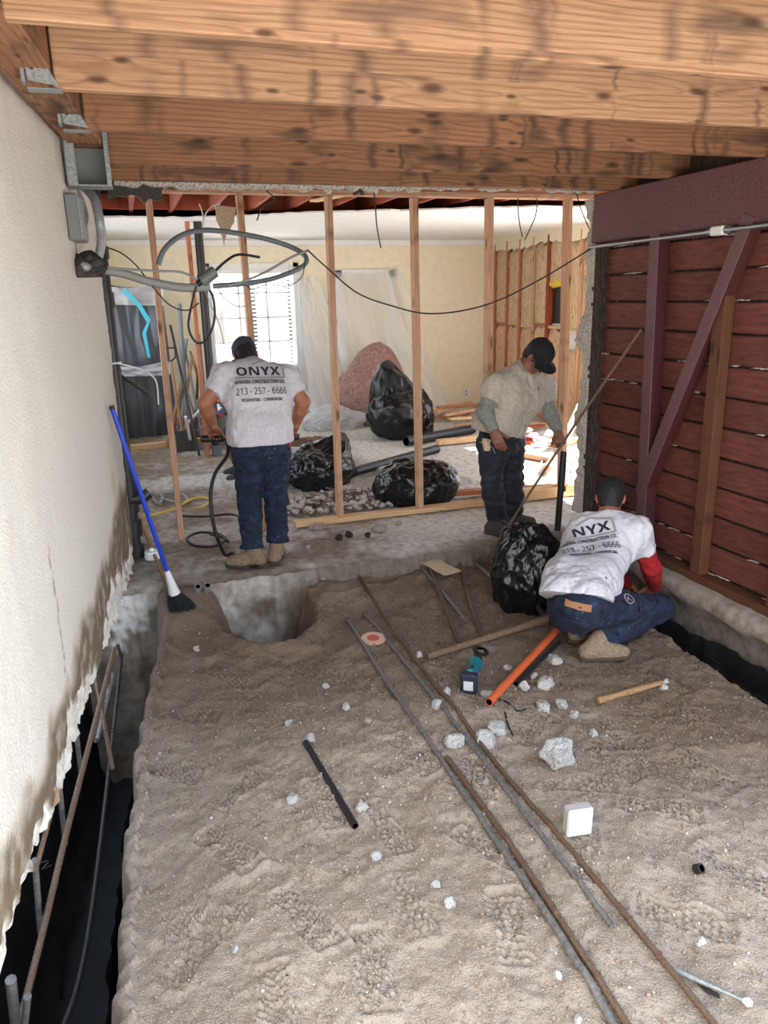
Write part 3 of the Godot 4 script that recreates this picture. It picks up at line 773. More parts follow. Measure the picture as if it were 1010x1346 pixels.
func make_wall_right() -> void:
	var w := Node3D.new()
	w.name = "wall_right"
	add_child(w)
	w.set_meta("kind", "structure")
	struct("backing", boxes([[Vector3(3.325, -0.3, -4.95), Vector3(3.42, 2.66, -0.95)]]), M.dark_post, w)
	for k in 13:
		var y := 0.055 + 0.1805 * k
		var zc := -2.95
		var cc: Color = [Color(1, 1, 1), Color(0.82, 0.8, 0.8), Color(1.08, 1.0, 0.95), Color(0.9, 0.9, 0.86)][k % 4]
		if k == 12: cc = Color(0.62, 0.75, 0.75)
		if k == 11: cc = Color(0.8, 0.95, 0.9)
		var b := box(Vector3(3.9, 0.168, 0.019), 0.006, Vector2(k * 0.3, 0), cc)
		put("board", b.done(), M.red_board, w, at(Vector3(3.294 + 0.003 * (k % 3), y + 0.088, zc), Basis(Vector3.UP, PI / 2) * Basis(Vector3.RIGHT, -0.045)))
	# pale caulk and old paint squeezed from the joints
	for k in 58:
		var r := RandomNumberGenerator.new(); r.seed = 500 + k
		var z := r.randf_range(-4.8, -2.9); var l := r.randf_range(0.05, 0.22)
		var y := 0.055 + 0.1805 * (r.randi() % 12) + r.randf_range(-0.006, 0.004)
		if k == 0: z = -4.25; l = 0.18; y = 0.055 + 0.1805 * 11 + 0.02
		var s := sheet([Vector3(3.278, y, z), Vector3(3.278, y + r.randf_range(0.006, 0.012) + (0.02 if k == 0 else 0.0), z + 0.01), Vector3(3.278, y + 0.007, z - l * 0.6), Vector3(3.278, y - 0.002, z - l)], Vector3(-1, 0, 0), 0.004, 0.003, 0.02)
		put("paint_flake", s.done(), M.plaster, w)
	lumber("stud", Vector3(3.230, 0.328, -4.161) + Vector3(0, -0.4, 0), Vector3(0, 2.09, 0) + Vector3(3.230, 1.983, -4.233) * Vector3(1, 0, 1), 0.085, 0.095, M.painted, w, Vector3.LEFT)
	lumber("brace", Vector3(3.225, 0.412, -4.212), Vector3(3.225, 2.120, -3.452), 0.08, 0.09, M.painted, w, Vector3.LEFT)
	var bz: Vector3 = Vector3(3.230, 0.085, -3.631)
	lumber("stud", Vector3(3.24, 0.045, bz.z), Vector3(3.24, 1.72, bz.z), 0.07, 0.09, M.brown_wood, w, Vector3.LEFT)
	lumber("stud", Vector3(3.24, 0.045, -3.02), Vector3(3.24, 2.08, -3.02), 0.07, 0.09, M.old_wood, w, Vector3.LEFT)
	lumber("stud", Vector3(3.24, 0.045, -1.7), Vector3(3.24, 2.08, -1.7), 0.07, 0.09, M.painted, w, Vector3.LEFT)
	lumber("sill_plate", Vector3(3.25, 0.02, -4.9), Vector3(3.25, 0.02, -0.8), 0.05, 0.11, M.old_wood, w)
	lumber("end_post", Vector3(3.27, -0.12, -4.90), Vector3(3.27, 2.1, -4.90), 0.10, 0.085, M.dark_post, w, Vector3.LEFT)
	# concrete curb under the sill
	var cb := Build.new()
	var n := 90
	var prof := [Vector2(3.40, 0.0), Vector2(3.16, -0.005), Vector2(3.12, -0.03), Vector2(3.10, -0.09), Vector2(3.13, -0.13), Vector2(3.16, -0.22), Vector2(3.16, -0.9)]
	for k in n + 1:
		var z := lerpf(-4.85, -0.7, float(k) / n)
		for j in prof.size():
			var q: Vector2 = prof[j]
			var d := 0.02 * nz.get_noise_2d(z * 300.0, j * 40.0) + 0.012 * nz.get_noise_2d(z * 900.0, j * 90.0)
			cb.add(Vector3(q.x + d * (0.0 if j == 0 else 1.0), q.y + d * 0.7, z), Vector3.UP, Vector2.ZERO, Color(0.6, 0.54, 0.47) if j < 4 else Color(0.34, 0.3, 0.27))
	for k in n:
		for j in prof.size() - 1:
			var f := k * prof.size() + j
			cb.quad(f, f + 1, f + 1 + prof.size(), f + prof.size())
	cb.smooth()
	if cb.n[1].y < 0: cb.flip()
	struct("trim_2", cb.done(), M.concrete)
	# the beam and its conduit
	tag(put("painted_beam", box(Vector3(3.95, 0.315, 0.14), 0.006).done(), M.purple, self, at(Vector3(3.26, 2.235, -2.955), yaw(90))), "thick dull purple painted beam along the top of the red board wall", "beam")
	var cd := thing("conduit", "thin steel conduit with a square fitting clipped under the purple beam", "conduit", Vector3(3.17, 2.05, -4.9))
	put("tube", tube([Vector3(0, 0.0, -0.02), Vector3(0, 0.008, 2.0), Vector3(0, 0.0, 4.0)], 0.0125, 12).done(), M.steel, cd)
	var fz: Vector3 = Vector3(3.170, 2.072, -3.646)
	put("fitting", box(Vector3(0.10, 0.05, 0.05), 0.008).done(), M.white, cd, at(Vector3(0, 0.006, fz.z + 4.9), yaw(90)))
	for s in [-1, 1]:
		put("coupling", tube([Vector3(0, 0.006, -0.02), Vector3(0, 0.006, 0.02)], 0.02, 12).done(), M.steel, cd, at(Vector3(0, 0, fz.z + 4.9 + 0.065 * s)))

func make_stud_wall() -> void:
	var z := -5.76
	var o := thing("stud_wall", "open frame of bare wooden studs standing across the middle of the house", "stud frame", Vector3(0.24, 0, z))
	var low := [Vector3(0.240, 0.053, -5.740), Vector3(0.898, -0.020, -5.740), Vector3(1.496, -0.002, -5.740), Vector3(2.190, -0.016, -5.740), Vector3(2.808, -0.017, -5.740), Vector3(3.549, -0.021, -5.740)]
	var high := [Vector3(0.248, 2.390, -5.740), Vector3(0.860, 2.486, -5.740), Vector3(1.505, 2.487, -5.740), Vector3(2.169, 2.498, -5.740), Vector3(2.796, 2.509, -5.740), Vector3(3.486, 2.520, -5.740)]
	for k in 6:
		var p: Vector3 = low[k]; var q: Vector3 = high[k]
		var x := (p.x + q.x) * 0.5
		var lean: float = clampf(q.x - p.x, -0.05, 0.05)
		p = Vector3(x - lean * 0.5, 0.0 if k < 2 else 0.045, z); q = Vector3(x + lean * 0.5, 2.46, z)
		lumber("stud", p - o.position, q - o.position, 0.042, 0.09, M.fir, o, Vector3.RIGHT, 0.003)
	for k in 2: lumber("top_plate", Vector3(0.05, 2.482 + 0.04 * k, z) - o.position, Vector3(3.95, 2.482 + 0.04 * k, z) - o.position, 0.038, 0.09, M.fir_red if k else M.fir, o)
	lumber("bottom_plate", Vector3(1.12, 0.02, z) - o.position, Vector3(2.86, 0.02, z) - o.position, 0.045, 0.09, M.pale_wood, o)
	lumber("bottom_plate", Vector3(3.14, 0.05, z) - o.position, Vector3(3.92, 0.05, z) - o.position, 0.10, 0.09, M.pale_wood, o)
	# joists of the back room, bare where the ceiling board is torn off
	var f := thing("roof_framing", "row of bare reddish joists above the torn edge of the white ceiling", "roof framing", Vector3(0, 2.6, -4.9))
	for k in 16:
		var x := -0.2 + 0.385 * k
		lumber("joist", Vector3(x, 0.095, -0.1), Vector3(x, 0.095, -6.2), 0.15, 0.04, M.rafter, f)
	for k in 15:
		lumber("blocking", Vector3(-0.18 + 0.385 * k, 0.10, -3.45 + 0.03 * (k % 2)), Vector3(0.165 + 0.385 * k, 0.10, -3.45 + 0.03 * (k % 2)), 0.145, 0.04, M.rafter, f)
	for k in 15:
		if k % 4 == 1: lumber("strap", Vector3(-0.18 + 0.385 * k, -0.005, -1.9 - 0.2 * (k % 3)), Vector3(0.3 + 0.385 * k, 0.0, -1.0), 0.02, 0.09, M.pale_wood, f)

func make_wall_east_lining() -> void:
	var w := Node3D.new()
	w.name = "wall_insulated"
	add_child(w)
	w.set_meta("kind", "structure")
	var n := 8
	for k in n + 1:
		var z := -11.16 + 0.40 * k
		if k != 4: lumber("stud", Vector3(5.57, 0.0, z), Vector3(5.57, 2.5, z), 0.09, 0.04, M.fir_red if k != 3 and k != 6 else M.fir, w, Vector3.LEFT)
		else: lumber("stud", Vector3(5.57, 0.0, z), Vector3(5.57, 2.5, z), 0.09, 0.05, M.rafter, w, Vector3.LEFT)
		if k == n: break
		var zc := z + 0.20
		var r := RandomNumberGenerator.new(); r.seed = 40 + k
		var lo := 1.30 + 0.04 * r.randf()
		for part in 2:
			var y0: float = lo if part == 0 else 0.03
			var y1: float = 2.33 + 0.09 * r.randf() if part == 0 else lo - 0.06
			if part == 0 and k == 4: y0 = 1.85
			if part == 1 and k == 5: y1 = 1.0
			var b := Build.new()
			var rows := 26; var cols := 10
			for j in rows + 1:
				for i in cols + 1:
					var s := float(i) / cols * 2.0 - 1.0
					var v := float(j) / rows
					var yy := lerpf(y0, y1, v)
					if j == rows: yy += r.randf_range(-0.05, 0.05)
					var x := 5.575 - 0.045 * sqrt(maxf(0.0, 1.0 - pow(absf(s), 3.0))) + 0.012 * nz.get_noise_2d(s * 60.0 + k * 90, yy * 500.0)
					if v > 0.93: x += 0.03 * (v - 0.93) / 0.07
					var cc := Color(1, 1, 1)
					if part == 1: cc = Color(1.0, 0.9, 0.86)
					# rows of small print on the paper
					var pr := fposmod(yy * 2.2 + s * 0.25 + k * 0.37, 1.0)
					if pr < 0.10 and absf(s) < 0.5 and (i + j) % 2 == 0: cc *= 0.62 if part == 0 else 0.75
					b.add(Vector3(x, yy, zc + s * 0.185), Vector3.LEFT, Vector2.ZERO, cc)
			for j in rows:
				for i in cols:
					var q := j * (cols + 1) + i
					b.quad(q, q + cols + 1, q + cols + 2, q + 1)
			b.smooth()
			if b.n[40].x > 0: b.flip()
			put("batt", b.done(), M.kraft, w)
		lumber("fire_block", Vector3(5.58, lo - 0.02, z + 0.03), Vector3(5.58, lo - 0.02, z + 0.37), 0.04, 0.07, M.pale_wood if k % 3 else M.fir_red, w)
	# open bay under the fifth batt, its dark painted by a black panel, with a wad of yellow foam over it
	struct("bay_shade_panel", boxes([[Vector3(5.60, 1.34, -9.52), Vector3(5.615, 1.85, -9.20)]]), M.abs, w)
	put("foam_wad", rock(4, Vector3(0.06, 0.10, 0.34), 0.3, 3, 0).done(), M.yellow, w, at(Vector3(5.55, 1.86, -9.36)))
	# the strip of board still fixed above it, torn along the bottom
	var st := sheet([Vector3(5.535, 2.57, -11.2), Vector3(5.535, 2.57, -8.1), Vector3(5.535, 2.44, -8.1), Vector3(5.535, 2.37, -9.0), Vector3(5.535, 2.41, -9.6), Vector3(5.535, 2.36, -10.3), Vector3(5.535, 2.40, -11.2)], Vector3(-1, 0, 0), 0.016, 0.03, 0.07, [2, 3, 4, 5])
	struct("torn_board", st.done(), M.cream, w)

# ---------------------------------------------------------------- the back room and its clutter
func cable(called: String, pts: Array, r: float, m: Material, parent: Node3D = self, per := 10, sides := 7) -> MeshInstance3D:
	return put(called, tube(smooth_path(pts, per), r, sides).done(), m, parent)

# a cloth or film hung between four rails; f(s, t) gives the point
func film_mesh(pts: PackedVector3Array, cols: int, rows: int) -> ArrayMesh:
	var b := Build.new()
	for k in pts.size(): b.add(pts[k], Vector3.UP, Vector2(float(k % (cols + 1)) / cols, float(k / (cols + 1)) / rows))
	for j in rows:
		for i in cols:
			var k := j * (cols + 1) + i
			b.quad(k, k + 1, k + cols + 2, k + cols + 1)
	b.smooth()
	return b.done()

func drape(tl: Vector3, tr: Vector3, bl: Vector3, br: Vector3, folds: float, depth: float, belly: Vector3, sd: int, cols := 50, rows := 40) -> ArrayMesh:
	var pts := PackedVector3Array()
	var across := (tr - tl).normalized()
	var out := across.cross(Vector3.UP).normalized()
	for j in rows + 1:
		for i in cols + 1:
			var s := float(i) / cols; var t := float(j) / rows
			var p := tl.lerp(tr, s).lerp(bl.lerp(br, s), t) + belly * sin(PI * t) * (0.6 + 0.4 * sin(PI * s))
			p += out * depth * (sin(s * folds * TAU + sd + 1.3 * sin(t * 3.0 + sd)) * (0.3 + 0.7 * t) + 1.4 * nr.get_noise_2d(s * 130.0 + sd * 70, t * 60.0))
			p.y -= 0.06 * (1.0 - t) * sin(PI * s)
			pts.append(p)
	return film_mesh(pts, cols, rows)

func make_window() -> void:
	var w := Node3D.new()
	w.name = "window_1"
	add_child(w)
	w.set_meta("kind", "structure")
	w.position = Vector3(1.78, 0.82, -11.26)
	struct("window_frame", boxes([[Vector3(-0.66, -0.06, 0.02), Vector3(-0.58, 1.42, 0.09)], [Vector3(0.58, -0.06, 0.02), Vector3(0.66, 1.42, 0.09)], [Vector3(-0.66, 1.34, 0.02), Vector3(0.66, 1.42, 0.09)], [Vector3(-0.68, -0.07, 0.02), Vector3(0.68, 0.0, 0.11)]]), M.white, w)
	struct("glass", boxes([[Vector3(-0.59, 0.0, -0.03), Vector3(0.59, 1.36, -0.024)]]), M.glass, w)
	for x in [-0.2, 0.2]: put("muntin", box(Vector3(0.028, 1.36, 0.03)).done(), M.white, w, at(Vector3(x, 0.68, -0.02)))
	for k in 3: put("muntin", box(Vector3(1.18, 0.024, 0.03)).done(), M.white, w, at(Vector3(0, 0.34 * (k + 1), -0.02)))
	var b := thing("window_blind", "white blind stacked open in the bright window, its slats showing as dark dashes", "blind", Vector3(1.78, 2.1, -11.17))
	put("head_rail", box(Vector3(1.1, 0.06, 0.05)).done(), M.white, b, at(Vector3(0, 0.03, 0)))
	for q in [-0.02, 0.50]:
		for k in 22: put("slat", box(Vector3(0.075 if q < 0 else 0.04, 0.022, 0.012), 0.003).done(), M.gray_pvc, b, at(Vector3(q, -0.10 - 0.054 * k, 0.0)))
	tag(put("sheer_curtain", drape(Vector3(1.10, 2.24, -11.08), Vector3(1.34, 2.24, -11.08), Vector3(1.08, 0.06, -11.02), Vector3(1.30, 0.06, -11.02), 3.0, 0.03, Vector3.ZERO, 3, 24, 24), M.film_thick), "narrow white sheer curtain at the end of the window beside the black pipe", "curtain")
	tag(put("sheer_curtain", drape(Vector3(2.28, 2.24, -11.08), Vector3(2.52, 2.24, -11.08), Vector3(2.26, 0.2, -11.0), Vector3(2.62, 0.2, -10.9), 3.0, 0.03, Vector3.ZERO, 5, 24, 24), M.film_thick), "white sheer curtain at the end of the window beside the clear plastic drape", "curtain")
	# the doorway under plastic
	var d := Node3D.new()
	d.name = "door_1"
	add_child(d)
	d.set_meta("kind", "structure")
	d.position = Vector3(3.44, 0.05, -11.19)
	struct("door_frame", boxes([[Vector3(-0.47, 0, 0), Vector3(-0.36, 2.08, 0.03)], [Vector3(0.36, 0, 0), Vector3(0.47, 2.08, 0.03)], [Vector3(-0.47, 1.98, 0), Vector3(0.47, 2.09, 0.03)]]), M.white, d)
	struct("door_leaf", boxes([[Vector3(-0.36, 0, 0), Vector3(0.36, 1.98, 0.012)]]), M.cream, d)
	tag(put("plastic_drape", drape(Vector3(2.90, 2.12, -11.12), Vector3(3.98, 2.16, -11.12), Vector3(2.75, 0.28, -9.9), Vector3(4.45, 0.10, -10.5), 2.5, 0.05, Vector3(0, -0.22, 0.06), 1), M.film), "clear plastic sheet hung over the white framed doorway and spreading over the heap", "plastic sheet")
	tag(put("plastic_drape", drape(Vector3(2.36, 2.05, -11.05), Vector3(2.66, 2.08, -11.1), Vector3(2.2, 0.16, -9.9), Vector3(3.3, 0.12, -10.1), 2.0, 0.05, Vector3(0, -0.1, 0.0), 2), M.film), "clear plastic sheet fanning down from the curtain beside the window", "plastic sheet")
	var ol := thing("wall_outlet", "small white outlet plate low on the cream back wall", "outlet", Vector3(5.071, 0.241, -11.190))
	put("plate", box(Vector3(0.08, 0.12, 0.012), 0.004).done(), M.white, ol)
	for s in [-1, 1]: put("socket", box(Vector3(0.03, 0.03, 0.004), 0.002).done(), M.cable_gray, ol, at(Vector3(0, 0.028 * s, 0.008)))

func make_back_room_things() -> void:
	# heaps, bags, plastic
	var hp := bag(7, Vector3(1.1, 0.95, 0.9), 0.07, Vector3(0.1, 0.7, 0)).done()
	tag(put("covered_heap", hp, noisy(50, [rgb(104, 70, 62), rgb(146, 108, 98), rgb(176, 146, 136)], Vector3(2, 2, 2), 0.5), self, at(Vector3(3.167, 0.050, -9.809) + Vector3(0.0, 0.33, -0.35))), "reddish brown bagged heap under the clear plastic by the doorway", "bag")
	tag(put("garbage_bag", bag(8, Vector3(0.84, 0.82, 0.6), 0.10, Vector3(-0.25, 0.8, 0)).done(), M.black_plastic, self, at(Vector3(3.153, 0.050, -8.738) + Vector3(0, 0.30, -0.1))), "tall full black garbage bag standing against the plastic covered heap", "bag")
	tag(put("garbage_bag", bag(9, Vector3(0.64, 0.46, 0.5), 0.13, Vector3(0.5, 0.8, 0)).done(), M.black_plastic, self, at(Vector3(1.664, 0.000, -6.940) + Vector3(0, 0.15, -0.1), yaw(20))), "crumpled shiny black garbage bag on the floor beside the white-shirted worker with the breaker", "bag")
	tag(put("garbage_bag", bag(10, Vector3(0.72, 0.48, 0.5), 0.09, Vector3(0.0, 0.2, 0)).done(), M.black_plastic, self, at(Vector3(2.279, 0.000, -5.846) + Vector3(0.02, 0.15, -0.25), yaw(-15))), "slumped dull black garbage bag behind the bottom plate of the stud frame", "bag")
	tag(put("plastic_bundle", bag(11, Vector3(0.8, 0.36, 0.6), 0.2, Vector3(0, 0.1, 0)).done(), M.film_thick, self, at(Vector3(2.579, 0.030, -9.822) + Vector3(0, 0.12, -0.1))), "crumpled white plastic sheeting lying loose left of the covered heap", "plastic sheet")
	tag(put("plastic_bundle", bag(12, Vector3(1.0, 0.5, 0.6), 0.2, Vector3(0, 0.1, 0)).done(), M.film, self, at(Vector3(2.416, 0.030, -10.317) + Vector3(0.05, 0.16, -0.4))), "thin clear plastic heaped at the foot of the curtain", "plastic sheet")
	tag(put("soil_mound", rock(31, Vector3(0.75, 0.30, 0.5), 0.4, 4, 3).done(), M.trash, self, at(Vector3(1.884, 0.000, -8.423) + Vector3(0.1, 0.07, -0.1))), "low mound of brown soil at the broken edge of the back floor", "soil")
	# black drain pipes lying on the slab
	tag(put("drain_pipe", pipe(Vector3(2.052, 0.050, -7.246), Vector3(3.167, 0.100, -7.756), 0.048, 0.006).done(), M.abs), "long black plastic pipe lying from the shiny bag towards the bright slab", "pipe")
	tag(put("drain_pipe", pipe(Vector3(2.973, 0.120, -8.240), Vector3(4.020, 0.120, -8.658), 0.058, 0.008).done(), M.abs), "thicker black pipe at the foot of the tall garbage bag, its open end showing", "pipe")
	# scrap boards along the insulated wall
	var r := RandomNumberGenerator.new(); r.seed = 8
	for k in 10:
		var a: Vector3 = [Vector3(4.182, 0.080, -9.980), Vector3(3.932, 0.080, -9.228), Vector3(3.919, 0.080, -9.513), Vector3(3.880, 0.080, -8.860)][k % 4] + Vector3(r.randf_range(-0.2, 0.2), 0.042 * (k / 2) + 0.0, r.randf_range(-0.2, 0.2))
		var d := Vector3(r.randf_range(0.5, 1.0), r.randf_range(-0.02, 0.06), r.randf_range(-0.5, 0.4))
		tag(lumber("scrap_board", a, a + d, 0.03, 0.08, [M.fir, M.pale_wood, M.fir_red][k % 3]), ["tan", "yellowish", "reddish"][k % 3] + " scrap board in the corner pile by the outlet, " + ["bottom", "second", "third", "fourth", "top"][k / 2] + " layer, " + ["front", "back"][k % 2] + " one", "board", "scrap boards by the back corner")
	for k in 14:
		var a: Vector3 = [Vector3(4.504, 0.080, -8.018), Vector3(5.011, 0.080, -8.691), Vector3(4.500, 0.080, -7.486), Vector3(4.199, 0.080, -7.382), Vector3(4.261, 0.080, -6.896)][k % 5] + Vector3(r.randf_range(-0.2, 0.25), 0.018 * (k / 4) - 0.015, r.randf_range(-0.25, 0.25))
		var d := Vector3(r.randf_range(-0.7, 0.7), r.randf_range(-0.02, 0.05), r.randf_range(-0.7, 0.7))
		tag(lumber("scrap_board", a, a + d, 0.035, 0.085, [M.fir, M.pale_wood, M.fir_red, M.rafter][k % 4]), ["tan", "yellowish", "reddish", "dark red"][k % 4] + " board under the insulated wall, " + ["lying lowest", "second up", "third up", "topmost"][k / 4] + ", " + ["behind the capped worker", "furthest back", "near the white pipe", "closest to the frame", "by the ragged wall stub"][k % 5], "board", "scrap boards under the insulation")
	for k in 5:
		var p: Vector3 = [Vector3(4.472, 0.160, -8.113), Vector3(4.360, 0.160, -7.763), Vector3(4.361, 0.150, -7.554), Vector3(4.634, 0.160, -7.856), Vector3(4.684, 0.160, -7.718)][k]
		tag(put("paper_scrap", rock(70 + k, Vector3(0.16, 0.07, 0.12), 0.4, 3, 4).done(), [M.white, mat(rgb(222, 150, 170)), mat(rgb(170, 190, 220)), M.white, M.card][k], self, at(p + Vector3(0, -0.01, 0))), ["white crumpled scrap on the boards behind the capped worker", "pink crumpled scrap on the boards behind the capped worker", "pale blue crumpled scrap on the boards behind the capped worker", "white crumpled scrap by the insulated wall furthest along the board pile", "tan crumpled scrap on the boards by the leaning white pipe"][k], "scrap")
	tag(lumber("loose_stud", Vector3(2.489, 0.020, -6.120) + Vector3(0, 0.02, 0), Vector3(3.870, 0.020, -5.880) + Vector3(0, 0.02, 0), 0.042, 0.09, M.fir_red), "reddish two-by-four lying flat on the slab behind the frame", "board")
	tag(lumber("loose_stud", Vector3(3.313, 0.060, -8.114) + Vector3(0, 0.04, 0), Vector3(4.079, 0.060, -8.177) + Vector3(0, 0.04, 0), 0.06, 0.09, M.pale_wood), "short pale board end lying on the bright slab behind the capped worker", "board")
	tag(lumber("loose_stud", Vector3(3.910, 0.070, -7.112) + Vector3(0, 0.02, 0), Vector3(4.039, 0.070, -6.796) + Vector3(0, 0.02, 0), 0.05, 0.09, M.fir), "short orange board offcut lying alone on the sunlit slab", "board")
	tag(put("plastic_pipe", pipe(Vector3(4.770, 0.060, -7.735), Vector3(4.695, 0.531, -7.300), 0.05, 0.006).done(), M.white), "thick white plastic pipe leaning behind the capped worker's outstretched arm", "pipe")
	tag(cable("power_cord", [Vector3(3.728, 0.070, -6.776), Vector3(3.804, 0.070, -6.662), Vector3(4.128, 0.070, -7.011), Vector3(4.276, 0.070, -7.075), Vector3(4.207, 0.070, -6.719), Vector3(4.187, 0.070, -6.487)], 0.008, M.cable_gray), "thin grey cord curving over the sunlit slab", "cord")
	# left half: pipe stack, stud, tools, tarp
	var ps := thing("vent_pipe", "upright black pipe in front of the cream wall left of the window", "pipe", Vector3(0.853, 0.000, -8.759))
	put("pipe", tube([Vector3(0, 0, 0), Vector3(0, 2.58, 0)], 0.045, 16).done(), M.abs, ps)
	put("coupling", tube([Vector3(0, 0.02, 0), Vector3(0, 0.16, 0)], 0.056, 16).done(), M.gray_pvc, ps)
	put("coupling", tube([Vector3(0, 1.9, 0), Vector3(0, 2.02, 0)], 0.054, 16).done(), M.abs, ps)
	var vp := Vector3(0.853, 0.000, -8.759)
	tag(lumber("loose_stud", Vector3(vp.x - 0.11, 0.0, vp.z), Vector3(vp.x - 0.11, 2.56, vp.z), 0.045, 0.09, M.fir_red, self, Vector3.RIGHT), "single reddish stud standing next to the upright black pipe", "stud")
	tag(lumber("loose_stud", Vector3(vp.x - 0.04, 0.0, vp.z + 2.2) * Vector3(0, 1, 0) + Vector3(0.893, 0.000, -5.567), Vector3(0.893, 0.000, -5.567) + Vector3(0.0, 0.62, 0.0), 0.04, 0.09, M.pale_wood, self, Vector3.RIGHT), "short upright wood block seen between the legs of the worker with the breaker", "board")
	# tarp over something tall
	var tp := Vector3(0.194, 0.964, -10.500)
	tag(put("dark_tarp", drape(Vector3(tp.x - 0.5, 2.02, -10.45), Vector3(tp.x + 0.30, 1.98, -10.45), Vector3(tp.x - 0.5, 0.05, -10.35), Vector3(tp.x + 0.34, 0.05, -10.35), 3.0, 0.035, Vector3(0, 0, 0.02), 9), mat(rgb(66, 70, 76), 0.35)), "dark grey plastic sheet covering a tall opening in the far left corner", "plastic sheet")
	tag(put("plastic_band", drape(Vector3(tp.x - 0.5, 1.98, -10.33), Vector3(tp.x + 0.32, 2.0, -10.33), Vector3(tp.x - 0.5, 1.74, -10.3), Vector3(tp.x + 0.3, 1.70, -10.3), 2.0, 0.03, Vector3.ZERO, 12, 30, 10), M.film_thick), "pale plastic gathered along the top of the dark sheet", "plastic sheet")
	tag(put("plastic_band", drape(Vector3(tp.x - 0.5, 1.02, -10.27), Vector3(tp.x + 0.32, 1.04, -10.27), Vector3(tp.x - 0.5, 0.86, -10.25), Vector3(tp.x + 0.3, 0.84, -10.25), 2.0, 0.03, Vector3.ZERO, 14, 30, 10), M.film_thick), "pale plastic strip across the middle of the dark sheet", "plastic sheet")
	tag(put("masking_tape", film_mesh(PackedVector3Array([Vector3(0.014, 1.876, -10.220), Vector3(0.055, 1.928, -10.220), Vector3(0.175, 1.709, -10.220), Vector3(0.214, 1.745, -10.220), Vector3(0.271, 1.505, -10.220), Vector3(0.320, 1.540, -10.220), Vector3(0.203, 1.378, -10.220), Vector3(0.248, 1.376, -10.220), Vector3(0.235, 1.077, -10.220), Vector3(0.272, 1.076, -10.220)]), 1, 4), M.teal_tape), "bright blue tape hanging in a kinked strip on the dark sheet", "tape")
	var poles := [[Vector3(0.572, 0.050, -9.258), Vector3(0.666, 1.716, -9.900), 0.028, 0], [Vector3(0.657, 0.050, -8.820), Vector3(0.534, 1.468, -9.900), 0.016, 2], [Vector3(0.476, 0.050, -9.408), Vector3(0.730, 1.095, -9.600), 0.02, 1], [Vector3(0.736, 0.050, -8.929), Vector3(0.668, 1.354, -9.900), 0.014, 0], [Vector3(0.632, 0.050, -9.127), Vector3(0.851, 1.242, -9.800), 0.018, 2], [Vector3(0.462, 0.050, -9.743), Vector3(0.704, 1.315, -9.700), 0.016, 0], [Vector3(0.930, 0.050, -9.090), Vector3(0.734, 1.155, -9.800), 0.018, 1], [Vector3(0.822, 0.050, -9.245), Vector3(0.870, 1.347, -9.900), 0.014, 0], [Vector3(0.337, 0.050, -9.474), Vector3(0.592, 0.839, -9.500), 0.024, 1], [Vector3(0.768, 0.050, -9.431), Vector3(0.547, 1.222, -9.900), 0.013, 0]]
	var pl := ["thick grey steel bar, the tallest of the tools leaning in the far corner", "dark thin bar crossing behind the tallest bar in the far corner", "reddish wooden tool handle leaning low in the far corner", "thin grey rod leaning left in the far corner bundle", "dark bar with the hooked end in the far corner bundle", "thin grey rod crossing the wooden tool handle in the far corner", "reddish wooden handle leaning furthest towards the black pipe", "thin grey rod standing nearest the upright black pipe", "short stout wooden handle at the front of the leaning tools", "thinnest grey rod leaning behind the far corner bundle"]
	for k in poles.size():
		var q = poles[k]
		tag(put("leaning_pole", tube([q[0], q[1]], q[2], 8).done(), [M.gray_pvc, M.handle_wood, M.iron][q[3]]), pl[k], "pole")
	var sv := thing("shovel", "shovel with a square loop handle standing among the leaning tools", "shovel", Vector3(0.534, 0.040, -9.229))
	put("shaft", tube([Vector3(0, 0.0, 0), Vector3(-0.06, 1.02, -0.3)], 0.017, 8).done(), M.handle_wood, sv)
	put("grip", tube([Vector3(-0.06, 1.02, -0.3), Vector3(-0.13, 1.07, -0.3), Vector3(-0.13, 1.18, -0.32), Vector3(0.01, 1.18, -0.32), Vector3(0.0, 1.07, -0.3), Vector3(-0.06, 1.02, -0.3)], 0.012, 6).done(), M.iron, sv)
	put("blade", box(Vector3(0.22, 0.28, 0.012), 0.004).done(), M.iron, sv, at(Vector3(0.01, 0.1, 0.02), Basis(Vector3.RIGHT, -0.3)))
	var rt := thing("red_tub", "red plastic tub on the floor under the leaning tools", "tub", Vector3(0.654, 0.040, -9.942))
	put("bowl", lathe([Vector2(0.0, 0.0), Vector2(0.17, 0.0), Vector2(0.22, 0.24), Vector2(0.235, 0.24), Vector2(0.235, 0.26), Vector2(0.21, 0.26), Vector2(0.16, 0.03), Vector2(0.0, 0.03)]).done(), noisy(51, [rgb(140, 50, 50), rgb(170, 70, 68)], Vector3(3, 3, 3), 0.5), rt)
	put("handle", tube(smooth_path([Vector3(-0.22, 0.24, 0), Vector3(-0.1, 0.16, 0.22), Vector3(0.1, 0.16, 0.22), Vector3(0.22, 0.24, 0)], 6), 0.006, 6).done(), M.cable_white, rt)
	for k in 3:
		tag(put("plastic_pipe", tube([[Vector3(0.484, 0.100, -10.019), Vector3(0.708, 0.543, -8.900), 0], [Vector3(0.735, 0.060, -9.667), Vector3(1.274, 0.100, -9.697), 0], [Vector3(0.615, 0.050, -9.343), Vector3(0.550, 0.485, -8.900), 0]][k].slice(0, 2), 0.018, 10).done(), M.white), ["thin white pipe slanting up behind the red tub", "thin white pipe lying from the red tub to behind the worker's arm", "short white pipe standing by the red tub"][k], "pipe")
	tag(lumber("timber", Vector3(-0.091, 0.000, -9.537) + Vector3(0, 0.05, 0), Vector3(1.000, 0.000, -9.722) + Vector3(0, 0.05, 0), 0.10, 0.10, M.pale_wood), "long pale timber lying across the floor in front of the leaning tools", "board")
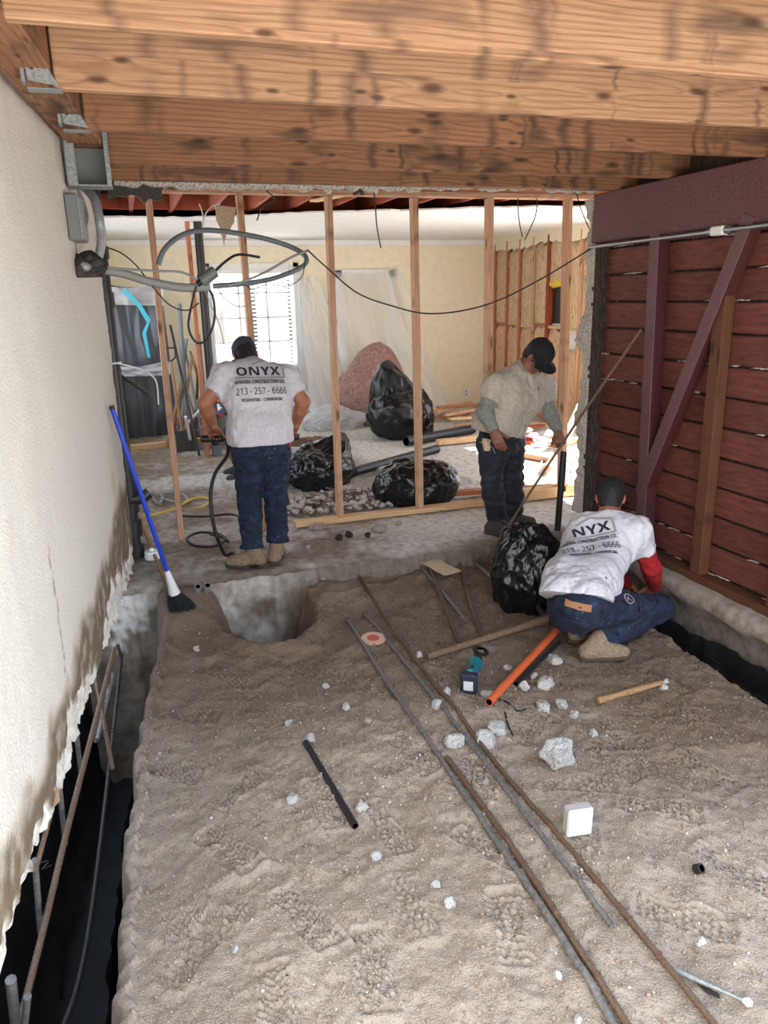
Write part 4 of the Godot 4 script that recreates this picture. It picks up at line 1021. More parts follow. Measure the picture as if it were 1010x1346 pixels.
	tag(lumber("timber", Vector3(-0.025, 0.000, -10.387) + Vector3(0, 0.04, 0), Vector3(0.539, 0.000, -11.018) + Vector3(0, 0.04, 0), 0.05, 0.06, M.old_wood), "short grey board end lying behind the long pale timber", "board")
	# cords on the floor behind the frame
	tag(cable("power_cord", [Vector3(-0.035, 0.020, -6.501), Vector3(0.083, 0.020, -6.502), Vector3(0.262, 0.020, -6.660), Vector3(0.412, 0.020, -6.905), Vector3(0.521, 0.020, -6.916), Vector3(0.562, 0.020, -6.782), Vector3(0.477, 0.020, -6.595), Vector3(0.397, 0.020, -6.575)], 0.009, M.yellow), "yellow extension cord on the floor behind the frame", "cord")
	tag(cable("power_cord", [Vector3(0.244, 0.020, -6.383), Vector3(0.470, 0.020, -6.262), Vector3(0.658, 0.020, -6.257), Vector3(0.741, 0.020, -6.122), Vector3(0.721, 0.020, -5.895)], 0.010, M.cable_black), "black cable running straight along the floor to the breaker worker's feet", "cord")
	tag(cable("power_cord", [Vector3(0.050, 0.030, -7.200), Vector3(0.116, 0.020, -6.860), Vector3(0.164, 0.020, -7.042), Vector3(0.158, 0.020, -7.195), Vector3(0.229, 0.020, -7.227), Vector3(0.346, 0.020, -7.114), Vector3(0.368, 0.020, -6.866), Vector3(0.261, 0.020, -6.855), Vector3(0.176, 0.020, -7.007)], 0.012, M.cable_gray), "grey hose curled in an open loop behind the leftmost stud", "hose")
	tag(cable("power_cord", [Vector3(0.561, 0.020, -5.496), Vector3(0.520, 0.020, -5.717), Vector3(0.380, 0.020, -5.818), Vector3(0.278, 0.020, -5.693), Vector3(0.318, 0.020, -5.499), Vector3(0.453, 0.020, -5.424), Vector3(0.549, 0.020, -5.580), Vector3(0.454, 0.020, -5.744)], 0.010, M.cable_black), "black cable coiled flat on the slab at the foot of the frame", "cord")
	# the rubbish heap in front of the bags: splinters, lath and crumbs
	var hb := Build.new(); var hs := Build.new()
	var hc := Vector3(1.636, 0.000, -5.916) + Vector3(0, 0, -0.34)
	for k in 420:
		var a := r.randf() * TAU; var q := sqrt(r.randf())
		var p := hc + Vector3(cos(a) * q * 0.62, 0.02 + 0.16 * (1.0 - q) * r.randf(), sin(a) * q * 0.30)
		var l := r.randf_range(0.03, 0.17)
		var bs := Basis.from_euler(Vector3(r.randf_range(-0.4, 0.4), r.randf() * TAU, r.randf_range(-0.3, 0.3)))
		if k % 5 < 3: hs.join(rock(200 + k, Vector3(l, l * 0.6, l * 0.7) * 0.5, 0.4, 2, 3), at(p, bs))
		else: hb.join(box(Vector3(l, 0.008, r.randf_range(0.006, 0.026)), 0.002), at(p, bs))
	var rh := thing("rubble_heap", "low heap of brown splintered lath and crumbs by the foot of the third stud", "rubble", hc)
	rh.set_meta("kind", "stuff")
	put("splinters", hb.done(), M.trash, rh, at(-hc))
	put("crumbs", hs.done(), M.plaster, rh, at(-hc))

func make_hanging_things() -> void:
	# the loop of hose and its grey sleeve coming out of the left wall
	var z := -4.95
	tag(cable("hose_loop", [Vector3(0.229, 1.961, -4.900), Vector3(0.272, 2.046, -4.900), Vector3(0.370, 2.122, -4.950), Vector3(0.493, 2.160, -5.000), Vector3(0.673, 2.156, -5.050), Vector3(0.916, 2.119, -5.100), Vector3(1.099, 2.059, -5.100), Vector3(1.160, 1.995, -5.050), Vector3(1.106, 1.938, -5.000), Vector3(0.921, 1.875, -4.950), Vector3(0.722, 1.845, -4.900), Vector3(0.535, 1.834, -4.880)], 0.016, M.gray_pvc), "thick dark grey hose bent in a wide loop across the opening at head height", "hose")
	var sl := tag(cable("pipe_sleeve", [Vector3(-0.204, 1.956, -4.780), Vector3(-0.102, 1.935, -4.800), Vector3(0.018, 1.915, -4.840), Vector3(0.183, 1.862, -4.860), Vector3(0.355, 1.829, -4.880), Vector3(0.512, 1.830, -4.880)], 0.026, M.cable_gray), "thick pale sleeve running from the stucco wall into the hose loop", "pipe")
	var jb := thing("cable_connector", "black cylindrical connector where the hose and the wires meet", "connector", Vector3(0.510, 1.891, -4.860))
	put("body", tube([Vector3(-0.045, -0.03, 0), Vector3(-0.04, -0.027, 0), Vector3(0.04, 0.027, 0), Vector3(0.045, 0.03, 0)], 0.036, 14, [0.026, 0.036, 0.036, 0.026]).done(), M.box_gray, jb)
	put("boot", tube([Vector3(-0.07, -0.045, 0), Vector3(-0.04, -0.027, 0)], 0.02, 10).done(), M.cable_black, jb)
	put("tail", tube(smooth_path([Vector3(0.045, 0.03, 0), Vector3(0.12, 0.09, -0.02), Vector3(0.20, 0.125, -0.05), Vector3(0.33, 0.11, -0.08)], 8), 0.008, 7).done(), M.cable_black, jb)
	var ws := [
		[[Vector3(0.434, 1.836, -4.860), Vector3(0.398, 1.731, -4.860), Vector3(0.366, 1.600, -4.840), Vector3(0.403, 1.509, -4.840), Vector3(0.470, 1.523, -4.860), Vector3(0.527, 1.638, -4.880), Vector3(0.529, 1.773, -4.880), Vector3(0.489, 1.835, -4.880)], 0.007, M.cable_black, "black cable hanging in a long loop below the connector", "cable"],
		[[Vector3(-0.085, 1.948, -4.800), Vector3(0.062, 1.934, -4.820), Vector3(0.210, 1.925, -4.840), Vector3(0.362, 1.915, -4.860), Vector3(0.454, 1.862, -4.860)], 0.007, M.cable_gray, "grey cable arching over the pale sleeve to the connector", "cable"],
		[[Vector3(-0.048, 2.057, -4.850), Vector3(0.031, 2.023, -4.850), Vector3(0.107, 1.952, -4.850), Vector3(0.180, 1.840, -4.850), Vector3(0.268, 1.735, -4.900), Vector3(0.366, 1.697, -4.900), Vector3(0.447, 1.739, -4.900)], 0.004, M.cable_black, "thin dark wire drooping from the black pipe past the leftmost stud", "cable"],
		[[Vector3(1.156, 2.039, -5.000), Vector3(1.052, 2.005, -4.960), Vector3(0.867, 1.914, -4.900), Vector3(0.729, 1.862, -4.880), Vector3(0.626, 1.833, -4.880)], 0.008, M.cable_gray, "grey rod strung inside the hose loop", "cable"],
		[[Vector3(1.137, 1.965, -5.000), Vector3(1.096, 1.876, -4.950), Vector3(0.995, 1.826, -4.900), Vector3(0.872, 1.838, -4.900), Vector3(0.766, 1.813, -4.900), Vector3(0.733, 1.867, -4.900)], 0.003, M.cable_black, "thin wire hanging in a bow under the far end of the hose loop", "cable"],
		[[Vector3(0.563, 1.825, -4.900), Vector3(0.612, 1.748, -4.900), Vector3(0.702, 1.710, -4.900), Vector3(0.790, 1.758, -4.900), Vector3(0.816, 1.857, -4.900)], 0.003, M.cable_gray, "thin pale wire drooping under the hose loop in front of the window", "cable"],
		[[Vector3(1.156, 2.048, -5.000), Vector3(1.281, 1.936, -5.000), Vector3(1.465, 1.776, -4.950), Vector3(1.699, 1.689, -4.950), Vector3(1.942, 1.633, -4.950), Vector3(2.222, 1.645, -4.950), Vector3(2.510, 1.714, -4.950), Vector3(2.862, 1.865, -4.950), Vector3(3.190, 2.044, -4.920)], 0.005, M.cable_black, "long thin black wire sagging right across the opening in front of the studs", "cable"],
		[[Vector3(1.548, 2.371, -4.800), Vector3(1.555, 2.271, -4.800), Vector3(1.562, 2.160, -4.800), Vector3(1.584, 2.043, -4.800)], 0.004, M.cable_black, "short black wire hanging from the header between the third and fourth studs", "cable"],
		[[Vector3(3.028, 2.521, -5.720), Vector3(3.024, 2.411, -5.720), Vector3(3.041, 2.288, -5.720), Vector3(3.071, 2.175, -5.720)], 0.004, M.cable_black, "straight dark wire hanging in front of the insulation beside the fifth stud", "cable"],
		[[Vector3(3.127, 2.523, -5.720), Vector3(3.190, 2.457, -5.720), Vector3(3.181, 2.334, -5.720), Vector3(3.124, 2.215, -5.720), Vector3(3.092, 2.152, -5.720)], 0.004, M.cable_black, "bent dark wire hanging in front of the insulation, curling towards the fifth stud", "cable"],
		[[Vector3(3.536, 2.530, -5.720), Vector3(3.447, 2.380, -5.500), Vector3(3.323, 2.231, -5.200), Vector3(3.231, 2.107, -4.950)], 0.004, M.cable_black, "dark wire slanting from the frame's top plate to the conduit's end", "cable"],
		[[Vector3(0.837, 2.397, -4.800), Vector3(0.892, 2.363, -4.820), Vector3(0.926, 2.321, -4.820), Vector3(0.854, 2.278, -4.820), Vector3(0.817, 2.202, -4.820)], 0.004, M.cable_black, "curled black wire hanging beside the second stud's top", "cable"],
		[[Vector3(0.579, 2.392, -5.720), Vector3(0.595, 2.333, -5.720), Vector3(0.598, 2.254, -5.720)], 0.005, M.cable_white, "white wire hanging just left of the upright pipe's top", "cable"],
		[[Vector3(0.724, 2.393, -5.720), Vector3(0.660, 2.373, -5.720), Vector3(0.614, 2.323, -5.720), Vector3(0.587, 2.244, -5.720)], 0.005, M.cable_white, "white wire arching over the upright pipe's top", "cable"],
		[[Vector3(0.477, 1.818, -4.860), Vector3(0.533, 1.683, -4.900), Vector3(0.568, 1.545, -4.900), Vector3(0.576, 1.406, -4.900)], 0.003, M.cable_gray, "thin grey wire trailing from the connector down to the breaker worker's shoulder", "cable"],
	]
	for q in ws: tag(cable("hanging_cable", q[0], q[1], q[2]), q[3], q[4])
	var hp := sheet([Vector3(0.684, 2.376, -5.700), Vector3(0.835, 2.373, -5.700), Vector3(0.812, 2.273, -5.700), Vector3(0.753, 2.203, -5.700), Vector3(0.726, 2.118, -5.700), Vector3(0.709, 2.233, -5.700), Vector3(0.682, 2.292, -5.700)], Vector3(0.2, 0, 1).normalized(), 0.014, 0.006, 0.03)
	tag(put("torn_board_scrap", hp.done(), M.card), "pointed brown scrap of torn board hanging from the ceiling left of the second stud", "debris")
	# left: black pipe with its fittings, the stud behind it
	var base := Vector3(-0.092, 0.000, -5.454)
	var vp := thing("drain_stack", "black drain stack with thick couplings at its foot beside the stucco wall", "pipe", base)
	put("pipe", tube([Vector3(0, 0.0, 0), Vector3(0, 2.58, 0)], 0.040, 18).done(), M.abs, vp)
	for q in [[0.0, 0.10, 0.058], [0.16, 0.28, 0.060], [0.33, 0.40, 0.056], [0.46, 0.56, 0.058], [1.72, 1.82, 0.052], [2.02, 2.10, 0.05]]:
		put("coupling", tube([Vector3(0, q[0], 0), Vector3(0, q[0] + 0.008, 0), Vector3(0, q[1] - 0.008, 0), Vector3(0, q[1], 0)], q[2], 18, [q[2] - 0.006, q[2], q[2], q[2] - 0.006]).done(), M.abs, vp)
	put("side_branch", tube(smooth_path([Vector3(0, 0.42, 0), Vector3(0.07, 0.43, 0.01), Vector3(0.13, 0.46, 0.0)], 5), 0.042, 14).done(), M.abs, vp)
	put("strap", tube([Vector3(-0.05, 1.36, 0.04), Vector3(0.05, 1.37, 0.045)], 0.006, 6).done(), M.cable_white, vp)
	tag(lumber("loose_stud", base + Vector3(-0.11, 0.0, -0.02), base + Vector3(-0.11, 2.55, -0.02), 0.05, 0.09, M.brown_wood, self, Vector3.RIGHT), "dark brown stud squeezed between the stucco wall and the black drain stack", "stud")
	tag(put("steel_rod", tube([base + Vector3(-0.14, 1.42, 0.08), base + Vector3(0.20, 1.10, -0.5)], 0.014, 8).done(), M.iron), "dark rod slanting behind the drain stack, tied on with white wire", "rod")
	tag(cable("tie_wire", [base + Vector3(0.0, 1.37, 0.05), base + Vector3(0.10, 1.34, 0.0), base + Vector3(0.20, 1.29, -0.08), base + Vector3(0.26, 1.22, -0.1), base + Vector3(0.26, 1.06, -0.1)], 0.005, M.cable_white), "white wire bent down from the drain stack beside the leftmost stud", "wire")
	var pc := thing("plumbing_plug", "round white pipe plug on the slab at the foot of the drain stack", "plug", Vector3(0.015, 0.000, -5.375))
	put("cap", lathe([Vector2(0.0, 0.0), Vector2(0.052, 0.0), Vector2(0.055, 0.01), Vector2(0.055, 0.05), Vector2(0.05, 0.058), Vector2(0.0, 0.06)]).done(), M.white, pc)
	put("square_lug", box(Vector3(0.03, 0.02, 0.03), 0.003).done(), M.white, pc, at(Vector3(0, 0.068, 0)))
	# grey box and its conduits on the stucco
	var gb := thing("junction_box", "small grey junction box on the top end of the stucco wall", "box", Vector3(-0.157, 2.026, -3.991))
	put("box", box(Vector3(0.19, 0.2, 0.055), 0.006).done(), M.box_gray, gb, at(Vector3(0, 0.10, 0), along(Vector3(0.1113, 0, -0.9938))))
	put("lid", box(Vector3(0.175, 0.185, 0.008), 0.003).done(), M.galv, gb, at(Vector3(0.028, 0.10, 0.003), along(Vector3(0.1113, 0, -0.9938))))
	tag(cable("flexible_conduit", [Vector3(-0.109, 2.292, -4.245), Vector3(-0.071, 2.228, -4.132), Vector3(-0.058, 2.120, -4.067), Vector3(-0.063, 2.027, -4.111), Vector3(-0.093, 1.951, -4.114), Vector3(-0.137, 1.915, -3.987), Vector3(-0.155, 1.940, -4.008)], 0.022, M.galv), "fat grey flexible conduit looping down the end of the stucco wall", "conduit")
	tag(cable("flexible_conduit", [Vector3(-0.138, 2.278, -4.166), Vector3(-0.123, 2.215, -4.204), Vector3(-0.116, 2.154, -4.180), Vector3(-0.131, 2.098, -4.134)], 0.010, M.galv), "thin grey conduit dropping into the junction box", "conduit")
	tag(put("cable_knot", bag(19, Vector3(0.15, 0.12, 0.10), 0.4, Vector3.ZERO, 4).done(), M.iron, self, at(Vector3(-0.143, 1.913, -4.030))), "dark tangle of tape where the sleeve leaves the stucco wall", "tape")

# ---------------------------------------------------------------- the earth floor: bars, tools, rubble
func gy(p: Vector3, up := 0.0) -> Vector3:            # on the dirt
	return Vector3(p.x, dirt_height(p.x, p.z) + up, p.z)

# ribbed reinforcing bar through the given points
func rebar_mesh(pts: Array, r: float, on_dirt := false) -> ArrayMesh:
	var path := PackedVector3Array(); var rad := []
	var total := 0.0
	for k in pts.size() - 1: total += (pts[k] as Vector3).distance_to(pts[k + 1])
	var step := 0.0062
	var smooth := smooth_path(pts, 24) if pts.size() > 2 else PackedVector3Array(pts)
	if on_dirt:      # the bar rides on the high spots
		for k in smooth.size(): smooth[k].y = maxf(smooth[k].y, dirt_height(smooth[k].x, smooth[k].z) + r * 0.75)
		var eased := smooth.duplicate()
		for k in range(2, smooth.size() - 2): eased[k].y = maxf(smooth[k].y, (smooth[k - 2].y + smooth[k - 1].y + smooth[k].y + smooth[k + 1].y + smooth[k + 2].y) * 0.2)
		smooth = eased
	var n := 0
	for k in smooth.size() - 1:
		var d := smooth[k].distance_to(smooth[k + 1])
		var c := maxi(1, int(d / step))
		for j in c:
			path.append(smooth[k].lerp(smooth[k + 1], float(j) / c))
			rad.append(r * (1.10 if n % 2 == 0 else 0.93))
			n += 1
	path.append(smooth[-1]); rad.append(r)
	return tube(path, r, 8, rad).done()

func make_bars() -> void:
	var c := 0.013
	var bars := [
		[[gy(Vector3(1.114, -0.170, -4.221), c), gy(Vector3(1.093, -0.170, -3.304), c + .004), gy(Vector3(1.096, -0.170, -2.726), c), gy(Vector3(1.090, -0.170, -2.196), c), gy(Vector3(1.075, -0.170, -1.705), c), gy(Vector3(1.065, -0.170, -1.336), c)], M.rebar, "long grey ribbed bar lying nearest the short black pipe on the dirt", "rebar", 0.0115],
		[[gy(Vector3(1.121, -0.170, -2.649), c), gy(Vector3(1.126, -0.170, -2.179), c + .002), gy(Vector3(1.106, -0.170, -1.693), c), gy(Vector3(1.099, -0.170, -1.324), c)], M.rusty, "rust-streaked ribbed bar lying tight beside the long grey one", "rebar", 0.0115],
		[[gy(Vector3(1.379, -0.170, -5.103), c + .02), gy(Vector3(1.326, -0.170, -4.126), c + .012), gy(Vector3(1.309, -0.170, -3.221), c + .004), gy(Vector3(1.305, -0.170, -2.362), c), gy(Vector3(1.309, -0.170, -1.738), c), gy(Vector3(1.320, -0.170, -1.245), c)], M.rusty, "longest rusty bar running from the slab edge to the near corner", "rebar", 0.010],
		[[gy(Vector3(1.247, -0.170, -4.270), c), gy(Vector3(1.254, -0.170, -3.461), c), gy(Vector3(1.257, -0.170, -2.862), c), gy(Vector3(1.250, -0.170, -2.138), c), gy(Vector3(1.246, -0.170, -1.621), c)], M.rebar, "dark bar lying close along the longest rusty one and ending short of it", "rebar", 0.010],
		[[gy(Vector3(1.813, -0.170, -5.016), c + .03), gy(Vector3(1.806, -0.170, -4.434), c + .02), gy(Vector3(1.786, -0.170, -3.933), c)], M.rebar, "short bar running from the slab edge across the cardboard scrap", "rebar", 0.011],
		[[gy(Vector3(1.848, -0.170, -4.663), c + .02), gy(Vector3(1.724, -0.170, -4.095), c + .015), gy(Vector3(1.623, -0.170, -3.655), c)], M.rusty, "short bar whose end touches the wooden pick handle, under the cardboard scrap", "rebar", 0.011],
		[[gy(Vector3(2.143, -0.170, -4.846), c + .02), gy(Vector3(1.934, -0.170, -4.212), c + .01), gy(Vector3(1.780, -0.170, -3.703), c)], M.rusty, "short rusty bar lying just right of the cardboard scrap", "rebar", 0.011],
		[[gy(Vector3(1.787, -0.170, -4.270), c), gy(Vector3(1.796, -0.170, -3.978), c), gy(Vector3(1.707, -0.170, -3.845), c)], M.rusty, "thin bent offcut of wire among the short bars", "wire", 0.005],
		[[gy(Vector3(2.234, -0.170, -5.010), c + .03), gy(Vector3(2.202, -0.170, -4.426), c + .03), gy(Vector3(2.197, -0.170, -3.960), c + .03)], M.rebar, "short bar lying from the slab edge into the crumpled black bag", "rebar", 0.010],
		[[gy(Vector3(2.311, -0.170, -4.760), c), Vector3(2.827, 0.683, -4.650), Vector3(3.140, 1.508, -4.234)], M.rusty, "tall thin rusty bar leaning from the dirt up against the red board wall", "rebar", 0.010],
	]
	for q in bars: tag(put("rebar", rebar_mesh(q[0], q[4], q != bars[-1]), q[1]), q[2], q[3])
	tag(put("pipe_offcut", pipe(gy(Vector3(0.570, -0.170, -2.967), 0.012), gy(Vector3(0.626, -0.170, -2.370), 0.020), 0.014, 0.003, 14).done(), M.abs), "short black pipe half buried alone in the middle of the dirt", "pipe")
	# bars in the left trench
	var tr := [
		[[Vector3(-0.234, 0.000, -3.976) + Vector3(0, -0.02, 0), Vector3(-0.392, -0.140, -2.816), Vector3(-0.461, -0.220, -2.328), Vector3(-0.521, -0.300, -1.989)], M.rusty, "long rusty bar running the length of the left trench", 0.0115],
		[[Vector3(-0.328, -0.050, -3.735), Vector3(-0.258, -0.220, -3.157)], M.rusty, "short bar crossing the long trench bar at its tied joint", 0.010],
		[[Vector3(-0.245, -0.050, -3.737), Vector3(-0.325, -0.200, -3.391)], M.rebar, "grey bar end lying along the far part of the left trench", 0.010],
		[[Vector3(-0.282, -0.050, -3.594), Vector3(-0.357, -0.350, -3.632)], M.rebar, "steel stub standing under the wall beyond the tied joint", 0.010],
		[[Vector3(-0.381, 0.000, -3.150), Vector3(-0.402, -0.300, -3.273)], M.rebar, "steel stub standing under the broken wall edge by the white patch", 0.010],
		[[Vector3(-0.421, 0.000, -2.772), Vector3(-0.451, -0.350, -2.881)], M.rebar, "steel stub standing under the wall, halfway along the left trench", 0.010],
		[[Vector3(-0.466, 0.000, -2.357), Vector3(-0.504, -0.350, -2.433)], M.rebar, "steel stub standing under the wall, wired to a thin tie", 0.010],
		[[Vector3(-0.425, 0.050, -2.508), Vector3(-0.471, -0.050, -2.384)], M.rusty, "rusty bar slanting along the underside of the stucco wall", 0.009],
		[[Vector3(-0.494, -0.050, -1.932), Vector3(-0.533, -0.350, -2.037)], M.rebar, "thick bluish steel stub in the near end of the left trench", 0.014],
		[[Vector3(-0.456, -0.100, -1.910), Vector3(-0.513, -0.350, -2.004)], M.rebar, "thin grey stub beside the thick bluish one in the left trench", 0.010],
		[[Vector3(-0.229, -0.300, -4.506), Vector3(-0.370, -0.550, -2.698), Vector3(-0.460, -0.620, -2.249)], M.iron, "dark bar low in the left trench near its bottom", 0.010],
		[[Vector3(-0.225, -0.050, -4.114), Vector3(-0.229, -0.300, -4.452)], M.rebar, "short steel stub at the far end of the left trench", 0.010],
	]
	for q in tr: tag(put("rebar", rebar_mesh(q[0], q[3]), q[1]), q[2], "rebar")
	for k in 2:
		var p: Vector3 = [Vector3(-0.276, -0.130, -3.321), Vector3(-0.468, -0.060, -2.395)][k]
		var tw := [p + Vector3(-0.03, 0.0, 0.02), p + Vector3(0, 0.012, 0), p + Vector3(0.03, 0.0, -0.02), p + Vector3(0.01, -0.012, 0.0), p + Vector3(0.045, 0.02, 0.03)]
		tag(cable("tie_wire", tw, 0.0022, M.iron, self, 5, 5), ["twist of tie wire at the crossing of two bars in the left trench", "twist of tie wire on the steel stub in the near half of the left trench"][k], "wire")
	var rt := [[[Vector3(3.121, -0.350, -3.766), Vector3(3.122, -0.380, -3.300), Vector3(3.178, -0.400, -2.840)], "bar lying in the dark trench under the red wall, nearest the dirt"], [[Vector3(3.343, -0.300, -3.848), Vector3(3.272, -0.320, -3.351), Vector3(3.285, -0.340, -2.955)], "bar lying in the dark trench under the red wall, nearest the curb"]]
	for q in rt: tag(put("rebar", rebar_mesh(q[0], 0.010), M.iron), q[1], "rebar")

func make_broom() -> void:
	var foot := gy(Vector3(0.138, -0.120, -4.507), 0.0)
	var top := Vector3(-0.110, 1.191, -4.414)
	var o := thing("push_broom", "long-handled broom with a bright blue handle leaning on the stucco wall", "broom", foot)
	var d := (top - foot).normalized()
	var neck := foot + d * 0.16
	put("handle", tube([d * 0.26, top - foot], 0.0135, 12).done(), M.blue, o)
	put("tip", tube([top - foot, top - foot + d * 0.02], 0.0145, 12).done(), M.cable_black, o)
	put("ferrule", tube([d * 0.12, d * 0.16, d * 0.24, d * 0.28], 0.02, 12, [0.036, 0.03, 0.020, 0.016]).done(), M.white, o)
	var b := Build.new()
	var r := RandomNumberGenerator.new(); r.seed = 15
	for k in 420:
		var a := r.randf() * TAU; var q := sqrt(r.randf())
		var s := Vector3(cos(a) * q, 0, sin(a) * q)
		var p0 := d * 0.13 + s * 0.03
		var p1 := s * Vector3(0.085, 0, 0.05) + Vector3(0.015, 0.004 + 0.02 * r.randf(), 0.015)
		b.join(tube([p0, p0.lerp(p1, 0.5) + s * 0.01, p1], 0.0016, 3, [], false))
	var br := put("bristles", b.done(), M.bristle, o)
	br.set_meta("kind", "stuff")
	tag(put("wood_stake", tube([gy(Vector3(0.082, -0.100, -4.765), 0.0), Vector3(-0.065, 0.000, -6.298) + Vector3(0, 0.10, 0)], 0.012, 8).done(), M.handle_wood), "thin wooden stake leaning behind the broom", "stake")
	var st := thing("steel_socket", "pair of small dirty steel rings stuck in the bank beside the broom head", "fitting", gy(Vector3(0.287, -0.080, -4.686), 0.0))
	for s in [-1, 1]: put("ring", pipe(Vector3(0.03 * s, 0.0, 0.0), Vector3(0.03 * s + 0.008, 0.05, 0.035), 0.022, 0.006, 14).done(), M.galv, st)

func make_floor_things() -> void:
	# pick with a wooden handle
	var a := gy(Vector3(1.376, -0.160, -3.526), 0.02); var b2 := gy(Vector3(2.217, -0.140, -3.680), 0.05)
	var pk := thing("pickaxe", "heavy pickaxe with a thick worn wooden handle lying by the crouching worker", "pickaxe", a)
	var d := b2 - a
	put("handle", tube([Vector3.ZERO, d * 0.02, d * 0.3, d * 0.75, d * 0.93, d], 0.02, 12, [0.017, 0.021, 0.019, 0.022, 0.03, 0.028]).done(), M.old_handle, pk)
	var sd := d.normalized().cross(Vector3.UP).normalized()
	put("head", tube(smooth_path([d - sd * 0.18 + Vector3(0.04, 0.03, 0), d - sd * 0.09 + Vector3(0.01, 0.015, 0), d, d + sd * 0.12 + Vector3(0.02, -0.01, 0), d + sd * 0.26 + Vector3(0.08, -0.04, 0)], 6), 0.024, 8, [0.008, 0.010, 0.012, 0.014, 0.016, 0.018, 0.019, 0.020, 0.022, 0.024, 0.028, 0.031, 0.033, 0.031, 0.028, 0.024, 0.022, 0.020, 0.018, 0.016, 0.014, 0.012, 0.010, 0.008, 0.006]).done(), M.iron, pk)
	# pipes
	tag(put("steel_pipe", pipe(gy(Vector3(1.460, -0.150, -2.937), 0.028), gy(Vector3(2.178, -0.150, -3.535), 0.045), 0.020, 0.004).done(), M.orange), "orange painted steel pipe lying across the dirt by the crouching worker", "pipe")
	tag(put("steel_pipe", pipe(gy(Vector3(1.679, -0.150, -3.075), 0.022), gy(Vector3(2.146, -0.150, -3.440), 0.030), 0.014, 0.003).done(), M.abs), "thin black pipe lying beside the orange one", "pipe")
	# hammer handle
	var ha := gy(Vector3(1.998, -0.170, -2.839), 0.018); var hb := gy(Vector3(2.382, -0.170, -2.855), 0.022)
	var hm := thing("hammer_handle", "loose wooden hammer handle lying on the dirt near the right trench", "handle", ha)
	var hd := hb - ha
	put("shaft", tube([Vector3.ZERO, hd * 0.03, hd * 0.25, hd * 0.6, hd * 0.9, hd], 0.016, 12, [0.016, 0.019, 0.015, 0.017, 0.013, 0.012]).done(), M.handle_wood, hm)
	put("wedge", rock(91, Vector3(0.035, 0.03, 0.03), 0.3, 3, 4).done(), M.chunk, hm, at(hd * 1.06))
	# cordless tool: battery, motor, head
	var tp := gy(Vector3(1.457, -0.170, -3.157), 0.0)
	var to := thing("cordless_tool", "teal cordless grinder with a dark battery standing on the dirt by the orange pipe", "power tool", tp)
	var dir := (Vector3(1.686, -0.170, -3.507) - Vector3(1.457, -0.170, -3.157)).normalized()
	var bt := along(dir, Vector3.UP)
	put("battery", box(Vector3(0.055, 0.105, 0.082), 0.008).done(), mat(rgb(34, 40, 58), 0.5), to, at(Vector3(0, 0.055, 0), bt))
	put("battery_label", box(Vector3(0.003, 0.05, 0.048), 0.001).done(), M.paper, to, at(-bt.x * 0.029 + Vector3(0, 0.05, 0), bt))
	var body := Build.new()
	body.join(tube([bt.x * 0.02 + Vector3(0, 0.085, 0), bt.x * 0.05 + Vector3(0, 0.07, 0), bt.x * 0.14 + Vector3(0, 0.06, 0), bt.x * 0.16 + Vector3(0, 0.058, 0), bt.x * 0.22 + Vector3(0, 0.055, 0), bt.x * 0.235 + Vector3(0, 0.055, 0)], 0.034, 18, [0.028, 0.032, 0.030, 0.038, 0.038, 0.030]))
	put("motor_body", body.done(), M.teal, to)
	put("gear_head", tube([bt.x * 0.235 + Vector3(0, 0.055, 0), bt.x * 0.28 + Vector3(0, 0.05, 0), bt.x * 0.30 + Vector3(0, 0.05, 0)], 0.03, 14, [0.029, 0.028, 0.018]).done(), M.iron, to)
	put("switch", box(Vector3(0.03, 0.012, 0.02), 0.003).done(), M.cable_black, to, at(bt.x * 0.09 + Vector3(0, 0.095, 0), bt))
	var wr := pipe(gy(Vector3(1.691, -0.170, -3.515), 0.004), gy(Vector3(1.691, -0.170, -3.515), 0.016) + Vector3(0.003, 0, 0.002), 0.045, 0.018, 24)
	tag(put("flange_ring", wr.done(), M.iron), "dark steel flange ring lying beyond the teal grinder", "ring")
	# abrasive disc
	var dp := gy(Vector3(1.179, -0.170, -3.882), 0.008)
	var di := thing("cutting_disc", "flat round cutting disc with a worn pink centre lying between the bars", "disc", dp)
	put("wheel", lathe([Vector2(0.010, 0.0), Vector2(0.072, 0.0), Vector2(0.072, 0.004), Vector2(0.010, 0.005)], 32).done(), M.disc, di, at(Vector3.ZERO, Basis(Vector3.RIGHT, 0.10)))
	put("centre_label", lathe([Vector2(0.010, 0.005), Vector2(0.036, 0.0065), Vector2(0.010, 0.007)], 28).done(), mat(rgb(196, 92, 80), 0.8), di, at(Vector3.ZERO, Basis(Vector3.RIGHT, 0.10)))
	# cardboard
	var cs := sheet([gy(Vector3(1.801, -0.160, -4.750), 0.05), gy(Vector3(1.962, -0.160, -4.786), 0.05), gy(Vector3(1.960, -0.160, -4.670), 0.05), gy(Vector3(2.004, -0.160, -4.478), 0.05), gy(Vector3(1.860, -0.160, -4.444), 0.05)], Vector3.UP, 0.004, 0.006, 0.05)
	tag(put("cardboard_scrap", cs.done(), M.card), "tan piece of cardboard lying over the short bars near the slab edge", "cardboard")
	# concrete lumps
	tag(put("concrete_chunk", rock(101, Vector3(0.185, 0.14, 0.15), 0.2, 5, 9).done(), M.chunk, self, at(gy(Vector3(1.549, -0.170, -2.449), 0.05), yaw(30))), "largest rough white lump of concrete, alone on the dirt right of the bars", "concrete chunk")
	var wb := box(Vector3(0.095, 0.10, 0.06), 0.006)
	for k in wb.v.size(): wb.v[k] += Vector3(0.01 * wb.v[k].y / 0.05, 0.006 * nz.get_noise_3dv(wb.v[k] * 900.0), 0.0)
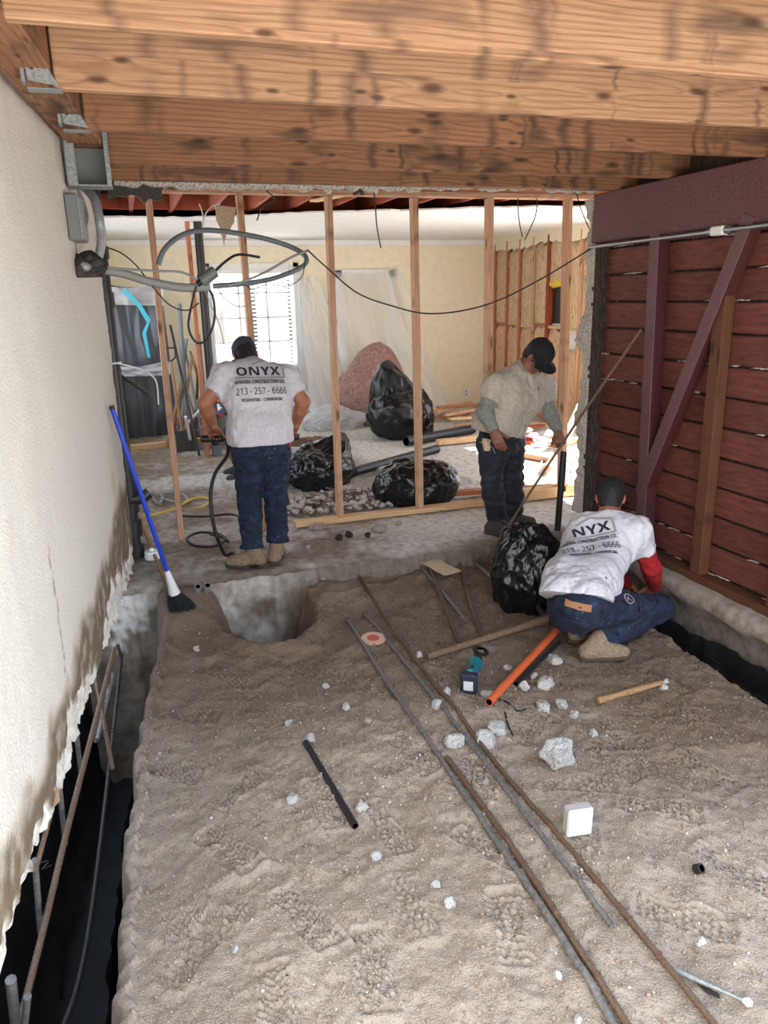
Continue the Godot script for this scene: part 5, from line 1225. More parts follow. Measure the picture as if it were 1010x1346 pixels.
	tag(put("white_block", wb.done(), M.paper, self, at(gy(Vector3(1.391, -0.170, -2.055), 0.045), Basis.from_euler(Vector3(-0.25, -0.25, 0.08)))), "small square white block standing on edge on the trodden dirt", "block")
	var spots := [[597,974,26,20,"round white chunk touching the bars, left of the broken pair"], [640,968,30,18,"jagged white chunk lying low against the bars"], [655,954,26,20,"sharp white chunk propped beside the jagged one"], [641,913,18,12,"pale chunk next to the grinder's battery"], [575,930,14,14,"small white lump between the bars level with the battery"], [588,911,10,12,"small grey lump beside the bars below the battery"], [551,863,10,10,"little white lump at the butt of the pick handle"], [667,875,12,8,"small pale chip beyond the grinder, left of the orange pipe"], [702,891,14,8,"grey chip just right of the black pipe's end"], [728,866,20,16,"grey stone right of the two pipes, nearest the worker's boot"], [718,900,26,14,"long pale stone lying below the black pipe"], [716,927,24,16,"bright white stone below the long pale one"], [738,925,16,14,"dull stone beside the bright white one"], [755,938,14,10,"flat grey chip lying right of the bright white stone"], [781,963,12,10,"lone pale chip above the trodden prints"], [690,906,12,16,"thin upright chip between the pipes"], [476,1056,18,14,"white lump by the end of the half buried pipe"], [493,1119,16,12,"white lump on bare dirt below the half buried pipe"], [639,1023,12,10,"brown pebble between the two pairs of bars"], [645,1054,10,9,"second brown pebble between the two pairs of bars"], [592,1185,14,12,"pale pebble left of the long grey bar near the viewer"], [574,1158,12,8,"flat pale pebble above the near pale one"], [309,1247,10,9,"single pale pebble in the near left dirt"], [380,952,12,8,"pale chip left of the half buried pipe's top"], [408,972,16,10,"crumbling white lump at the half buried pipe's top"], [384,1053,16,10,"crumbling white patch left of the half buried pipe"], [456,930,12,12,"pale stone in the gritty patch left of the bars"], [484,950,10,8,"brown chip in the gritty patch left of the bars"], [873,903,10,9,"pale lump off the end of the hammer handle"], [733,1282,10,10,"pale pebble between the bars at the bottom"], [922,1232,12,9,"pale pebble far right in the near dirt"], [760,1338,10,9,"white pebble at the very bottom beside the bars"], [259,857,8,8,"small pale stone near the hole's left side"], [429,900,10,8,"pale chip just below the hole"]]
	var wh := [Vector3(1.200, -0.170, -2.757), Vector3(1.347, -0.170, -2.728), Vector3(1.429, -0.170, -2.777), Vector3(1.520, -0.170, -3.076), Vector3(1.239, -0.170, -3.050), Vector3(1.338, -0.170, -3.161), Vector3(1.350, -0.170, -3.587), Vector3(1.753, -0.170, -3.316), Vector3(1.819, -0.170, -3.147), Vector3(2.015, -0.170, -3.282), Vector3(1.833, -0.170, -3.047), Vector3(1.724, -0.170, -2.874), Vector3(1.807, -0.170, -2.858), Vector3(1.823, -0.170, -2.770), Vector3(1.818, -0.170, -2.597), Vector3(1.710, -0.170, -3.044), Vector3(0.684, -0.170, -2.473), Vector3(0.652, -0.170, -2.204), Vector3(1.214, -0.170, -2.460), Vector3(1.165, -0.170, -2.316), Vector3(0.814, -0.170, -1.899), Vector3(0.806, -0.170, -1.999), Vector3(0.117, -0.170, -1.949), Vector3(0.532, -0.170, -3.155), Vector3(0.597, -0.170, -2.995), Vector3(0.430, -0.170, -2.592), Vector3(0.828, -0.170, -3.205), Vector3(0.884, -0.170, -3.037), Vector3(2.377, -0.170, -2.831), Vector3(0.997, -0.170, -1.533), Vector3(1.483, -0.170, -1.505), Vector3(0.979, -0.170, -1.395), Vector3(0.193, -0.170, -4.094), Vector3(0.790, -0.170, -3.461)]
	for k in spots.size():
		var q = spots[k]; var p: Vector3 = wh[k]
		var s := Vector3(p.x, p.y - 1.75, p.z).length() * 0.001
		var w: float = q[2] * s * 1.05; var h: float = q[3] * s * 1.05
		var says: String = q[4]
		tag(put("rubble_stone", rock(300 + k, Vector3(w, h, (w + h) * 0.55), 0.24, 4 if q[2] > 15 else 3, 7).done(), M.dirt if says.contains("brown") else M.chunk, self, at(gy(p, h * 0.22), Basis.from_euler(Vector3(0.3 * (k % 3), k * 1.3, 0.2)))), says, "stone")
	var sl := [Vector3(1.282, 0.000, -5.641), Vector3(1.366, 0.000, -5.308), Vector3(1.456, 0.000, -5.353), Vector3(1.720, 0.000, -5.391), Vector3(1.352, 0.000, -5.481), Vector3(1.591, 0.000, -5.297), Vector3(1.913, 0.000, -5.511), Vector3(1.097, 0.000, -5.185)]
	var sz := [Vector3(0.17, 0.05, 0.1), Vector3(0.06, 0.05, 0.06), Vector3(0.07, 0.05, 0.06), Vector3(0.14, 0.07, 0.1), Vector3(0.04, 0.03, 0.04), Vector3(0.06, 0.04, 0.05), Vector3(0.05, 0.03, 0.05), Vector3(0.04, 0.03, 0.04)]
	var ss := ["long flat grey stone on the slab in front of the frame's bottom plate", "small dark lump on the slab left of the clustered stones", "dark lump in the cluster of stones on the slab", "largest dirty stone of the cluster on the slab before the frame", "little pale chip between the flat stone and the cluster on the slab", "dark chip at the back of the cluster on the slab", "small chip on the slab nearest the slumped bag", "small chip on the slab just right of the breaker worker's boot"]
	for k in sl.size(): tag(put("rubble_stone", rock(400 + k, sz[k], 0.25, 4, 6).done(), M.soil if k in [1, 2, 5] else M.concrete_plain, self, at(sl[k] + Vector3(0, sz[k].y * 0.2, 0), yaw(k * 50.0))), ss[k], "stone")
	# small black cap and a thin grey tool
	tag(put("pipe_fitting", pipe(gy(Vector3(1.654, -0.170, -1.737), 0.012), gy(Vector3(1.663, -0.170, -1.718), 0.022), 0.017, 0.005, 14).done(), M.abs), "small black pipe fitting lying on the trodden dirt at the right", "fitting")
	var ta := gy(Vector3(1.330, -0.170, -1.453), 0.012); var tb := gy(Vector3(1.450, -0.170, -1.272), 0.012)
	var tl := thing("caulking_rod", "thin grey metal tool with a whitened tip in the near right corner", "tool", ta)
	var td := tb - ta
	put("rod", tube([Vector3.ZERO, td * 0.1, td * 0.8, td * 0.95], 0.007, 8, [0.006, 0.009, 0.006, 0.006]).done(), M.galv, tl)
	put("tip", tube([td * 0.92, td * 0.98, td * 1.03], 0.012, 10, [0.006, 0.014, 0.008]).done(), M.white, tl)
	put("plate", sheet([td * 0.32 + Vector3(0, -0.008, 0.01), td * 0.62 + Vector3(0, -0.008, 0.005), td * 0.55 + Vector3(0, -0.008, 0.03), td * 0.38 + Vector3(0, -0.008, 0.035)], Vector3.UP, 0.003, 0.002, 0.03).done(), M.iron, tl)
	# thin black wire scraps beside the orange pipe
	tag(cable("wire_scrap", [gy(Vector3(1.529, -0.170, -3.001), 0.006), gy(Vector3(1.570, -0.170, -2.970), 0.008), gy(Vector3(1.579, -0.170, -2.877), 0.006), gy(Vector3(1.626, -0.170, -2.874), 0.006)], 0.004, M.cable_black), "scrap of black wire lying under the end of the orange pipe", "wire")
	tag(cable("wire_scrap", [gy(Vector3(1.512, -0.170, -2.872), 0.006), gy(Vector3(1.489, -0.170, -2.796), 0.008), gy(Vector3(1.473, -0.170, -2.720), 0.006)], 0.004, M.cable_black), "curl of black wire by the sharp white chunk", "wire")
	# black bag by the crouching man
	tag(put("garbage_bag", bag(23, Vector3(0.42, 0.62, 0.42), 0.15, Vector3(0.2, 0.4, 0)).done(), M.black_plastic, self, at(gy(Vector3(2.247, -0.170, -3.953), 0.20) + Vector3(0, 0.02, -0.1), yaw(40))), "crinkled shiny black garbage bag on the dirt beside the crouching worker", "bag")
	# grit: crumbs of mortar and gravel nobody could count
	var r := RandomNumberGenerator.new(); r.seed = 61
	var mm := MultiMesh.new()
	mm.transform_format = MultiMesh.TRANSFORM_3D
	mm.use_colors = true
	mm.mesh = rock(5, Vector3.ONE, 0.3, 2, 4).done()
	mm.instance_count = 52000
	for k in 52000:
		var p := Vector3(r.randf_range(-0.15, 2.75), 0, r.randf_range(-4.6, -1.3))
		if k % 9 == 0: p = Vector3(1.05 + r.randfn() * 0.35, 0, -2.75 + r.randfn() * 0.35)
		var s := 0.003 + 0.010 * pow(r.randf(), 4.0)
		if p.x < lerp_pts(LEFT_EDGE, p.z) + 0.03 or p.x > lerp_pts(RIGHT_EDGE, p.z) - 0.03: s = 0.003; p.x = 0.3 + 2.2 * r.randf()
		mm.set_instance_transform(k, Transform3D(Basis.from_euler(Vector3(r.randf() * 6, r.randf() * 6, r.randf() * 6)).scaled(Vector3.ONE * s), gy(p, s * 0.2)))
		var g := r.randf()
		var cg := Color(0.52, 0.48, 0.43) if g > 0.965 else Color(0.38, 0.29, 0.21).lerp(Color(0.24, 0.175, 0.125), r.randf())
		mm.set_instance_color(k, cg * (1.0 - 0.45 * sst(-2.4, -3.9, p.z)) * (1.0 - 0.35 * sst(1.3, 2.5, p.x) * sst(-1.5, -2.5, p.z)))  # grit carries the same painted shade as the dirt below it
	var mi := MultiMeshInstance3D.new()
	mi.name = "gravel"
	mi.multimesh = mm
	var gm := mat(Color.WHITE, 0.95)
	gm.vertex_color_use_as_albedo = true
	mi.material_override = gm
	add_child(mi, true)
	tag(mi, "pale grit and mortar crumbs scattered over the trodden dirt", "gravel", "", "stuff")

# ---------------------------------------------------------------- people: a distance field of tapered bones, meshed as surface nets
class Field:
	var o: Vector3
	var c: float
	var nx: int
	var ny: int
	var nzz: int
	var d: PackedFloat32Array
	func _init(lo: Vector3, hi: Vector3, cell: float) -> void:
		o = lo; c = cell
		nx = int((hi.x - lo.x) / c) + 2; ny = int((hi.y - lo.y) / c) + 2; nzz = int((hi.z - lo.z) / c) + 2
		d.resize(nx * ny * nzz)
		d.fill(1.0)
	func span(lo: Vector3, hi: Vector3) -> PackedInt32Array:
		return PackedInt32Array([maxi(0, int((lo.x - o.x) / c)), mini(nx - 1, int((hi.x - o.x) / c) + 1), maxi(0, int((lo.y - o.y) / c)), mini(ny - 1, int((hi.y - o.y) / c) + 1), maxi(0, int((lo.z - o.z) / c)), mini(nzz - 1, int((hi.z - o.z) / c) + 1)])
	func blend(k: int, e: float, s: float) -> void:
		var f := d[k]
		if s > 0.0:
			var h := maxf(s - absf(f - e), 0.0) / s
			d[k] = minf(f, e) - h * h * s * 0.25
		else: d[k] = minf(f, e)
	# a bone from a to b, tapering from ra to rb, joined with softness s
	func bone(a: Vector3, b: Vector3, ra: float, rb: float, s := 0.03) -> void:
		var m := maxf(ra, rb) + s + 3.0 * c
		var q := span(a.min(b) - Vector3.ONE * m, a.max(b) + Vector3.ONE * m)
		var ab := b - a; var l2 := maxf(ab.length_squared(), 1e-9)
		for z in range(q[4], q[5] + 1):
			for y in range(q[2], q[3] + 1):
				var k := (z * ny + y) * nx + q[0]
				var p := Vector3(o.x + q[0] * c, o.y + y * c, o.z + z * c) - a
				for x in range(q[0], q[1] + 1):
					var t := clampf(p.dot(ab) / l2, 0.0, 1.0)
					blend(k, (p - ab * t).length() - lerpf(ra, rb, t), s)
					p.x += c; k += 1
	# an ellipsoid with half axes r along the columns of b
	func lump(at: Vector3, r: Vector3, b := Basis(), s := 0.03) -> void:
		var m := maxf(r.x, maxf(r.y, r.z)) + s + 3.0 * c
		var q := span(at - Vector3.ONE * m, at + Vector3.ONE * m)
		var low := minf(r.x, minf(r.y, r.z))
		var inv := b.inverse()
		for z in range(q[4], q[5] + 1):
			for y in range(q[2], q[3] + 1):
				for x in range(q[0], q[1] + 1):
					var p := inv * (o + Vector3(x, y, z) * c - at)
					var u := p / r
					var w := p / (r * r)
					var k0 := u.length(); var k1 := w.length()
					blend((z * ny + y) * nx + x, k0 * (k0 - 1.0) / maxf(k1, 1e-6) if k0 > 0.01 else -low, s)
	# take away everything on the side of the plane that n points to, within r of at
	func cut(at: Vector3, n: Vector3, r := 9.0) -> void:
		n = n.normalized()
		var q := span(at - Vector3.ONE * r, at + Vector3.ONE * r)
		for z in range(q[4], q[5] + 1):
			for y in range(q[2], q[3] + 1):
				for x in range(q[0], q[1] + 1):
					var p := o + Vector3(x, y, z) * c - at
					if p.length() < r:
						var k := (z * ny + y) * nx + x
						d[k] = maxf(d[k], p.dot(n))
	func merge(other: Field, s: float) -> void:
		for k in d.size():
			if other.d[k] < 0.2: blend(k, other.d[k], s)
	func carve(at: Vector3, r: float) -> void:
		var q := span(at - Vector3.ONE * (r + c * 2), at + Vector3.ONE * (r + c * 2))
		for z in range(q[4], q[5] + 1):
			for y in range(q[2], q[3] + 1):
				for x in range(q[0], q[1] + 1):
					var k := (z * ny + y) * nx + x
					d[k] = maxf(d[k], r - (o + Vector3(x, y, z) * c - at).length())
	# folds of cloth
	func folds(n: FastNoiseLite, f: Vector3, amp: float, sd := 0.0, calm := Vector3.ZERO, calm_r := 0.0) -> void:
		for z in nzz:
			for y in ny:
				for x in nx:
					var k := (z * ny + y) * nx + x
					if absf(d[k]) < 4.0 * c:
						var w := o + Vector3(x, y, z) * c
						var p := w * f
						var m := amp if calm_r <= 0.0 else amp * clampf(w.distance_to(calm) / calm_r - 0.55, 0.12, 1.0)
						d[k] += m * (n.get_noise_3d(p.x + sd, p.y, p.z) - 0.45)
	func value(p: Vector3) -> float:
		var g := (p - o) / c
		var x := int(floor(g.x)); var y := int(floor(g.y)); var z := int(floor(g.z))
		if x < 0 or y < 0 or z < 0 or x >= nx - 1 or y >= ny - 1 or z >= nzz - 1: return 1.0
		var f := g - Vector3(x, y, z)
		var k := (z * ny + y) * nx + x
		var a := lerpf(lerpf(d[k], d[k + 1], f.x), lerpf(d[k + nx], d[k + nx + 1], f.x), f.y)
		k += nx * ny
		var b := lerpf(lerpf(d[k], d[k + 1], f.x), lerpf(d[k + nx], d[k + nx + 1], f.x), f.y)
		return lerpf(a, b, f.z)
	func mesh(b: Build) -> void:
		var at := {}
		var sx := 1; var sy := nx; var sz := nx * ny
		var corner := [0, sx, sy, sx + sy, sz, sx + sz, sy + sz, sx + sy + sz]
		for z in nzz - 1:
			for y in ny - 1:
				for x in nx - 1:
					var k := (z * ny + y) * nx + x
					var d0 := d[k]
					if d0 > 2.0 * c or d0 < -2.0 * c: continue
					var mask := 0
					for j in 8:
						if d[k + corner[j]] < 0.0: mask |= 1 << j
					if mask == 0 or mask == 255: continue
					var sum := Vector3.ZERO; var cnt := 0
					for e in [[0, 1], [2, 3], [4, 5], [6, 7], [0, 2], [1, 3], [4, 6], [5, 7], [0, 4], [1, 5], [2, 6], [3, 7]]:
						var i0: int = e[0]; var i1: int = e[1]
						if ((mask >> i0) & 1) == ((mask >> i1) & 1): continue
						var v0 := d[k + corner[i0]]; var v1 := d[k + corner[i1]]
						var t := v0 / (v0 - v1)
						var p0 := Vector3(i0 & 1, (i0 >> 1) & 1, i0 >> 2); var p1 := Vector3(i1 & 1, (i1 >> 1) & 1, i1 >> 2)
						sum += p0.lerp(p1, t); cnt += 1
					var w := o + (Vector3(x, y, z) + sum / cnt) * c
					var g := Vector3(d[k + 1] + d[k + 1 + sy] + d[k + 1 + sz] + d[k + 1 + sy + sz] - d[k] - d[k + sy] - d[k + sz] - d[k + sy + sz], d[k + sy] + d[k + sx + sy] + d[k + sy + sz] + d[k + sx + sy + sz] - d[k] - d[k + sx] - d[k + sz] - d[k + sx + sz], d[k + sz] + d[k + sx + sz] + d[k + sy + sz] + d[k + sx + sy + sz] - d[k] - d[k + sx] - d[k + sy] - d[k + sx + sy])
					at[k] = b.add(w, g.normalized())
		for k in at:
			var k0: int = k
			var x: int = k0 % nx; var y: int = (k0 / nx) % ny; var z: int = k0 / sz
			if y > 0 and z > 0 and (d[k] < 0.0) != (d[k + sx] < 0.0): _quad(b, at, k, k - sy, k - sy - sz, k - sz, d[k] < 0.0)
			if x > 0 and z > 0 and (d[k] < 0.0) != (d[k + sy] < 0.0): _quad(b, at, k, k - sz, k - sz - sx, k - sx, d[k] < 0.0)
			if x > 0 and y > 0 and (d[k] < 0.0) != (d[k + sz] < 0.0): _quad(b, at, k, k - sx, k - sx - sy, k - sy, d[k] < 0.0)
	func _quad(b: Build, at: Dictionary, p: int, q: int, r: int, s: int, turned: bool) -> void:
		if not (at.has(p) and at.has(q) and at.has(r) and at.has(s)): return
		if turned: b.quad(at[p], at[s], at[r], at[q])
		else: b.quad(at[p], at[q], at[r], at[s])

func field_mesh(f: Field) -> Build:
	var b := Build.new()
	f.mesh(b)
	return b

# a hand: palm, four unequal fingers bent at three joints, a thumb from the side of the palm
func hand(wrist: Vector3, fwd: Vector3, palm: Vector3, side: float, curl: float, thumb_in := 0.5, k := 1.0) -> Build:
	fwd = fwd.normalized()
	palm = (palm - fwd * palm.dot(fwd)).normalized()
	var lat := palm.cross(fwd).normalized() * side
	var f := Field.new(wrist - Vector3.ONE * 0.20 * k, wrist + Vector3.ONE * 0.20 * k, 0.0042)
	f.bone(wrist - fwd * 0.05 * k, wrist + fwd * 0.01 * k, 0.026 * k, 0.024 * k, 0.012)
	for j in 4:
		var across := lat * (0.030 - 0.020 * j) * k
		var kn := wrist + fwd * (0.088 - 0.004 * absf(j - 1.0)) * k + across
		f.bone(wrist + fwd * 0.012 * k + across * 0.7, kn, 0.0155 * k, 0.0125 * k, 0.014)
		var len: float = [0.072, 0.080, 0.074, 0.058][j] * k
		var p := kn; var ang := curl * 0.1
		var bend := curl * (0.85 + 0.08 * j)
		for s in 3:
			ang += bend * [0.75, 1.05, 0.7][s]
			var dir := fwd * cos(ang) + palm * sin(ang)
			var q: Vector3 = p + dir * len * [0.46, 0.31, 0.25][s]
			f.bone(p, q, [0.0100, 0.0092, 0.0084][s] * k, [0.0092, 0.0084, 0.0072][s] * k, 0.003)
			p = q
	var t0 := wrist + fwd * 0.022 * k + lat * 0.026 * k + palm * 0.006
	var td := (fwd * 0.72 + lat * (0.85 - 0.6 * thumb_in) + palm * (0.15 + 0.5 * thumb_in)).normalized()
	f.bone(t0, t0 + td * 0.040 * k, 0.0135 * k, 0.0115 * k, 0.012)
	var t1 := t0 + td * 0.040 * k
	td = (td + palm * 0.35 * thumb_in - lat * 0.3 * thumb_in).normalized()
	f.bone(t1, t1 + td * 0.030 * k, 0.0112 * k, 0.0098 * k, 0.004)
	f.bone(t1 + td * 0.030 * k, t1 + (td + palm * 0.2 * thumb_in).normalized() * 0.052 * k, 0.0098 * k, 0.0082 * k, 0.003)
	return field_mesh(f)

# a head: skull, jaw, nose, brow, lips, ears and neck; fwd is where the face looks, up the crown
func head(at0: Vector3, fwd: Vector3, up: Vector3, neck: Vector3, k := 1.0) -> Build:
	fwd = fwd.normalized()
	up = (up - fwd * up.dot(fwd)).normalized()
	var rt := fwd.cross(up).normalized()
	var b := Basis(rt, up, -fwd)
	var f := Field.new(at0 - Vector3.ONE * 0.2 * k, at0 + Vector3.ONE * 0.2 * k, 0.0046)
	f.lump(at0 + up * 0.025 * k - fwd * 0.012 * k, Vector3(0.074, 0.090, 0.094) * k, b, 0.02)
	f.lump(at0 - up * 0.045 * k + fwd * 0.022 * k, Vector3(0.058, 0.066, 0.066) * k, b, 0.03)
	f.bone(at0 - up * 0.092 * k + fwd * 0.064 * k - rt * 0.012 * k, at0 - up * 0.092 * k + fwd * 0.064 * k + rt * 0.012 * k, 0.018 * k, 0.018 * k, 0.02)
	f.bone(at0 + up * 0.018 * k + fwd * 0.084 * k - rt * 0.035 * k, at0 + up * 0.018 * k + fwd * 0.084 * k + rt * 0.035 * k, 0.010 * k, 0.010 * k, 0.012)
	for s in [-1.0, 1.0]:
		f.carve(at0 + up * 0.001 * k + fwd * 0.097 * k + rt * 0.032 * k * s, 0.013 * k)
		f.lump(at0 - up * 0.022 * k + fwd * 0.062 * k + rt * 0.040 * k * s, Vector3(0.022, 0.018, 0.022) * k, b, 0.02)
		f.lump(at0 - up * 0.005 * k - fwd * 0.012 * k + rt * 0.078 * k * s, Vector3(0.009, 0.032, 0.020) * k, b * Basis(Vector3.UP, 0.35 * s), 0.006)
		f.bone(at0 - up * 0.036 * k + fwd * 0.096 * k + rt * 0.009 * k * s, at0 - up * 0.036 * k + fwd * 0.094 * k + rt * 0.011 * k * s, 0.008 * k, 0.007 * k, 0.006)
	f.bone(at0 + up * 0.006 * k + fwd * 0.088 * k, at0 - up * 0.030 * k + fwd * 0.104 * k, 0.008 * k, 0.012 * k, 0.008)
	f.bone(at0 - up * 0.058 * k + fwd * 0.084 * k - rt * 0.018 * k, at0 - up * 0.058 * k + fwd * 0.084 * k + rt * 0.018 * k, 0.006 * k, 0.006 * k, 0.004)
	f.bone(at0 - up * 0.069 * k + fwd * 0.082 * k - rt * 0.014 * k, at0 - up * 0.069 * k + fwd * 0.082 * k + rt * 0.014 * k, 0.0065 * k, 0.0065 * k, 0.004)
	f.bone(at0 - up * 0.05 * k - fwd * 0.018 * k, neck, 0.056 * k, 0.062 * k, 0.03)
	return field_mesh(f)

func head_parts(o: Node3D, at0: Vector3, fwd: Vector3, up: Vector3, brow: StandardMaterial3D, k := 1.0) -> void:
	fwd = fwd.normalized(); up = (up - fwd * up.dot(fwd)).normalized()
	var rt := fwd.cross(up).normalized()
	for s in [-1.0, 1.0]:
		var e := ball(3)
		for q in e.v.size(): e.v[q] *= 0.0125 * k
		e.smooth()
		put("eye", e.done(), M.white, o, at(at0 + up * 0.001 * k + fwd * 0.083 * k + rt * 0.032 * k * s))
		var i := ball(2)
		for q in i.v.size(): i.v[q] *= 0.0062 * k
		i.smooth()
		put("iris", i.done(), M.iron, o, at(at0 + up * 0.000 * k + fwd * 0.091 * k + rt * 0.032 * k * s))
		put("eyebrow", tube([at0 + up * 0.023 * k + fwd * 0.090 * k + rt * 0.014 * k * s, at0 + up * 0.027 * k + fwd * 0.088 * k + rt * 0.032 * k * s, at0 + up * 0.020 * k + fwd * 0.078 * k + rt * 0.050 * k * s], 0.004, 6).done(), brow, o)

# short hair: a shell over the skull behind the face
func hair(at0: Vector3, fwd: Vector3, up: Vector3, k := 1.0) -> Build:
	fwd = fwd.normalized(); up = (up - fwd * up.dot(fwd)).normalized()
	var b := Basis(fwd.cross(up).normalized(), up, -fwd)
	var f := Field.new(at0 - Vector3.ONE * 0.17 * k, at0 + Vector3.ONE * 0.17 * k, 0.006)
	f.lump(at0 + up * 0.022 * k - fwd * 0.016 * k, Vector3(0.079, 0.094, 0.097) * k, b, 0.0)
	f.lump(at0 - up * 0.05 * k - fwd * 0.055 * k, Vector3(0.060, 0.05, 0.045) * k, b, 0.03)
	f.cut(at0 + fwd * 0.058 * k, (fwd - up * 0.55).normalized())
	f.folds(nz, Vector3.ONE * 2600.0, 0.004)
	return field_mesh(f)

# a baseball cap; back turns the brim round
func cap(o: Node3D, at0: Vector3, fwd: Vector3, up: Vector3, m: Material, back := false, k := 1.0) -> void:
	fwd = fwd.normalized(); up = (up - fwd * up.dot(fwd)).normalized()
	var b := Basis(fwd.cross(up).normalized(), up, -fwd)
	var f := Field.new(at0 - Vector3.ONE * 0.2 * k, at0 + Vector3.ONE * 0.2 * k, 0.006)
	f.lump(at0 + up * 0.036 * k - fwd * 0.010 * k, Vector3(0.086, 0.098, 0.106) * k, b, 0.0)
	f.cut(at0 + up * 0.018 * k, -up + fwd * 0.34)
	put("cap_crown", field_mesh(f).done(), m, o)
	var w := -1.0 if back else 1.0
	var br := Build.new()
	for layer in 2:
		for i in 13:
			for j in 7:
				var s := float(i) / 12 * 2 - 1; var t := float(j) / 6
				var ang := s * 1.05
				var r := lerpf(0.088, 0.088 + 0.078 * (1.0 - 0.35 * s * s), t) * k
				var p := at0 + fwd * (w * r * cos(ang) * 1.08 - 0.01 * k) + b.x * r * sin(ang) * 0.92 + up * (0.034 - 0.018 * s * s * 1.4 - 0.012 * t - 0.005 * layer) * k
				br.add(p)
	for layer in 2:
		for i in 12:
			for j in 6:
				var q := layer * 91 + i * 7 + j
				br.quad(q, q + 1, q + 8, q + 7)
	for i in 12: br.quad(i * 7 + 6, i * 7 + 13, 91 + i * 7 + 13, 91 + i * 7 + 6)
	br.smooth()
	put("cap_brim", br.done(), m, o)
	var seams := Build.new()
	for q in 6:
		var arc := []
		for t in 9:
			var a := lerpf(0.05, 1.35, t / 8.0); var th := TAU * q / 6.0
			arc.append(at0 + up * (0.036 + 0.0995 * cos(a)) * k + b.x * 0.0875 * sin(a) * cos(th) * k - fwd * (0.010 + 0.1075 * sin(a) * sin(th)) * k)
		seams.join(tube(arc, 0.0022, 5))
	put("cap_seams", seams.done(), M.denim_stitch if m == M.cap_navy else M.cap_seam, o)
	put("cap_button", rock(2, Vector3(0.016, 0.01, 0.016) * k, 0.0, 2, 0).done(), m, o, at(at0 + up * 0.135 * k - fwd * 0.01 * k))

# a laced work boot; heel to toe along fwd, sole at the height of foot.y
func shoe(foot: Vector3, fwd: Vector3, m: Material, o: Node3D, ankle: Vector3, k := 1.0, up := Vector3.UP) -> void:
	fwd = fwd.normalized()
	var rt := fwd.cross(up).normalized()
	up = rt.cross(fwd).normalized()
	var f := Field.new(foot - Vector3.ONE * 0.24 * k, foot + Vector3.ONE * 0.27 * k, 0.0075)
	f.bone(foot - fwd * 0.055 * k + up * 0.042 * k, foot + fwd * 0.06 * k + up * 0.042 * k, 0.040 * k, 0.042 * k, 0.02)
	f.bone(foot + fwd * 0.06 * k + up * 0.036 * k - rt * 0.008 * k, foot + fwd * 0.15 * k + up * 0.034 * k, 0.044 * k, 0.037 * k, 0.02)
	f.bone(foot - fwd * 0.035 * k + up * 0.06 * k, ankle, 0.043 * k, 0.050 * k, 0.03)
	f.bone(foot + fwd * 0.01 * k + up * 0.085 * k, foot + fwd * 0.11 * k + up * 0.05 * k, 0.036 * k, 0.03 * k, 0.03)
	f.cut(foot + up * 0.012 * k, -up)
	f.folds(nr, Vector3.ONE * 420.0, 0.003)
	var up_mesh := put("boot", field_mesh(f).done(), m, o)
	var s := Field.new(foot - Vector3.ONE * 0.22 * k, foot + Vector3.ONE * 0.24 * k, 0.0075)
	s.bone(foot - fwd * 0.055 * k + up * 0.012, foot + fwd * 0.05 * k + up * 0.012, 0.043 * k, 0.042 * k, 0.01)
	s.bone(foot + fwd * 0.05 * k + up * 0.012 - rt * 0.008 * k, foot + fwd * 0.15 * k + up * 0.012, 0.047 * k, 0.041 * k, 0.02)
	s.cut(foot + up * 0.026 * k, up)
	s.cut(foot, -up)
	put("sole", field_mesh(s).done(), M.sole, up_mesh)
	for j in 4:
		var p := foot + fwd * (0.045 + 0.024 * j) * k + up * (0.118 - 0.017 * j) * k
		put("lace", tube([p - rt * 0.024 * k - up * 0.008, p + up * 0.004, p + rt * 0.024 * k - up * 0.008], 0.0035, 5).done(), M.lace, up_mesh)

# flat letters laid on cloth: every vertex is pressed on to the field f along -n
func draped(b: Build, f: Field, o: Vector3, u: Vector3, v: Vector3, n: Vector3, lift := 0.0042) -> ArrayMesh:
	var lost := []
	for k in b.v.size():
		var q := b.v[k]
		var p := o + u * q.x + v * q.y + n * 0.16
		var t := 0.0
		while t < 0.34:
			var s := f.value(p - n * t)
			if s < 0.0008: break
			t += clampf(s * 0.6, 0.001, 0.02)
		lost.append(t >= 0.34)
		b.v[k] = p - n * (t - lift - q.z)
		b.n[k] = n
	var kept := PackedInt32Array()
	for k in range(0, b.i.size(), 3):
		var far := maxf(b.v[b.i[k]].distance_to(b.v[b.i[k + 1]]), b.v[b.i[k]].distance_to(b.v[b.i[k + 2]]))
		if not (lost[b.i[k]] or lost[b.i[k + 1]] or lost[b.i[k + 2]]) and far < 0.09: kept.append_array([b.i[k], b.i[k + 1], b.i[k + 2]])
	b.i = kept
	return b.done()

func text_build(t: String, font: String, weight: int, height: float, width: float) -> Build:
	var m := TextMesh.new()
	var f := SystemFont.new()
	f.font_names = PackedStringArray([font]); f.font_weight = weight
	m.text = t; m.font = f; m.font_size = 48; m.pixel_size = 0.01; m.depth = 0.06; m.curve_step = 2.0
	var a := m.get_mesh_arrays()
	var bb := m.get_aabb()
	var b := Build.new()
	var vs: PackedVector3Array = a[Mesh.ARRAY_VERTEX]
	for p in vs: b.add(Vector3((p.x - bb.get_center().x) * width / bb.size.x, (p.y - bb.get_center().y) * height / bb.size.y, 0.0008 * signf(p.z)))
	var idx: PackedInt32Array = a[Mesh.ARRAY_INDEX] if a[Mesh.ARRAY_INDEX] else PackedInt32Array(range(vs.size()))
	b.i = idx
	return b

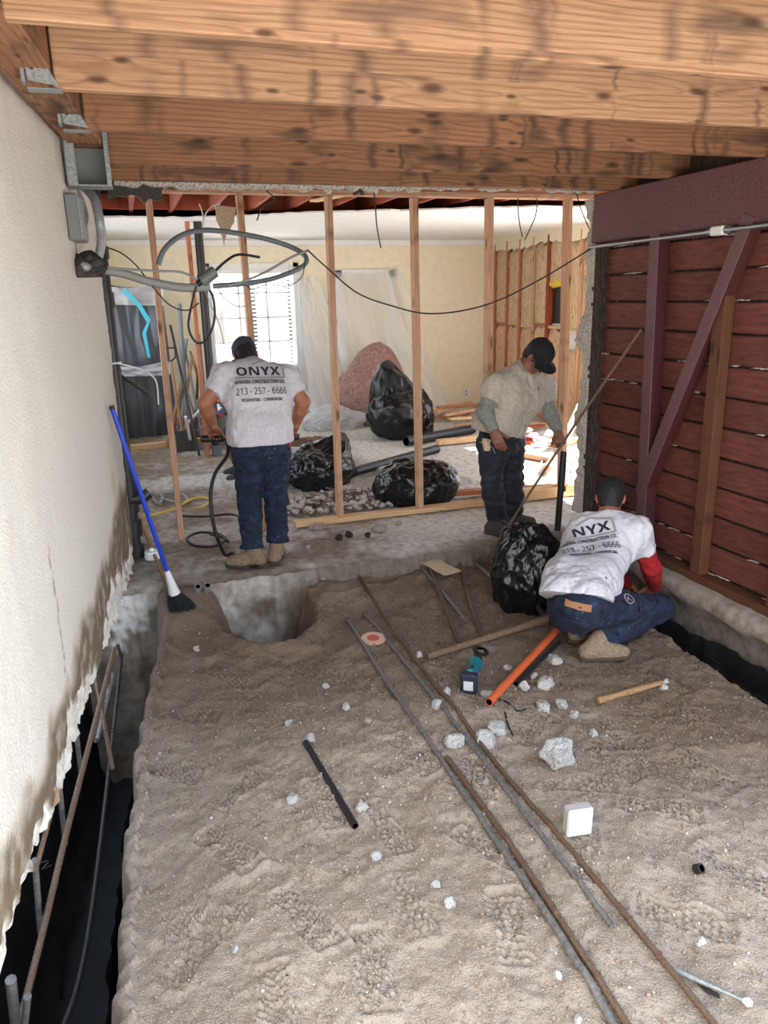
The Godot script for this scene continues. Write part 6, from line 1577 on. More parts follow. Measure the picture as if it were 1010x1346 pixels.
func strip_build(pts: Array, w: float) -> Build:      # a painted line through 2D points
	var b := Build.new()
	for k in pts.size() - 1:
		var a: Vector2 = pts[k]; var e: Vector2 = pts[k + 1]
		var n := (e - a).normalized().orthogonal() * w * 0.5
		var cnt := maxi(2, int(a.distance_to(e) / 0.012))
		for j in cnt:
			var p := a.lerp(e, float(j) / cnt); var q := a.lerp(e, float(j + 1) / cnt)
			var i := b.add(Vector3(p.x - n.x, p.y - n.y, 0)); b.add(Vector3(p.x + n.x, p.y + n.y, 0)); b.add(Vector3(q.x + n.x, q.y + n.y, 0)); b.add(Vector3(q.x - n.x, q.y - n.y, 0))
			b.quad(i, i + 3, i + 2, i + 1)
	return b

# the firm's print across the shoulders of a shirt
func shirt_print(o: Node3D, f: Field, at0: Vector3, u: Vector3, v: Vector3, k: float) -> void:
	u = u.normalized(); v = v.normalized()
	var n := u.cross(v).normalized()
	v = n.cross(u)
	var ink: Material = M.ink
	var rows := [["ONYX", 700, 0.052, 0.235, 0.055], ["GENERAL CONSTRUCTION CO.", 700, 0.022, 0.27, -0.010], ["213 - 257 - 6666", 400, 0.036, 0.27, -0.062], ["RESIDENTIAL - COMMERCIAL", 700, 0.016, 0.22, -0.108]]
	for r in rows:
		put("print_line", draped(text_build(r[0], "Droid Sans", r[1], r[2] * k, r[3] * k), f, at0 + v * r[4] * k, u, v, n), ink, o)
	put("print_roof", draped(strip_build([Vector2(-0.03, 0.095) * k, Vector2(0.05, 0.125) * k, Vector2(0.135, 0.085) * k, Vector2(0.135, 0.015) * k, Vector2(-0.13, 0.015) * k], 0.010 * k), f, at0, u, v, n), M.ink_gray, o)

func cloth(sd: int, cols: Array, rough := 0.95) -> StandardMaterial3D:
	var m := noisy(sd, cols, Vector3(3, 3, 3), rough, 0.12)
	return m

func people_materials() -> void:
	M.skin = noisy(80, [rgb(150, 96, 72), rgb(168, 110, 84), rgb(180, 122, 96)], Vector3(3, 3, 3), 0.6)
	M.skin_dark = noisy(81, [rgb(112, 70, 54), rgb(128, 82, 64), rgb(140, 92, 72)], Vector3(3, 3, 3), 0.6)
	M.hair = mat(rgb(26, 22, 21), 0.7)
	M.shirt = cloth(82, [rgb(186, 181, 185), rgb(204, 200, 205), rgb(212, 209, 215)])
	M.shirt_tan = cloth(83, [rgb(158, 147, 135), rgb(178, 168, 154), rgb(186, 177, 163)])
	M.sleeve = noisy(84, [rgb(92, 96, 92), rgb(128, 130, 122), rgb(164, 162, 150)], Vector3(5, 5, 5), 0.95)
	M.red_sleeve = cloth(85, [rgb(128, 16, 22), rgb(156, 24, 30), rgb(170, 36, 40)])
	M.cap_black = mat(rgb(19, 20, 22), 0.85)
	M.cap_seam = mat(rgb(40, 41, 44), 0.8)
	M.cap_navy = mat(rgb(58, 64, 80), 0.85)
	M.ink = mat(rgb(34, 34, 48), 0.9)
	M.ink_gray = mat(rgb(140, 134, 134), 0.9)
	M.denim_stitch = mat(rgb(20, 28, 46), 0.9)
	M.sole = mat(rgb(70, 58, 46), 0.9)
	M.lace = mat(rgb(120, 100, 76), 0.9)
	M.boot_tan = noisy(86, [rgb(96, 80, 64), rgb(134, 114, 92), rgb(158, 138, 114)], Vector3(5, 5, 5), 0.9)
	M.boot_dark = noisy(87, [rgb(40, 38, 36), rgb(66, 62, 58), rgb(90, 84, 78)], Vector3(5, 5, 5), 0.85)
	M.belt = mat(rgb(150, 102, 62), 0.7)
	# denim: dark blue twill, worn patches, specks of paint
	for q in [["denim", rgb(20, 32, 54), rgb(48, 67, 98), 88], ["denim_black", rgb(30, 34, 42), rgb(58, 64, 76), 89]]:
		var t := noise_tex(q[3], 0.012, 5, [q[1].darkened(0.35), q[1], q[2]])
		var im := t.get_image()
		var r := RandomNumberGenerator.new(); r.seed = q[3]
		for k in (110 if q[0] == "denim" else 24):
			var x := r.randi() % 500; var y := r.randi() % 500; var s := 1 + int(6.0 * pow(r.randf(), 3.0))
			for j in s * s:
				im.set_pixel(clampi(x + int(r.randfn() * s * 0.5), 0, 511), clampi(y + int(r.randfn() * s * 0.5), 0, 511), rgb(190, 192, 196))
		var m := mat(Color.WHITE, 0.9)
		m.albedo_texture = ImageTexture.create_from_image(im)
		m.uv1_triplanar = true
		m.uv1_world_triplanar = true
		m.uv1_scale = Vector3(1.6, 1.6, 1.6)
		M[q[0]] = m

# build one worker from joints; j holds the joints in world space
func worker(label: String, j: Dictionary, k: Dictionary) -> Node3D:
	var base: Vector3 = j.base
	var o := thing("person", label, "person", base)
	for q in j: if j[q] is Vector3: j[q] = j[q] - base
	var lo := Vector3.ONE * 99; var hi := -lo
	for q in j:
		if j[q] is Vector3: lo = lo.min(j[q]); hi = hi.max(j[q])
	lo -= Vector3.ONE * 0.26; hi += Vector3.ONE * 0.26
	var g: float = k.get("girth", 1.0)
	var arm := 0.78 if k.has("undersleeve") else 1.0
	# the body
	var f := Field.new(lo, hi, 0.013)
	var across: Vector3 = (j.shoulder_r - j.shoulder_l).normalized()
	f.bone(j.shoulder_l, j.shoulder_r, 0.050, 0.050, 0.03)
	f.bone(j.chest - across * 0.06, j.chest + across * 0.06, 0.085 * g, 0.085 * g, 0.03)
	f.bone(j.waist - across * 0.05, j.waist + across * 0.05, 0.085 * g, 0.085 * g, 0.03)
	f.bone(j.chest, j.waist, 0.085 * g, 0.085 * g, 0.03)
	f.bone(j.waist, (j.hip_l + j.hip_r) * 0.5, 0.085 * g, 0.085 * g, 0.03)
	f.bone(j.hip_l, j.hip_r, 0.070, 0.070, 0.03)
	f.bone(j.neck, j.head, 0.058, 0.05, 0.03)
	f.bone((j.shoulder_l + j.shoulder_r) * 0.5, j.neck, 0.07, 0.06, 0.06)
	for s in ["l", "r"]:
		f.bone(j["shoulder_" + s], j["elbow_" + s], 0.052 * arm, 0.047 * arm, 0.02)
		var mid: Vector3 = (j["elbow_" + s] as Vector3).lerp(j["wrist_" + s], 0.3)
		f.bone(j["elbow_" + s], mid, 0.046 * arm, 0.049 * arm, 0.02)
		f.bone(mid, j["wrist_" + s], 0.049 * arm, 0.028, 0.02)
		f.bone(j["hip_" + s], j["knee_" + s], 0.052, 0.040, 0.02)
		f.bone(j["knee_" + s], j["ankle_" + s], 0.045, 0.034, 0.02)
	var body := field_mesh(f)
	body.join(head(j.head, k.face, k.crown, j.neck, k.get("head_size", 1.0)))
	for s in ["l", "r"]: body.join(hand(j["wrist_" + s], k["hand_" + s], k["palm_" + s], k["thumb_" + s], k["curl_" + s], k.get("thumb_in", 0.5)))
	put("body", body.done(), k.skin, o)
	head_parts(o, j.head, k.face, k.crown, M.hair, k.get("head_size", 1.0))
	put("hair", hair(j.head, k.face, k.crown, k.get("head_size", 1.0)).done(), M.hair, o)
	# shirt
	var sf := Field.new(lo, hi, 0.011)
	var e := 0.016
	var sh: Vector3 = across * 0.01
	sf.bone(j.shoulder_l - sh, j.shoulder_r + sh, 0.056 + e, 0.056 + e, 0.06)
	for s in ["l", "r"]: sf.bone(j.neck.lerp(j["shoulder_" + s], 0.3), j["shoulder_" + s], 0.062, 0.058, 0.08)
	sf.bone(j.chest - across * 0.085, j.chest + across * 0.085, 0.108 * g + e, 0.108 * g + e, 0.06)
	sf.bone(j.waist - across * 0.07, j.waist + across * 0.07, 0.105 * g + e, 0.105 * g + e, 0.06)
	sf.bone(j.chest - across * 0.08, j.waist - across * 0.08, 0.10 * g + e, 0.10 * g + e, 0.06)
	sf.bone(j.chest + across * 0.08, j.waist + across * 0.08, 0.10 * g + e, 0.10 * g + e, 0.06)
	sf.bone(j.waist - across * 0.06, j.hem - across * 0.075, 0.105 * g + e, 0.10 * g + e, 0.06)
	sf.bone(j.waist + across * 0.06, j.hem + across * 0.075, 0.105 * g + e, 0.10 * g + e, 0.06)
	sf.bone((j.shoulder_l + j.shoulder_r) * 0.5, j.neck, 0.080, 0.066, 0.06)
	for s in ["l", "r"]:
		var a: Vector3 = j["shoulder_" + s]; var b: Vector3 = j["elbow_" + s]
		var end: Vector3 = a.lerp(b, k.get("sleeve", 0.72))
		var sl := Field.new(lo, hi, 0.011)
		sl.bone(a, end + (b - a).normalized() * 0.06, 0.066, 0.074, 0.0)
		sl.cut(end, b - a)
		sf.merge(sl, 0.05)
	var calm: Vector3 = (k.print as Vector3) - base if k.has("print") else Vector3.ZERO
	var calm_r := 0.20 if k.has("print") else 0.0
	sf.folds(nr, Vector3(700, 380, 700), 0.011, k.seed, calm, calm_r)
	sf.folds(nz, Vector3(1700, 900, 1700), 0.006, k.seed + 50.0, calm, calm_r)
	sf.cut(j.hem, k.hem_dir, 0.34)
	sf.cut(j.neck + (j.head - j.neck) * k.get("collar", 0.02), j.head - j.neck, 0.12)
	put("shirt", field_mesh(sf).done(), k.shirt, o)
	if k.has("print"): shirt_print(o, sf, k.print - base, k.print_u, k.print_v, k.get("print_size", 1.0))
	# long sleeves under it
	if k.has("undersleeve"):
		for s in ["l", "r"]:
			var a: Vector3 = j["elbow_" + s]; var b: Vector3 = j["wrist_" + s]; var sh2: Vector3 = j["shoulder_" + s]
			var uf := Field.new(a.min(b).min(sh2) - Vector3.ONE * 0.12, a.max(b).max(sh2) + Vector3.ONE * 0.12, 0.010)
			uf.bone(sh2, a, 0.058, 0.054, 0.02)
			uf.bone(a, a.lerp(b, 0.3), 0.053, 0.052, 0.02)
			uf.bone(a.lerp(b, 0.3), b + (b - a).normalized() * 0.03, 0.052, 0.036, 0.02)
			uf.folds(nr, Vector3.ONE * 900.0, 0.008, 9.0)
			uf.cut(b, b - a, 0.1)
			put("undersleeve", field_mesh(uf).done(), k.undersleeve, o)
	# trousers
	var tf := Field.new(lo, hi, 0.011)
	tf.bone(j.hip_l, j.hip_r, 0.108, 0.108, 0.05)
	tf.bone((j.hip_l + j.hip_r) * 0.5, j.waist.lerp((j.hip_l + j.hip_r) * 0.5, 0.55), 0.12, 0.12, 0.06)
	for s in ["l", "r"]:
		var h: Vector3 = j["hip_" + s]; var kn: Vector3 = j["knee_" + s]; var an: Vector3 = j["ankle_" + s]
		tf.bone(h, h.lerp(kn, 0.45), 0.102, 0.090, 0.035)
		tf.bone(h.lerp(kn, 0.45), kn, 0.090, 0.072, 0.03)
		tf.bone(kn, kn.lerp(an, 0.4), 0.072, 0.069, 0.03)
		tf.bone(kn.lerp(an, 0.4), an + (an - kn).normalized() * 0.05, 0.069, 0.070, 0.03)
	tf.folds(nr, Vector3(550, 950, 550), 0.013, k.seed + 20.0)
	tf.folds(nz, Vector3(1500, 2200, 1500), 0.006, k.seed + 70.0)
	for s in ["l", "r"]: tf.cut(j["ankle_" + s], j["ankle_" + s] - j["knee_" + s], 0.12)
	var tr := put("trousers", field_mesh(tf).done(), k.trousers, o)
	for q in k.get("marks", []):      # [name, place, outward, across, outline, width, material]
		var n: Vector3 = (q[2] as Vector3).normalized(); var u: Vector3 = (q[3] as Vector3); u = (u - n * u.dot(n)).normalized()
		put(q[0], draped(strip_build(q[4], q[5]), tf, (q[1] as Vector3) - base, u, n.cross(u), n), q[6], tr)
	for s in ["l", "r"]: shoe(j["foot_" + s], k["toe_" + s], k.boots, o, j["ankle_" + s] + Vector3(0, 0.02, 0), 1.0, k.get("foot_up_" + s, Vector3.UP))
	return o

func make_people() -> void:
	people_materials()
	var pocket := [Vector2(-0.065, 0.06), Vector2(0.065, 0.06), Vector2(0.06, -0.05), Vector2(0, -0.085), Vector2(-0.06, -0.05), Vector2(-0.065, 0.06)]
	# the man with the breaker, seen from behind
	var a := {
		"base": Vector3(0.734, -0.000, -5.012), "head": Vector3(0.761, 1.380, -5.330), "neck": Vector3(0.792, 1.306, -5.200), "shoulder_l": Vector3(0.598, 1.272, -5.130), "shoulder_r": Vector3(0.991, 1.236, -5.130), "chest": Vector3(0.790, 1.137, -5.070), "waist": Vector3(0.778, 0.915, -5.000), "hem": Vector3(0.771, 0.831, -4.990),
		"hip_l": Vector3(0.695, 0.772, -4.980), "hip_r": Vector3(0.859, 0.755, -5.000), "knee_l": Vector3(0.670, 0.453, -5.000), "knee_r": Vector3(0.867, 0.425, -5.070), "ankle_l": Vector3(0.661, 0.130, -4.930), "ankle_r": Vector3(0.850, 0.122, -5.020),
		"elbow_l": Vector3(0.442, 1.108, -5.080), "wrist_l": Vector3(0.504, 0.911, -5.260), "elbow_r": Vector3(1.097, 1.076, -5.080), "wrist_r": Vector3(1.061, 0.875, -5.260), "foot_l": Vector3(0.659, 0.000, -4.942), "foot_r": Vector3(0.826, 0.000, -4.992)}
	worker("worker bending over a breaker, back turned, white printed shirt and paint-flecked blue jeans", a, {
		"face": Vector3(-0.1, -0.70, -0.70), "crown": Vector3(-0.05, 0.70, -0.70), "hand_l": Vector3(0.05, -0.45, -1), "hand_r": Vector3(-0.05, -0.45, -1), "palm_l": Vector3(0.1, -1, 0.3), "palm_r": Vector3(-0.1, -1, 0.3), "thumb_l": 1.0, "thumb_r": -1.0, "curl_l": 1.1, "curl_r": 1.1,
		"girth": 1.06, "collar": 0.45, "seed": 3.0, "skin": M.skin, "shirt": M.shirt, "trousers": M.denim, "boots": M.boot_tan, "hem_dir": Vector3(0, -1, 0.02), "sleeve": 0.62, "toe_l": Vector3(-1, 0, -0.35), "toe_r": Vector3(0.4, 0, -1),
		"print": Vector3(0.800, 1.264, -4.930), "print_u": Vector3(1, -0.02, 0), "print_v": Vector3(0, 1, -0.3), "print_size": 1.22,
		"marks": [["pocket", Vector3(0.667, 0.717, -4.860), Vector3(0, 0, 1), Vector3.RIGHT, pocket, 0.006, M.denim_stitch], ["pocket", Vector3(0.836, 0.706, -4.860), Vector3(0.1, 0, 1), Vector3.RIGHT, pocket, 0.006, M.denim_stitch], ["seam", Vector3(0.758, 0.739, -4.860), Vector3(0, 0, 1), Vector3.UP, [Vector2(-0.07, 0), Vector2(0.08, 0)], 0.005, M.denim_stitch]]})
	var ca: Vector3 = a.head
	cap(get_node("person"), ca, Vector3(-0.1, -0.70, -0.70), Vector3(-0.05, 0.70, -0.70), M.cap_navy)
	# the breaker
	var hl := Vector3(0.418, 0.831, -5.345); var hr := Vector3(1.108, 0.792, -5.345)
	var mid := (hl + hr) * 0.5
	var br := thing("demolition_breaker", "electric breaker with long black handles held by the worker in the navy cap", "breaker", Vector3(mid.x, 0.0, mid.z))
	var o := br.position
	put("handlebar", tube([hl - o, hl.lerp(hr, 0.2) - o, hl.lerp(hr, 0.8) - o, hr - o], 0.013, 12).done(), M.iron, br)
	for s in [0.0, 1.0]:
		var p := hl.lerp(hr, s); var q := hl.lerp(hr, 0.22 if s == 0.0 else 0.78)
		put("grip", tube([p - o, p.lerp(q, 0.08) - o, p.lerp(q, 0.9) - o, q - o], 0.024, 14, [0.020, 0.025, 0.023, 0.026]).done(), M.cable_black, br)
	put("housing", tube([Vector3(0, 0.40, 0), Vector3(0, 0.42, 0), Vector3(0, 0.62, 0), Vector3(0, 0.80, 0), Vector3(0, 0.86, 0)], 0.08, 20, [0.05, 0.065, 0.085, 0.09, 0.06]).done(), M.red, br)
	put("barrel", tube([Vector3(0, 0.20, 0), Vector3(0, 0.24, 0), Vector3(0, 0.41, 0)], 0.045, 18, [0.03, 0.045, 0.05]).done(), M.iron, br)
	put("chisel", tube([Vector3(0, 0.0, 0), Vector3(0, 0.05, 0), Vector3(0, 0.21, 0)], 0.014, 8, [0.003, 0.013, 0.014]).done(), M.steel, br)
	put("side_handle", tube([Vector3(0.08, 0.72, 0), Vector3(0.27, 0.74, 0.06)], 0.03, 12).done(), M.red, br)
	tag(cable("power_cord", [Vector3(0.596, 0.781, -5.300), Vector3(0.571, 0.718, -5.220), Vector3(0.477, 0.625, -5.140), Vector3(0.429, 0.496, -5.080), Vector3(0.424, 0.326, -5.020), Vector3(0.444, 0.201, -4.980), Vector3(0.501, 0.025, -5.186), Vector3(0.558, 0.020, -5.215), Vector3(0.572, 0.020, -5.086)], 0.013, M.cable_black), "thick black cord dropping in a curve from the breaker to the slab", "cord")
	var bk := thing("bucket", "white plastic bucket half hidden behind the breaker worker's right leg", "bucket", Vector3(1.423, 0.000, -7.356))
	put("pail", lathe([Vector2(0.0, 0.0), Vector2(0.12, 0.0), Vector2(0.14, 0.28), Vector2(0.15, 0.29), Vector2(0.15, 0.31), Vector2(0.135, 0.31), Vector2(0.115, 0.02), Vector2(0, 0.02)]).done(), M.white, bk)
	put("bail", tube(smooth_path([Vector3(-0.15, 0.29, 0), Vector3(-0.1, 0.2, 0.14), Vector3(0.1, 0.2, 0.14), Vector3(0.15, 0.29, 0)], 6), 0.004, 6).done(), M.steel, bk)
	# the man in the black cap, stooping to look along his pipe
	var b := {
		"base": Vector3(2.568, -0.000, -4.931), "head": Vector3(2.782, 1.315, -4.900), "neck": Vector3(2.737, 1.248, -4.970), "shoulder_l": Vector3(2.443, 1.124, -4.900), "shoulder_r": Vector3(2.955, 1.069, -5.100), "chest": Vector3(2.657, 1.010, -4.980), "waist": Vector3(2.545, 0.828, -5.020), "hem": Vector3(2.534, 0.756, -5.020),
		"hip_l": Vector3(2.466, 0.694, -4.980), "hip_r": Vector3(2.651, 0.677, -5.060), "knee_l": Vector3(2.456, 0.409, -4.950), "knee_r": Vector3(2.684, 0.380, -5.060), "ankle_l": Vector3(2.504, 0.125, -4.960), "ankle_r": Vector3(2.714, 0.106, -5.080),
		"elbow_l": Vector3(2.353, 0.950, -4.880), "wrist_l": Vector3(2.393, 0.818, -4.800), "elbow_r": Vector3(2.997, 0.879, -5.080), "wrist_r": Vector3(3.027, 0.738, -5.000), "foot_l": Vector3(2.505, 0.000, -4.957), "foot_r": Vector3(2.697, 0.000, -5.068)}
	worker("stooping worker in black cap and tan t-shirt over grey sleeves, holding an upright pipe", b, {
		"face": Vector3(0.36, -0.78, 0.50), "crown": Vector3(0.30, 0.60, 0.72), "hand_l": Vector3(0.3, -0.9, 0.25), "hand_r": Vector3(0.1, -1.0, 0.15), "palm_l": Vector3(0.4, 0.1, -0.8), "palm_r": Vector3(-0.3, -0.1, 1.0), "thumb_l": -1.0, "thumb_r": -1.0, "curl_l": 0.35, "curl_r": 0.95,
		"girth": 1.13, "seed": 11.0, "skin": M.skin_dark, "shirt": M.shirt_tan, "trousers": M.denim_black, "boots": M.boot_dark, "hem_dir": Vector3(-0.25, -1, 0), "sleeve": 0.55, "undersleeve": M.sleeve, "toe_l": Vector3(0.75, 0, 0.65), "toe_r": Vector3(1, 0, 0.15),
		"marks": [["pocket", Vector3(2.372, 0.672, -4.800), Vector3(-0.2, 0, 1), Vector3.RIGHT, [Vector2(-0.05, 0.05), Vector2(0.03, 0.02), Vector2(0.05, -0.03)], 0.006, M.ink_gray]]})
	var p2 := get_node("person_001")
	var hb: Vector3 = b.head
	var f2 := Vector3(0.36, -0.78, 0.50).normalized(); var u2 := Vector3(0.30, 0.60, 0.72); u2 = (u2 - f2 * u2.dot(f2)).normalized()
	cap(p2, hb, f2, u2, M.cap_black)
	var r2 := f2.cross(u2)
	var gl := Build.new()
	for s in [-1.0, 1.0]:
		gl.join(tube([hb + u2 * 0.004 + f2 * 0.100 + r2 * 0.012 * s, hb + u2 * 0.006 + f2 * 0.100 + r2 * 0.034 * s, hb + u2 * 0.003 + f2 * 0.090 + r2 * 0.062 * s], 0.017, 10, [0.014, 0.018, 0.012]))
		gl.join(tube([hb + u2 * 0.003 + f2 * 0.090 + r2 * 0.064 * s, hb + u2 * 0.006 - f2 * 0.01 + r2 * 0.082 * s], 0.004, 6))
	var dg := mat(rgb(14, 14, 16), 0.08)
	put("sunglasses", gl.done(), dg, p2)
	var lg := sheet([b.hip_l + Vector3(-0.11, 0.06, 0.08), b.hip_l + Vector3(-0.055, 0.05, 0.11), b.hip_l + Vector3(-0.05, -0.03, 0.12), b.hip_l + Vector3(-0.10, -0.03, 0.09)], Vector3(0, 0.05, 1).normalized(), 0.03, 0.012, 0.03)
	put("glove_in_pocket", lg.done(), M.card, p2)
	var pb := Vector3(2.974, -0.000, -4.866)
	var pt := Vector3(3.028, 0.607, -4.980)
	tag(put("plastic_pipe", pipe(pb, Vector3(lerpf(pb.x, pt.x, 0.5), pt.y, pb.z), 0.024, 0.004, 18).done(), M.abs), "black pipe standing upright on the slab in the capped worker's hand", "pipe")
	# the man crouching at the right trench
	var c := {
		"base": Vector3(2.270, -0.180, -3.205), "head": Vector3(2.695, 0.536, -3.820), "neck": Vector3(2.629, 0.443, -3.730), "shoulder_l": Vector3(2.490, 0.384, -3.760), "shoulder_r": Vector3(2.696, 0.403, -3.560), "chest": Vector3(2.546, 0.310, -3.680), "waist": Vector3(2.266, 0.195, -3.440), "hem": Vector3(2.139, 0.172, -3.290),
		"hip_l": Vector3(2.170, 0.061, -3.400), "hip_r": Vector3(2.148, 0.136, -3.220), "knee_l": Vector3(3.067, -0.302, -3.880), "knee_r": Vector3(2.797, -0.040, -3.420), "ankle_l": Vector3(2.375, -0.143, -3.520), "ankle_r": Vector3(2.268, -0.082, -3.240),
		"elbow_l": Vector3(2.694, 0.056, -3.980), "wrist_l": Vector3(3.014, -0.141, -4.020), "elbow_r": Vector3(2.837, 0.156, -3.580), "wrist_r": Vector3(3.075, -0.098, -3.820), "foot_l": Vector3(2.289, -0.160, -3.439), "foot_r": Vector3(2.234, -0.170, -3.217)}
	worker("crouching worker with a red sleeve and white printed shirt, back turned, by the red wall", c, {
		"face": Vector3(0.50, -0.55, -0.62), "crown": Vector3(0.25, 0.85, -0.35), "hand_l": Vector3(0.7, -0.5, -0.3), "hand_r": Vector3(0.1, -0.7, -0.6), "palm_l": Vector3(0, -1, 0), "palm_r": Vector3(-0.5, -0.7, 0), "thumb_l": 1.0, "thumb_r": -1.0, "curl_l": 0.8, "curl_r": 0.8,
		"girth": 1.02, "seed": 23.0, "skin": M.skin, "shirt": M.shirt, "trousers": M.denim, "boots": M.boot_tan, "hem_dir": Vector3(-0.35, -0.85, 0.42), "sleeve": 0.52, "undersleeve": M.red_sleeve, "toe_l": Vector3(1, 0, -0.3), "toe_r": Vector3(1, 0, 0.28),
		"print": Vector3(2.361, 0.463, -3.520), "print_u": Vector3(0.93, 0.08, 0.30), "print_v": Vector3(0.22, 0.66, -0.66), "print_size": 1.22,
		"marks": [["belt", Vector3(1.956, 0.218, -3.100), Vector3(-0.5, 0.2, 0.9), Vector3(0.8, -0.12, 0.4), [Vector2(-0.04, 0.0), Vector2(0.14, 0.0)], 0.035, M.belt], ["round_badge", Vector3(2.452, 0.172, -3.200), Vector3(0.2, 0.6, 0.8), Vector3.RIGHT, [Vector2(0.03, 0), Vector2(0.021, 0.021), Vector2(0, 0.03), Vector2(-0.021, 0.021), Vector2(-0.03, 0), Vector2(-0.021, -0.021), Vector2(0, -0.03), Vector2(0.021, -0.021), Vector2(0.03, 0)], 0.006, M.ink_gray], ["badge_strokes", Vector3(2.452, 0.172, -3.200), Vector3(0.2, 0.6, 0.8), Vector3.RIGHT, [Vector2(-0.012, 0.012), Vector2(-0.012, -0.012), Vector2(0.008, 0.012), Vector2(-0.004, 0.0), Vector2(0.012, -0.014)], 0.005, M.ink_gray]]})
	var cc: Vector3 = c.head
	cap(get_node("person_002"), cc, Vector3(0.50, -0.55, -0.62), Vector3(0.25, 0.85, -0.35), M.cap_black)
	# a fourth man, squatting far back, only the side of his capped head in view
	var hd := Vector3(0.915, 0.744, -7.600)
	var gx := hd.x + 0.05
	var d := {
		"base": Vector3(gx, 0.0, -7.6), "head": hd, "neck": hd + Vector3(0.05, -0.15, -0.03), "shoulder_l": Vector3(gx, 0.66, -7.45), "shoulder_r": Vector3(gx, 0.66, -7.79), "chest": Vector3(gx + 0.07, 0.50, -7.62), "waist": Vector3(gx + 0.14, 0.32, -7.62), "hem": Vector3(gx + 0.16, 0.24, -7.62),
		"hip_l": Vector3(gx + 0.18, 0.24, -7.53), "hip_r": Vector3(gx + 0.18, 0.24, -7.71), "knee_l": Vector3(gx - 0.06, 0.44, -7.46), "knee_r": Vector3(gx - 0.06, 0.44, -7.78), "ankle_l": Vector3(gx + 0.02, 0.1, -7.48), "ankle_r": Vector3(gx + 0.02, 0.1, -7.76),
		"elbow_l": Vector3(gx + 0.12, 0.45, -7.36), "wrist_l": Vector3(gx + 0.02, 0.30, -7.52), "elbow_r": Vector3(gx + 0.12, 0.45, -7.88), "wrist_r": Vector3(gx + 0.02, 0.30, -7.72), "foot_l": Vector3(gx + 0.02, 0.01, -7.48), "foot_r": Vector3(gx + 0.02, 0.01, -7.76)}
	worker("squatting worker far back, only his dark cap and cheek showing beside the breaker worker's arm", d, {
		"face": Vector3(-0.8, -0.45, 0.3), "crown": Vector3(-0.3, 0.95, 0.1), "hand_l": Vector3(-1, -0.3, -0.2), "hand_r": Vector3(-1, -0.3, 0.2), "palm_l": Vector3(0, -1, 0), "palm_r": Vector3(0, -1, 0), "thumb_l": -1.0, "thumb_r": 1.0, "curl_l": 0.6, "curl_r": 0.6,
		"girth": 0.95, "seed": 31.0, "skin": M.skin_dark, "shirt": M.sleeve, "trousers": M.denim_black, "boots": M.boot_dark, "hem_dir": Vector3(0.3, -1, 0), "sleeve": 0.6, "toe_l": Vector3(-1, 0, 0), "toe_r": Vector3(-1, 0, 0)})
	var cd: Vector3 = d.head
	cap(get_node("person_003"), cd, Vector3(-0.8, -0.45, 0.3), Vector3(-0.3, 0.95, 0.1), M.cap_navy)
	var dr := thing("hose_reel", "grey drum with a red and white rim standing left of the squatting worker's head", "drum", Vector3(0.923, 0.020, -9.367))
	var ay := Basis(Vector3(1, 0, 0), Vector3(0, 0.85, 0.5).normalized(), Vector3(0, -0.5, 0.85).normalized())
	put("drum", lathe([Vector2(0.0, 0.0), Vector2(0.15, 0.0), Vector2(0.16, 0.02), Vector2(0.15, 0.04), Vector2(0.14, 0.44), Vector2(0.15, 0.46), Vector2(0.0, 0.46)]).done(), M.box_gray, dr, at(Vector3(0.02, 0.09, -0.1), ay))
	put("rim", lathe([Vector2(0.09, 0.462), Vector2(0.155, 0.462), Vector2(0.16, 0.475), Vector2(0.10, 0.485)]).done(), M.red, dr, at(Vector3(0.02, 0.09, -0.1), ay))
	put("cover", lathe([Vector2(0.0, 0.47), Vector2(0.09, 0.47), Vector2(0.0, 0.476)]).done(), M.white, dr, at(Vector3(0.02, 0.09, -0.1), ay))

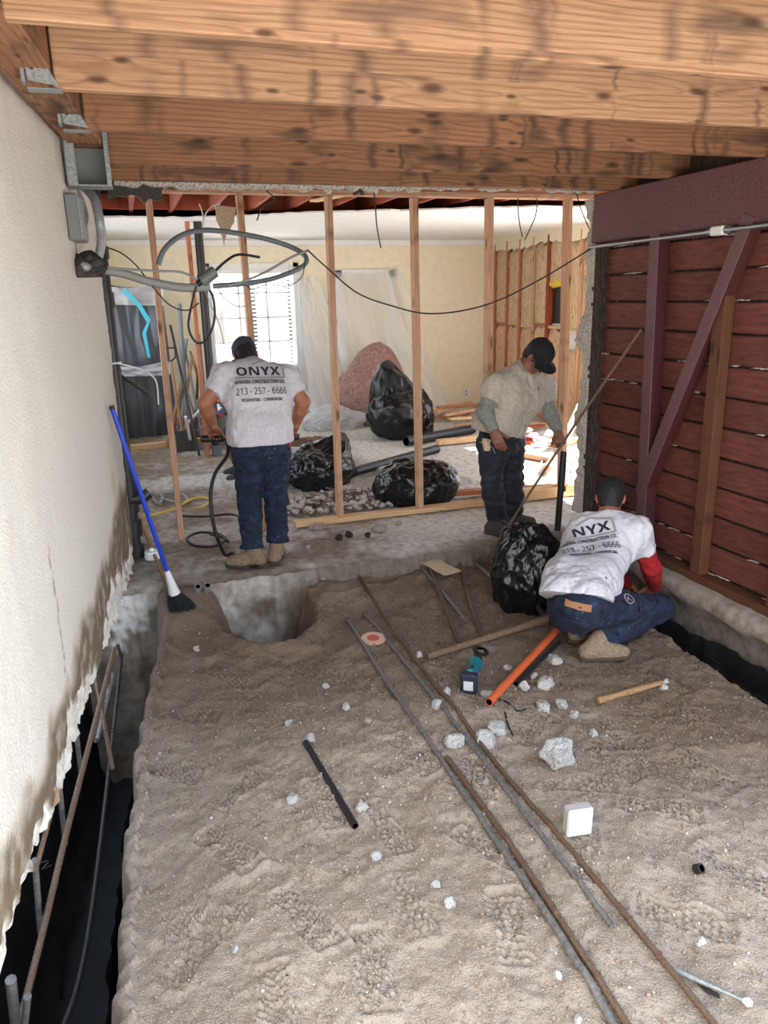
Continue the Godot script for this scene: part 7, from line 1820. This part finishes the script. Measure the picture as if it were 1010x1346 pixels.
# ---------------------------------------------------------------- everything
func _ready() -> void:
	rng.seed = 4
	nz.seed = 1; nz.noise_type = FastNoiseLite.TYPE_SIMPLEX_SMOOTH; nz.fractal_octaves = 3
	nr.seed = 2; nr.noise_type = FastNoiseLite.TYPE_SIMPLEX; nr.fractal_type = FastNoiseLite.FRACTAL_RIDGED; nr.fractal_octaves = 3
	# camera: a phone held at head height, turned to the right and tipped down
	var cam := Camera3D.new()
	cam.name = "camera"
	cam.fov = 67.884
	cam.near = 0.02
	cam.far = 200.0
	cam.transform = Transform3D(Basis(Vector3(0.94859, -0.02337, 0.31564), Vector3(0.10741, 0.96185, -0.25160), Vector3(-0.29772, 0.27257, 0.91491)), Vector3(0, 1.75, 0))
	add_child(cam)
	cam.current = true
	# an even white sky; daylight enters from the open front, the window and the east doorway
	var env := Environment.new()
	var sm := ProceduralSkyMaterial.new()
	sm.sky_top_color = Color(0.80, 0.88, 0.98)
	sm.sky_horizon_color = Color(0.96, 0.97, 0.98)
	sm.ground_bottom_color = Color(0.55, 0.53, 0.50)
	sm.ground_horizon_color = Color(0.60, 0.58, 0.55)
	sm.sky_curve = 0.3
	sm.sky_energy_multiplier = 1.0
	var sky := Sky.new()
	sky.sky_material = sm
	env.background_mode = Environment.BG_SKY
	env.sky = sky
	env.tonemap_mode = Environment.TONE_MAPPER_LINEAR
	env.tonemap_exposure = 5.1
	env.sdfgi_enabled = true
	env.ssao_enabled = true
	env.ssil_enabled = true
	var we := WorldEnvironment.new()
	we.name = "daylight"
	we.environment = env
	add_child(we)
	var sun := DirectionalLight3D.new()
	sun.name = "sun"
	sun.light_color = Color(1.0, 0.97, 0.93)
	sun.light_energy = 2.5
	sun.light_angular_distance = 0.6
	sun.shadow_enabled = true
	sun.basis = Basis.looking_at(Vector3(-0.67, -0.74, 0.02))
	add_child(sun)
	make_materials()
	make_shell()
	make_wall_left()
	make_wall_right()
	make_dirt()
	make_slab()
	make_liner_and_shade()
	make_porch_roof()
	make_stud_wall()
	make_wall_east_lining()
	make_window()
	make_back_room_things()
	make_hanging_things()
	make_bars()
	make_broom()
	make_floor_things()
	make_people()
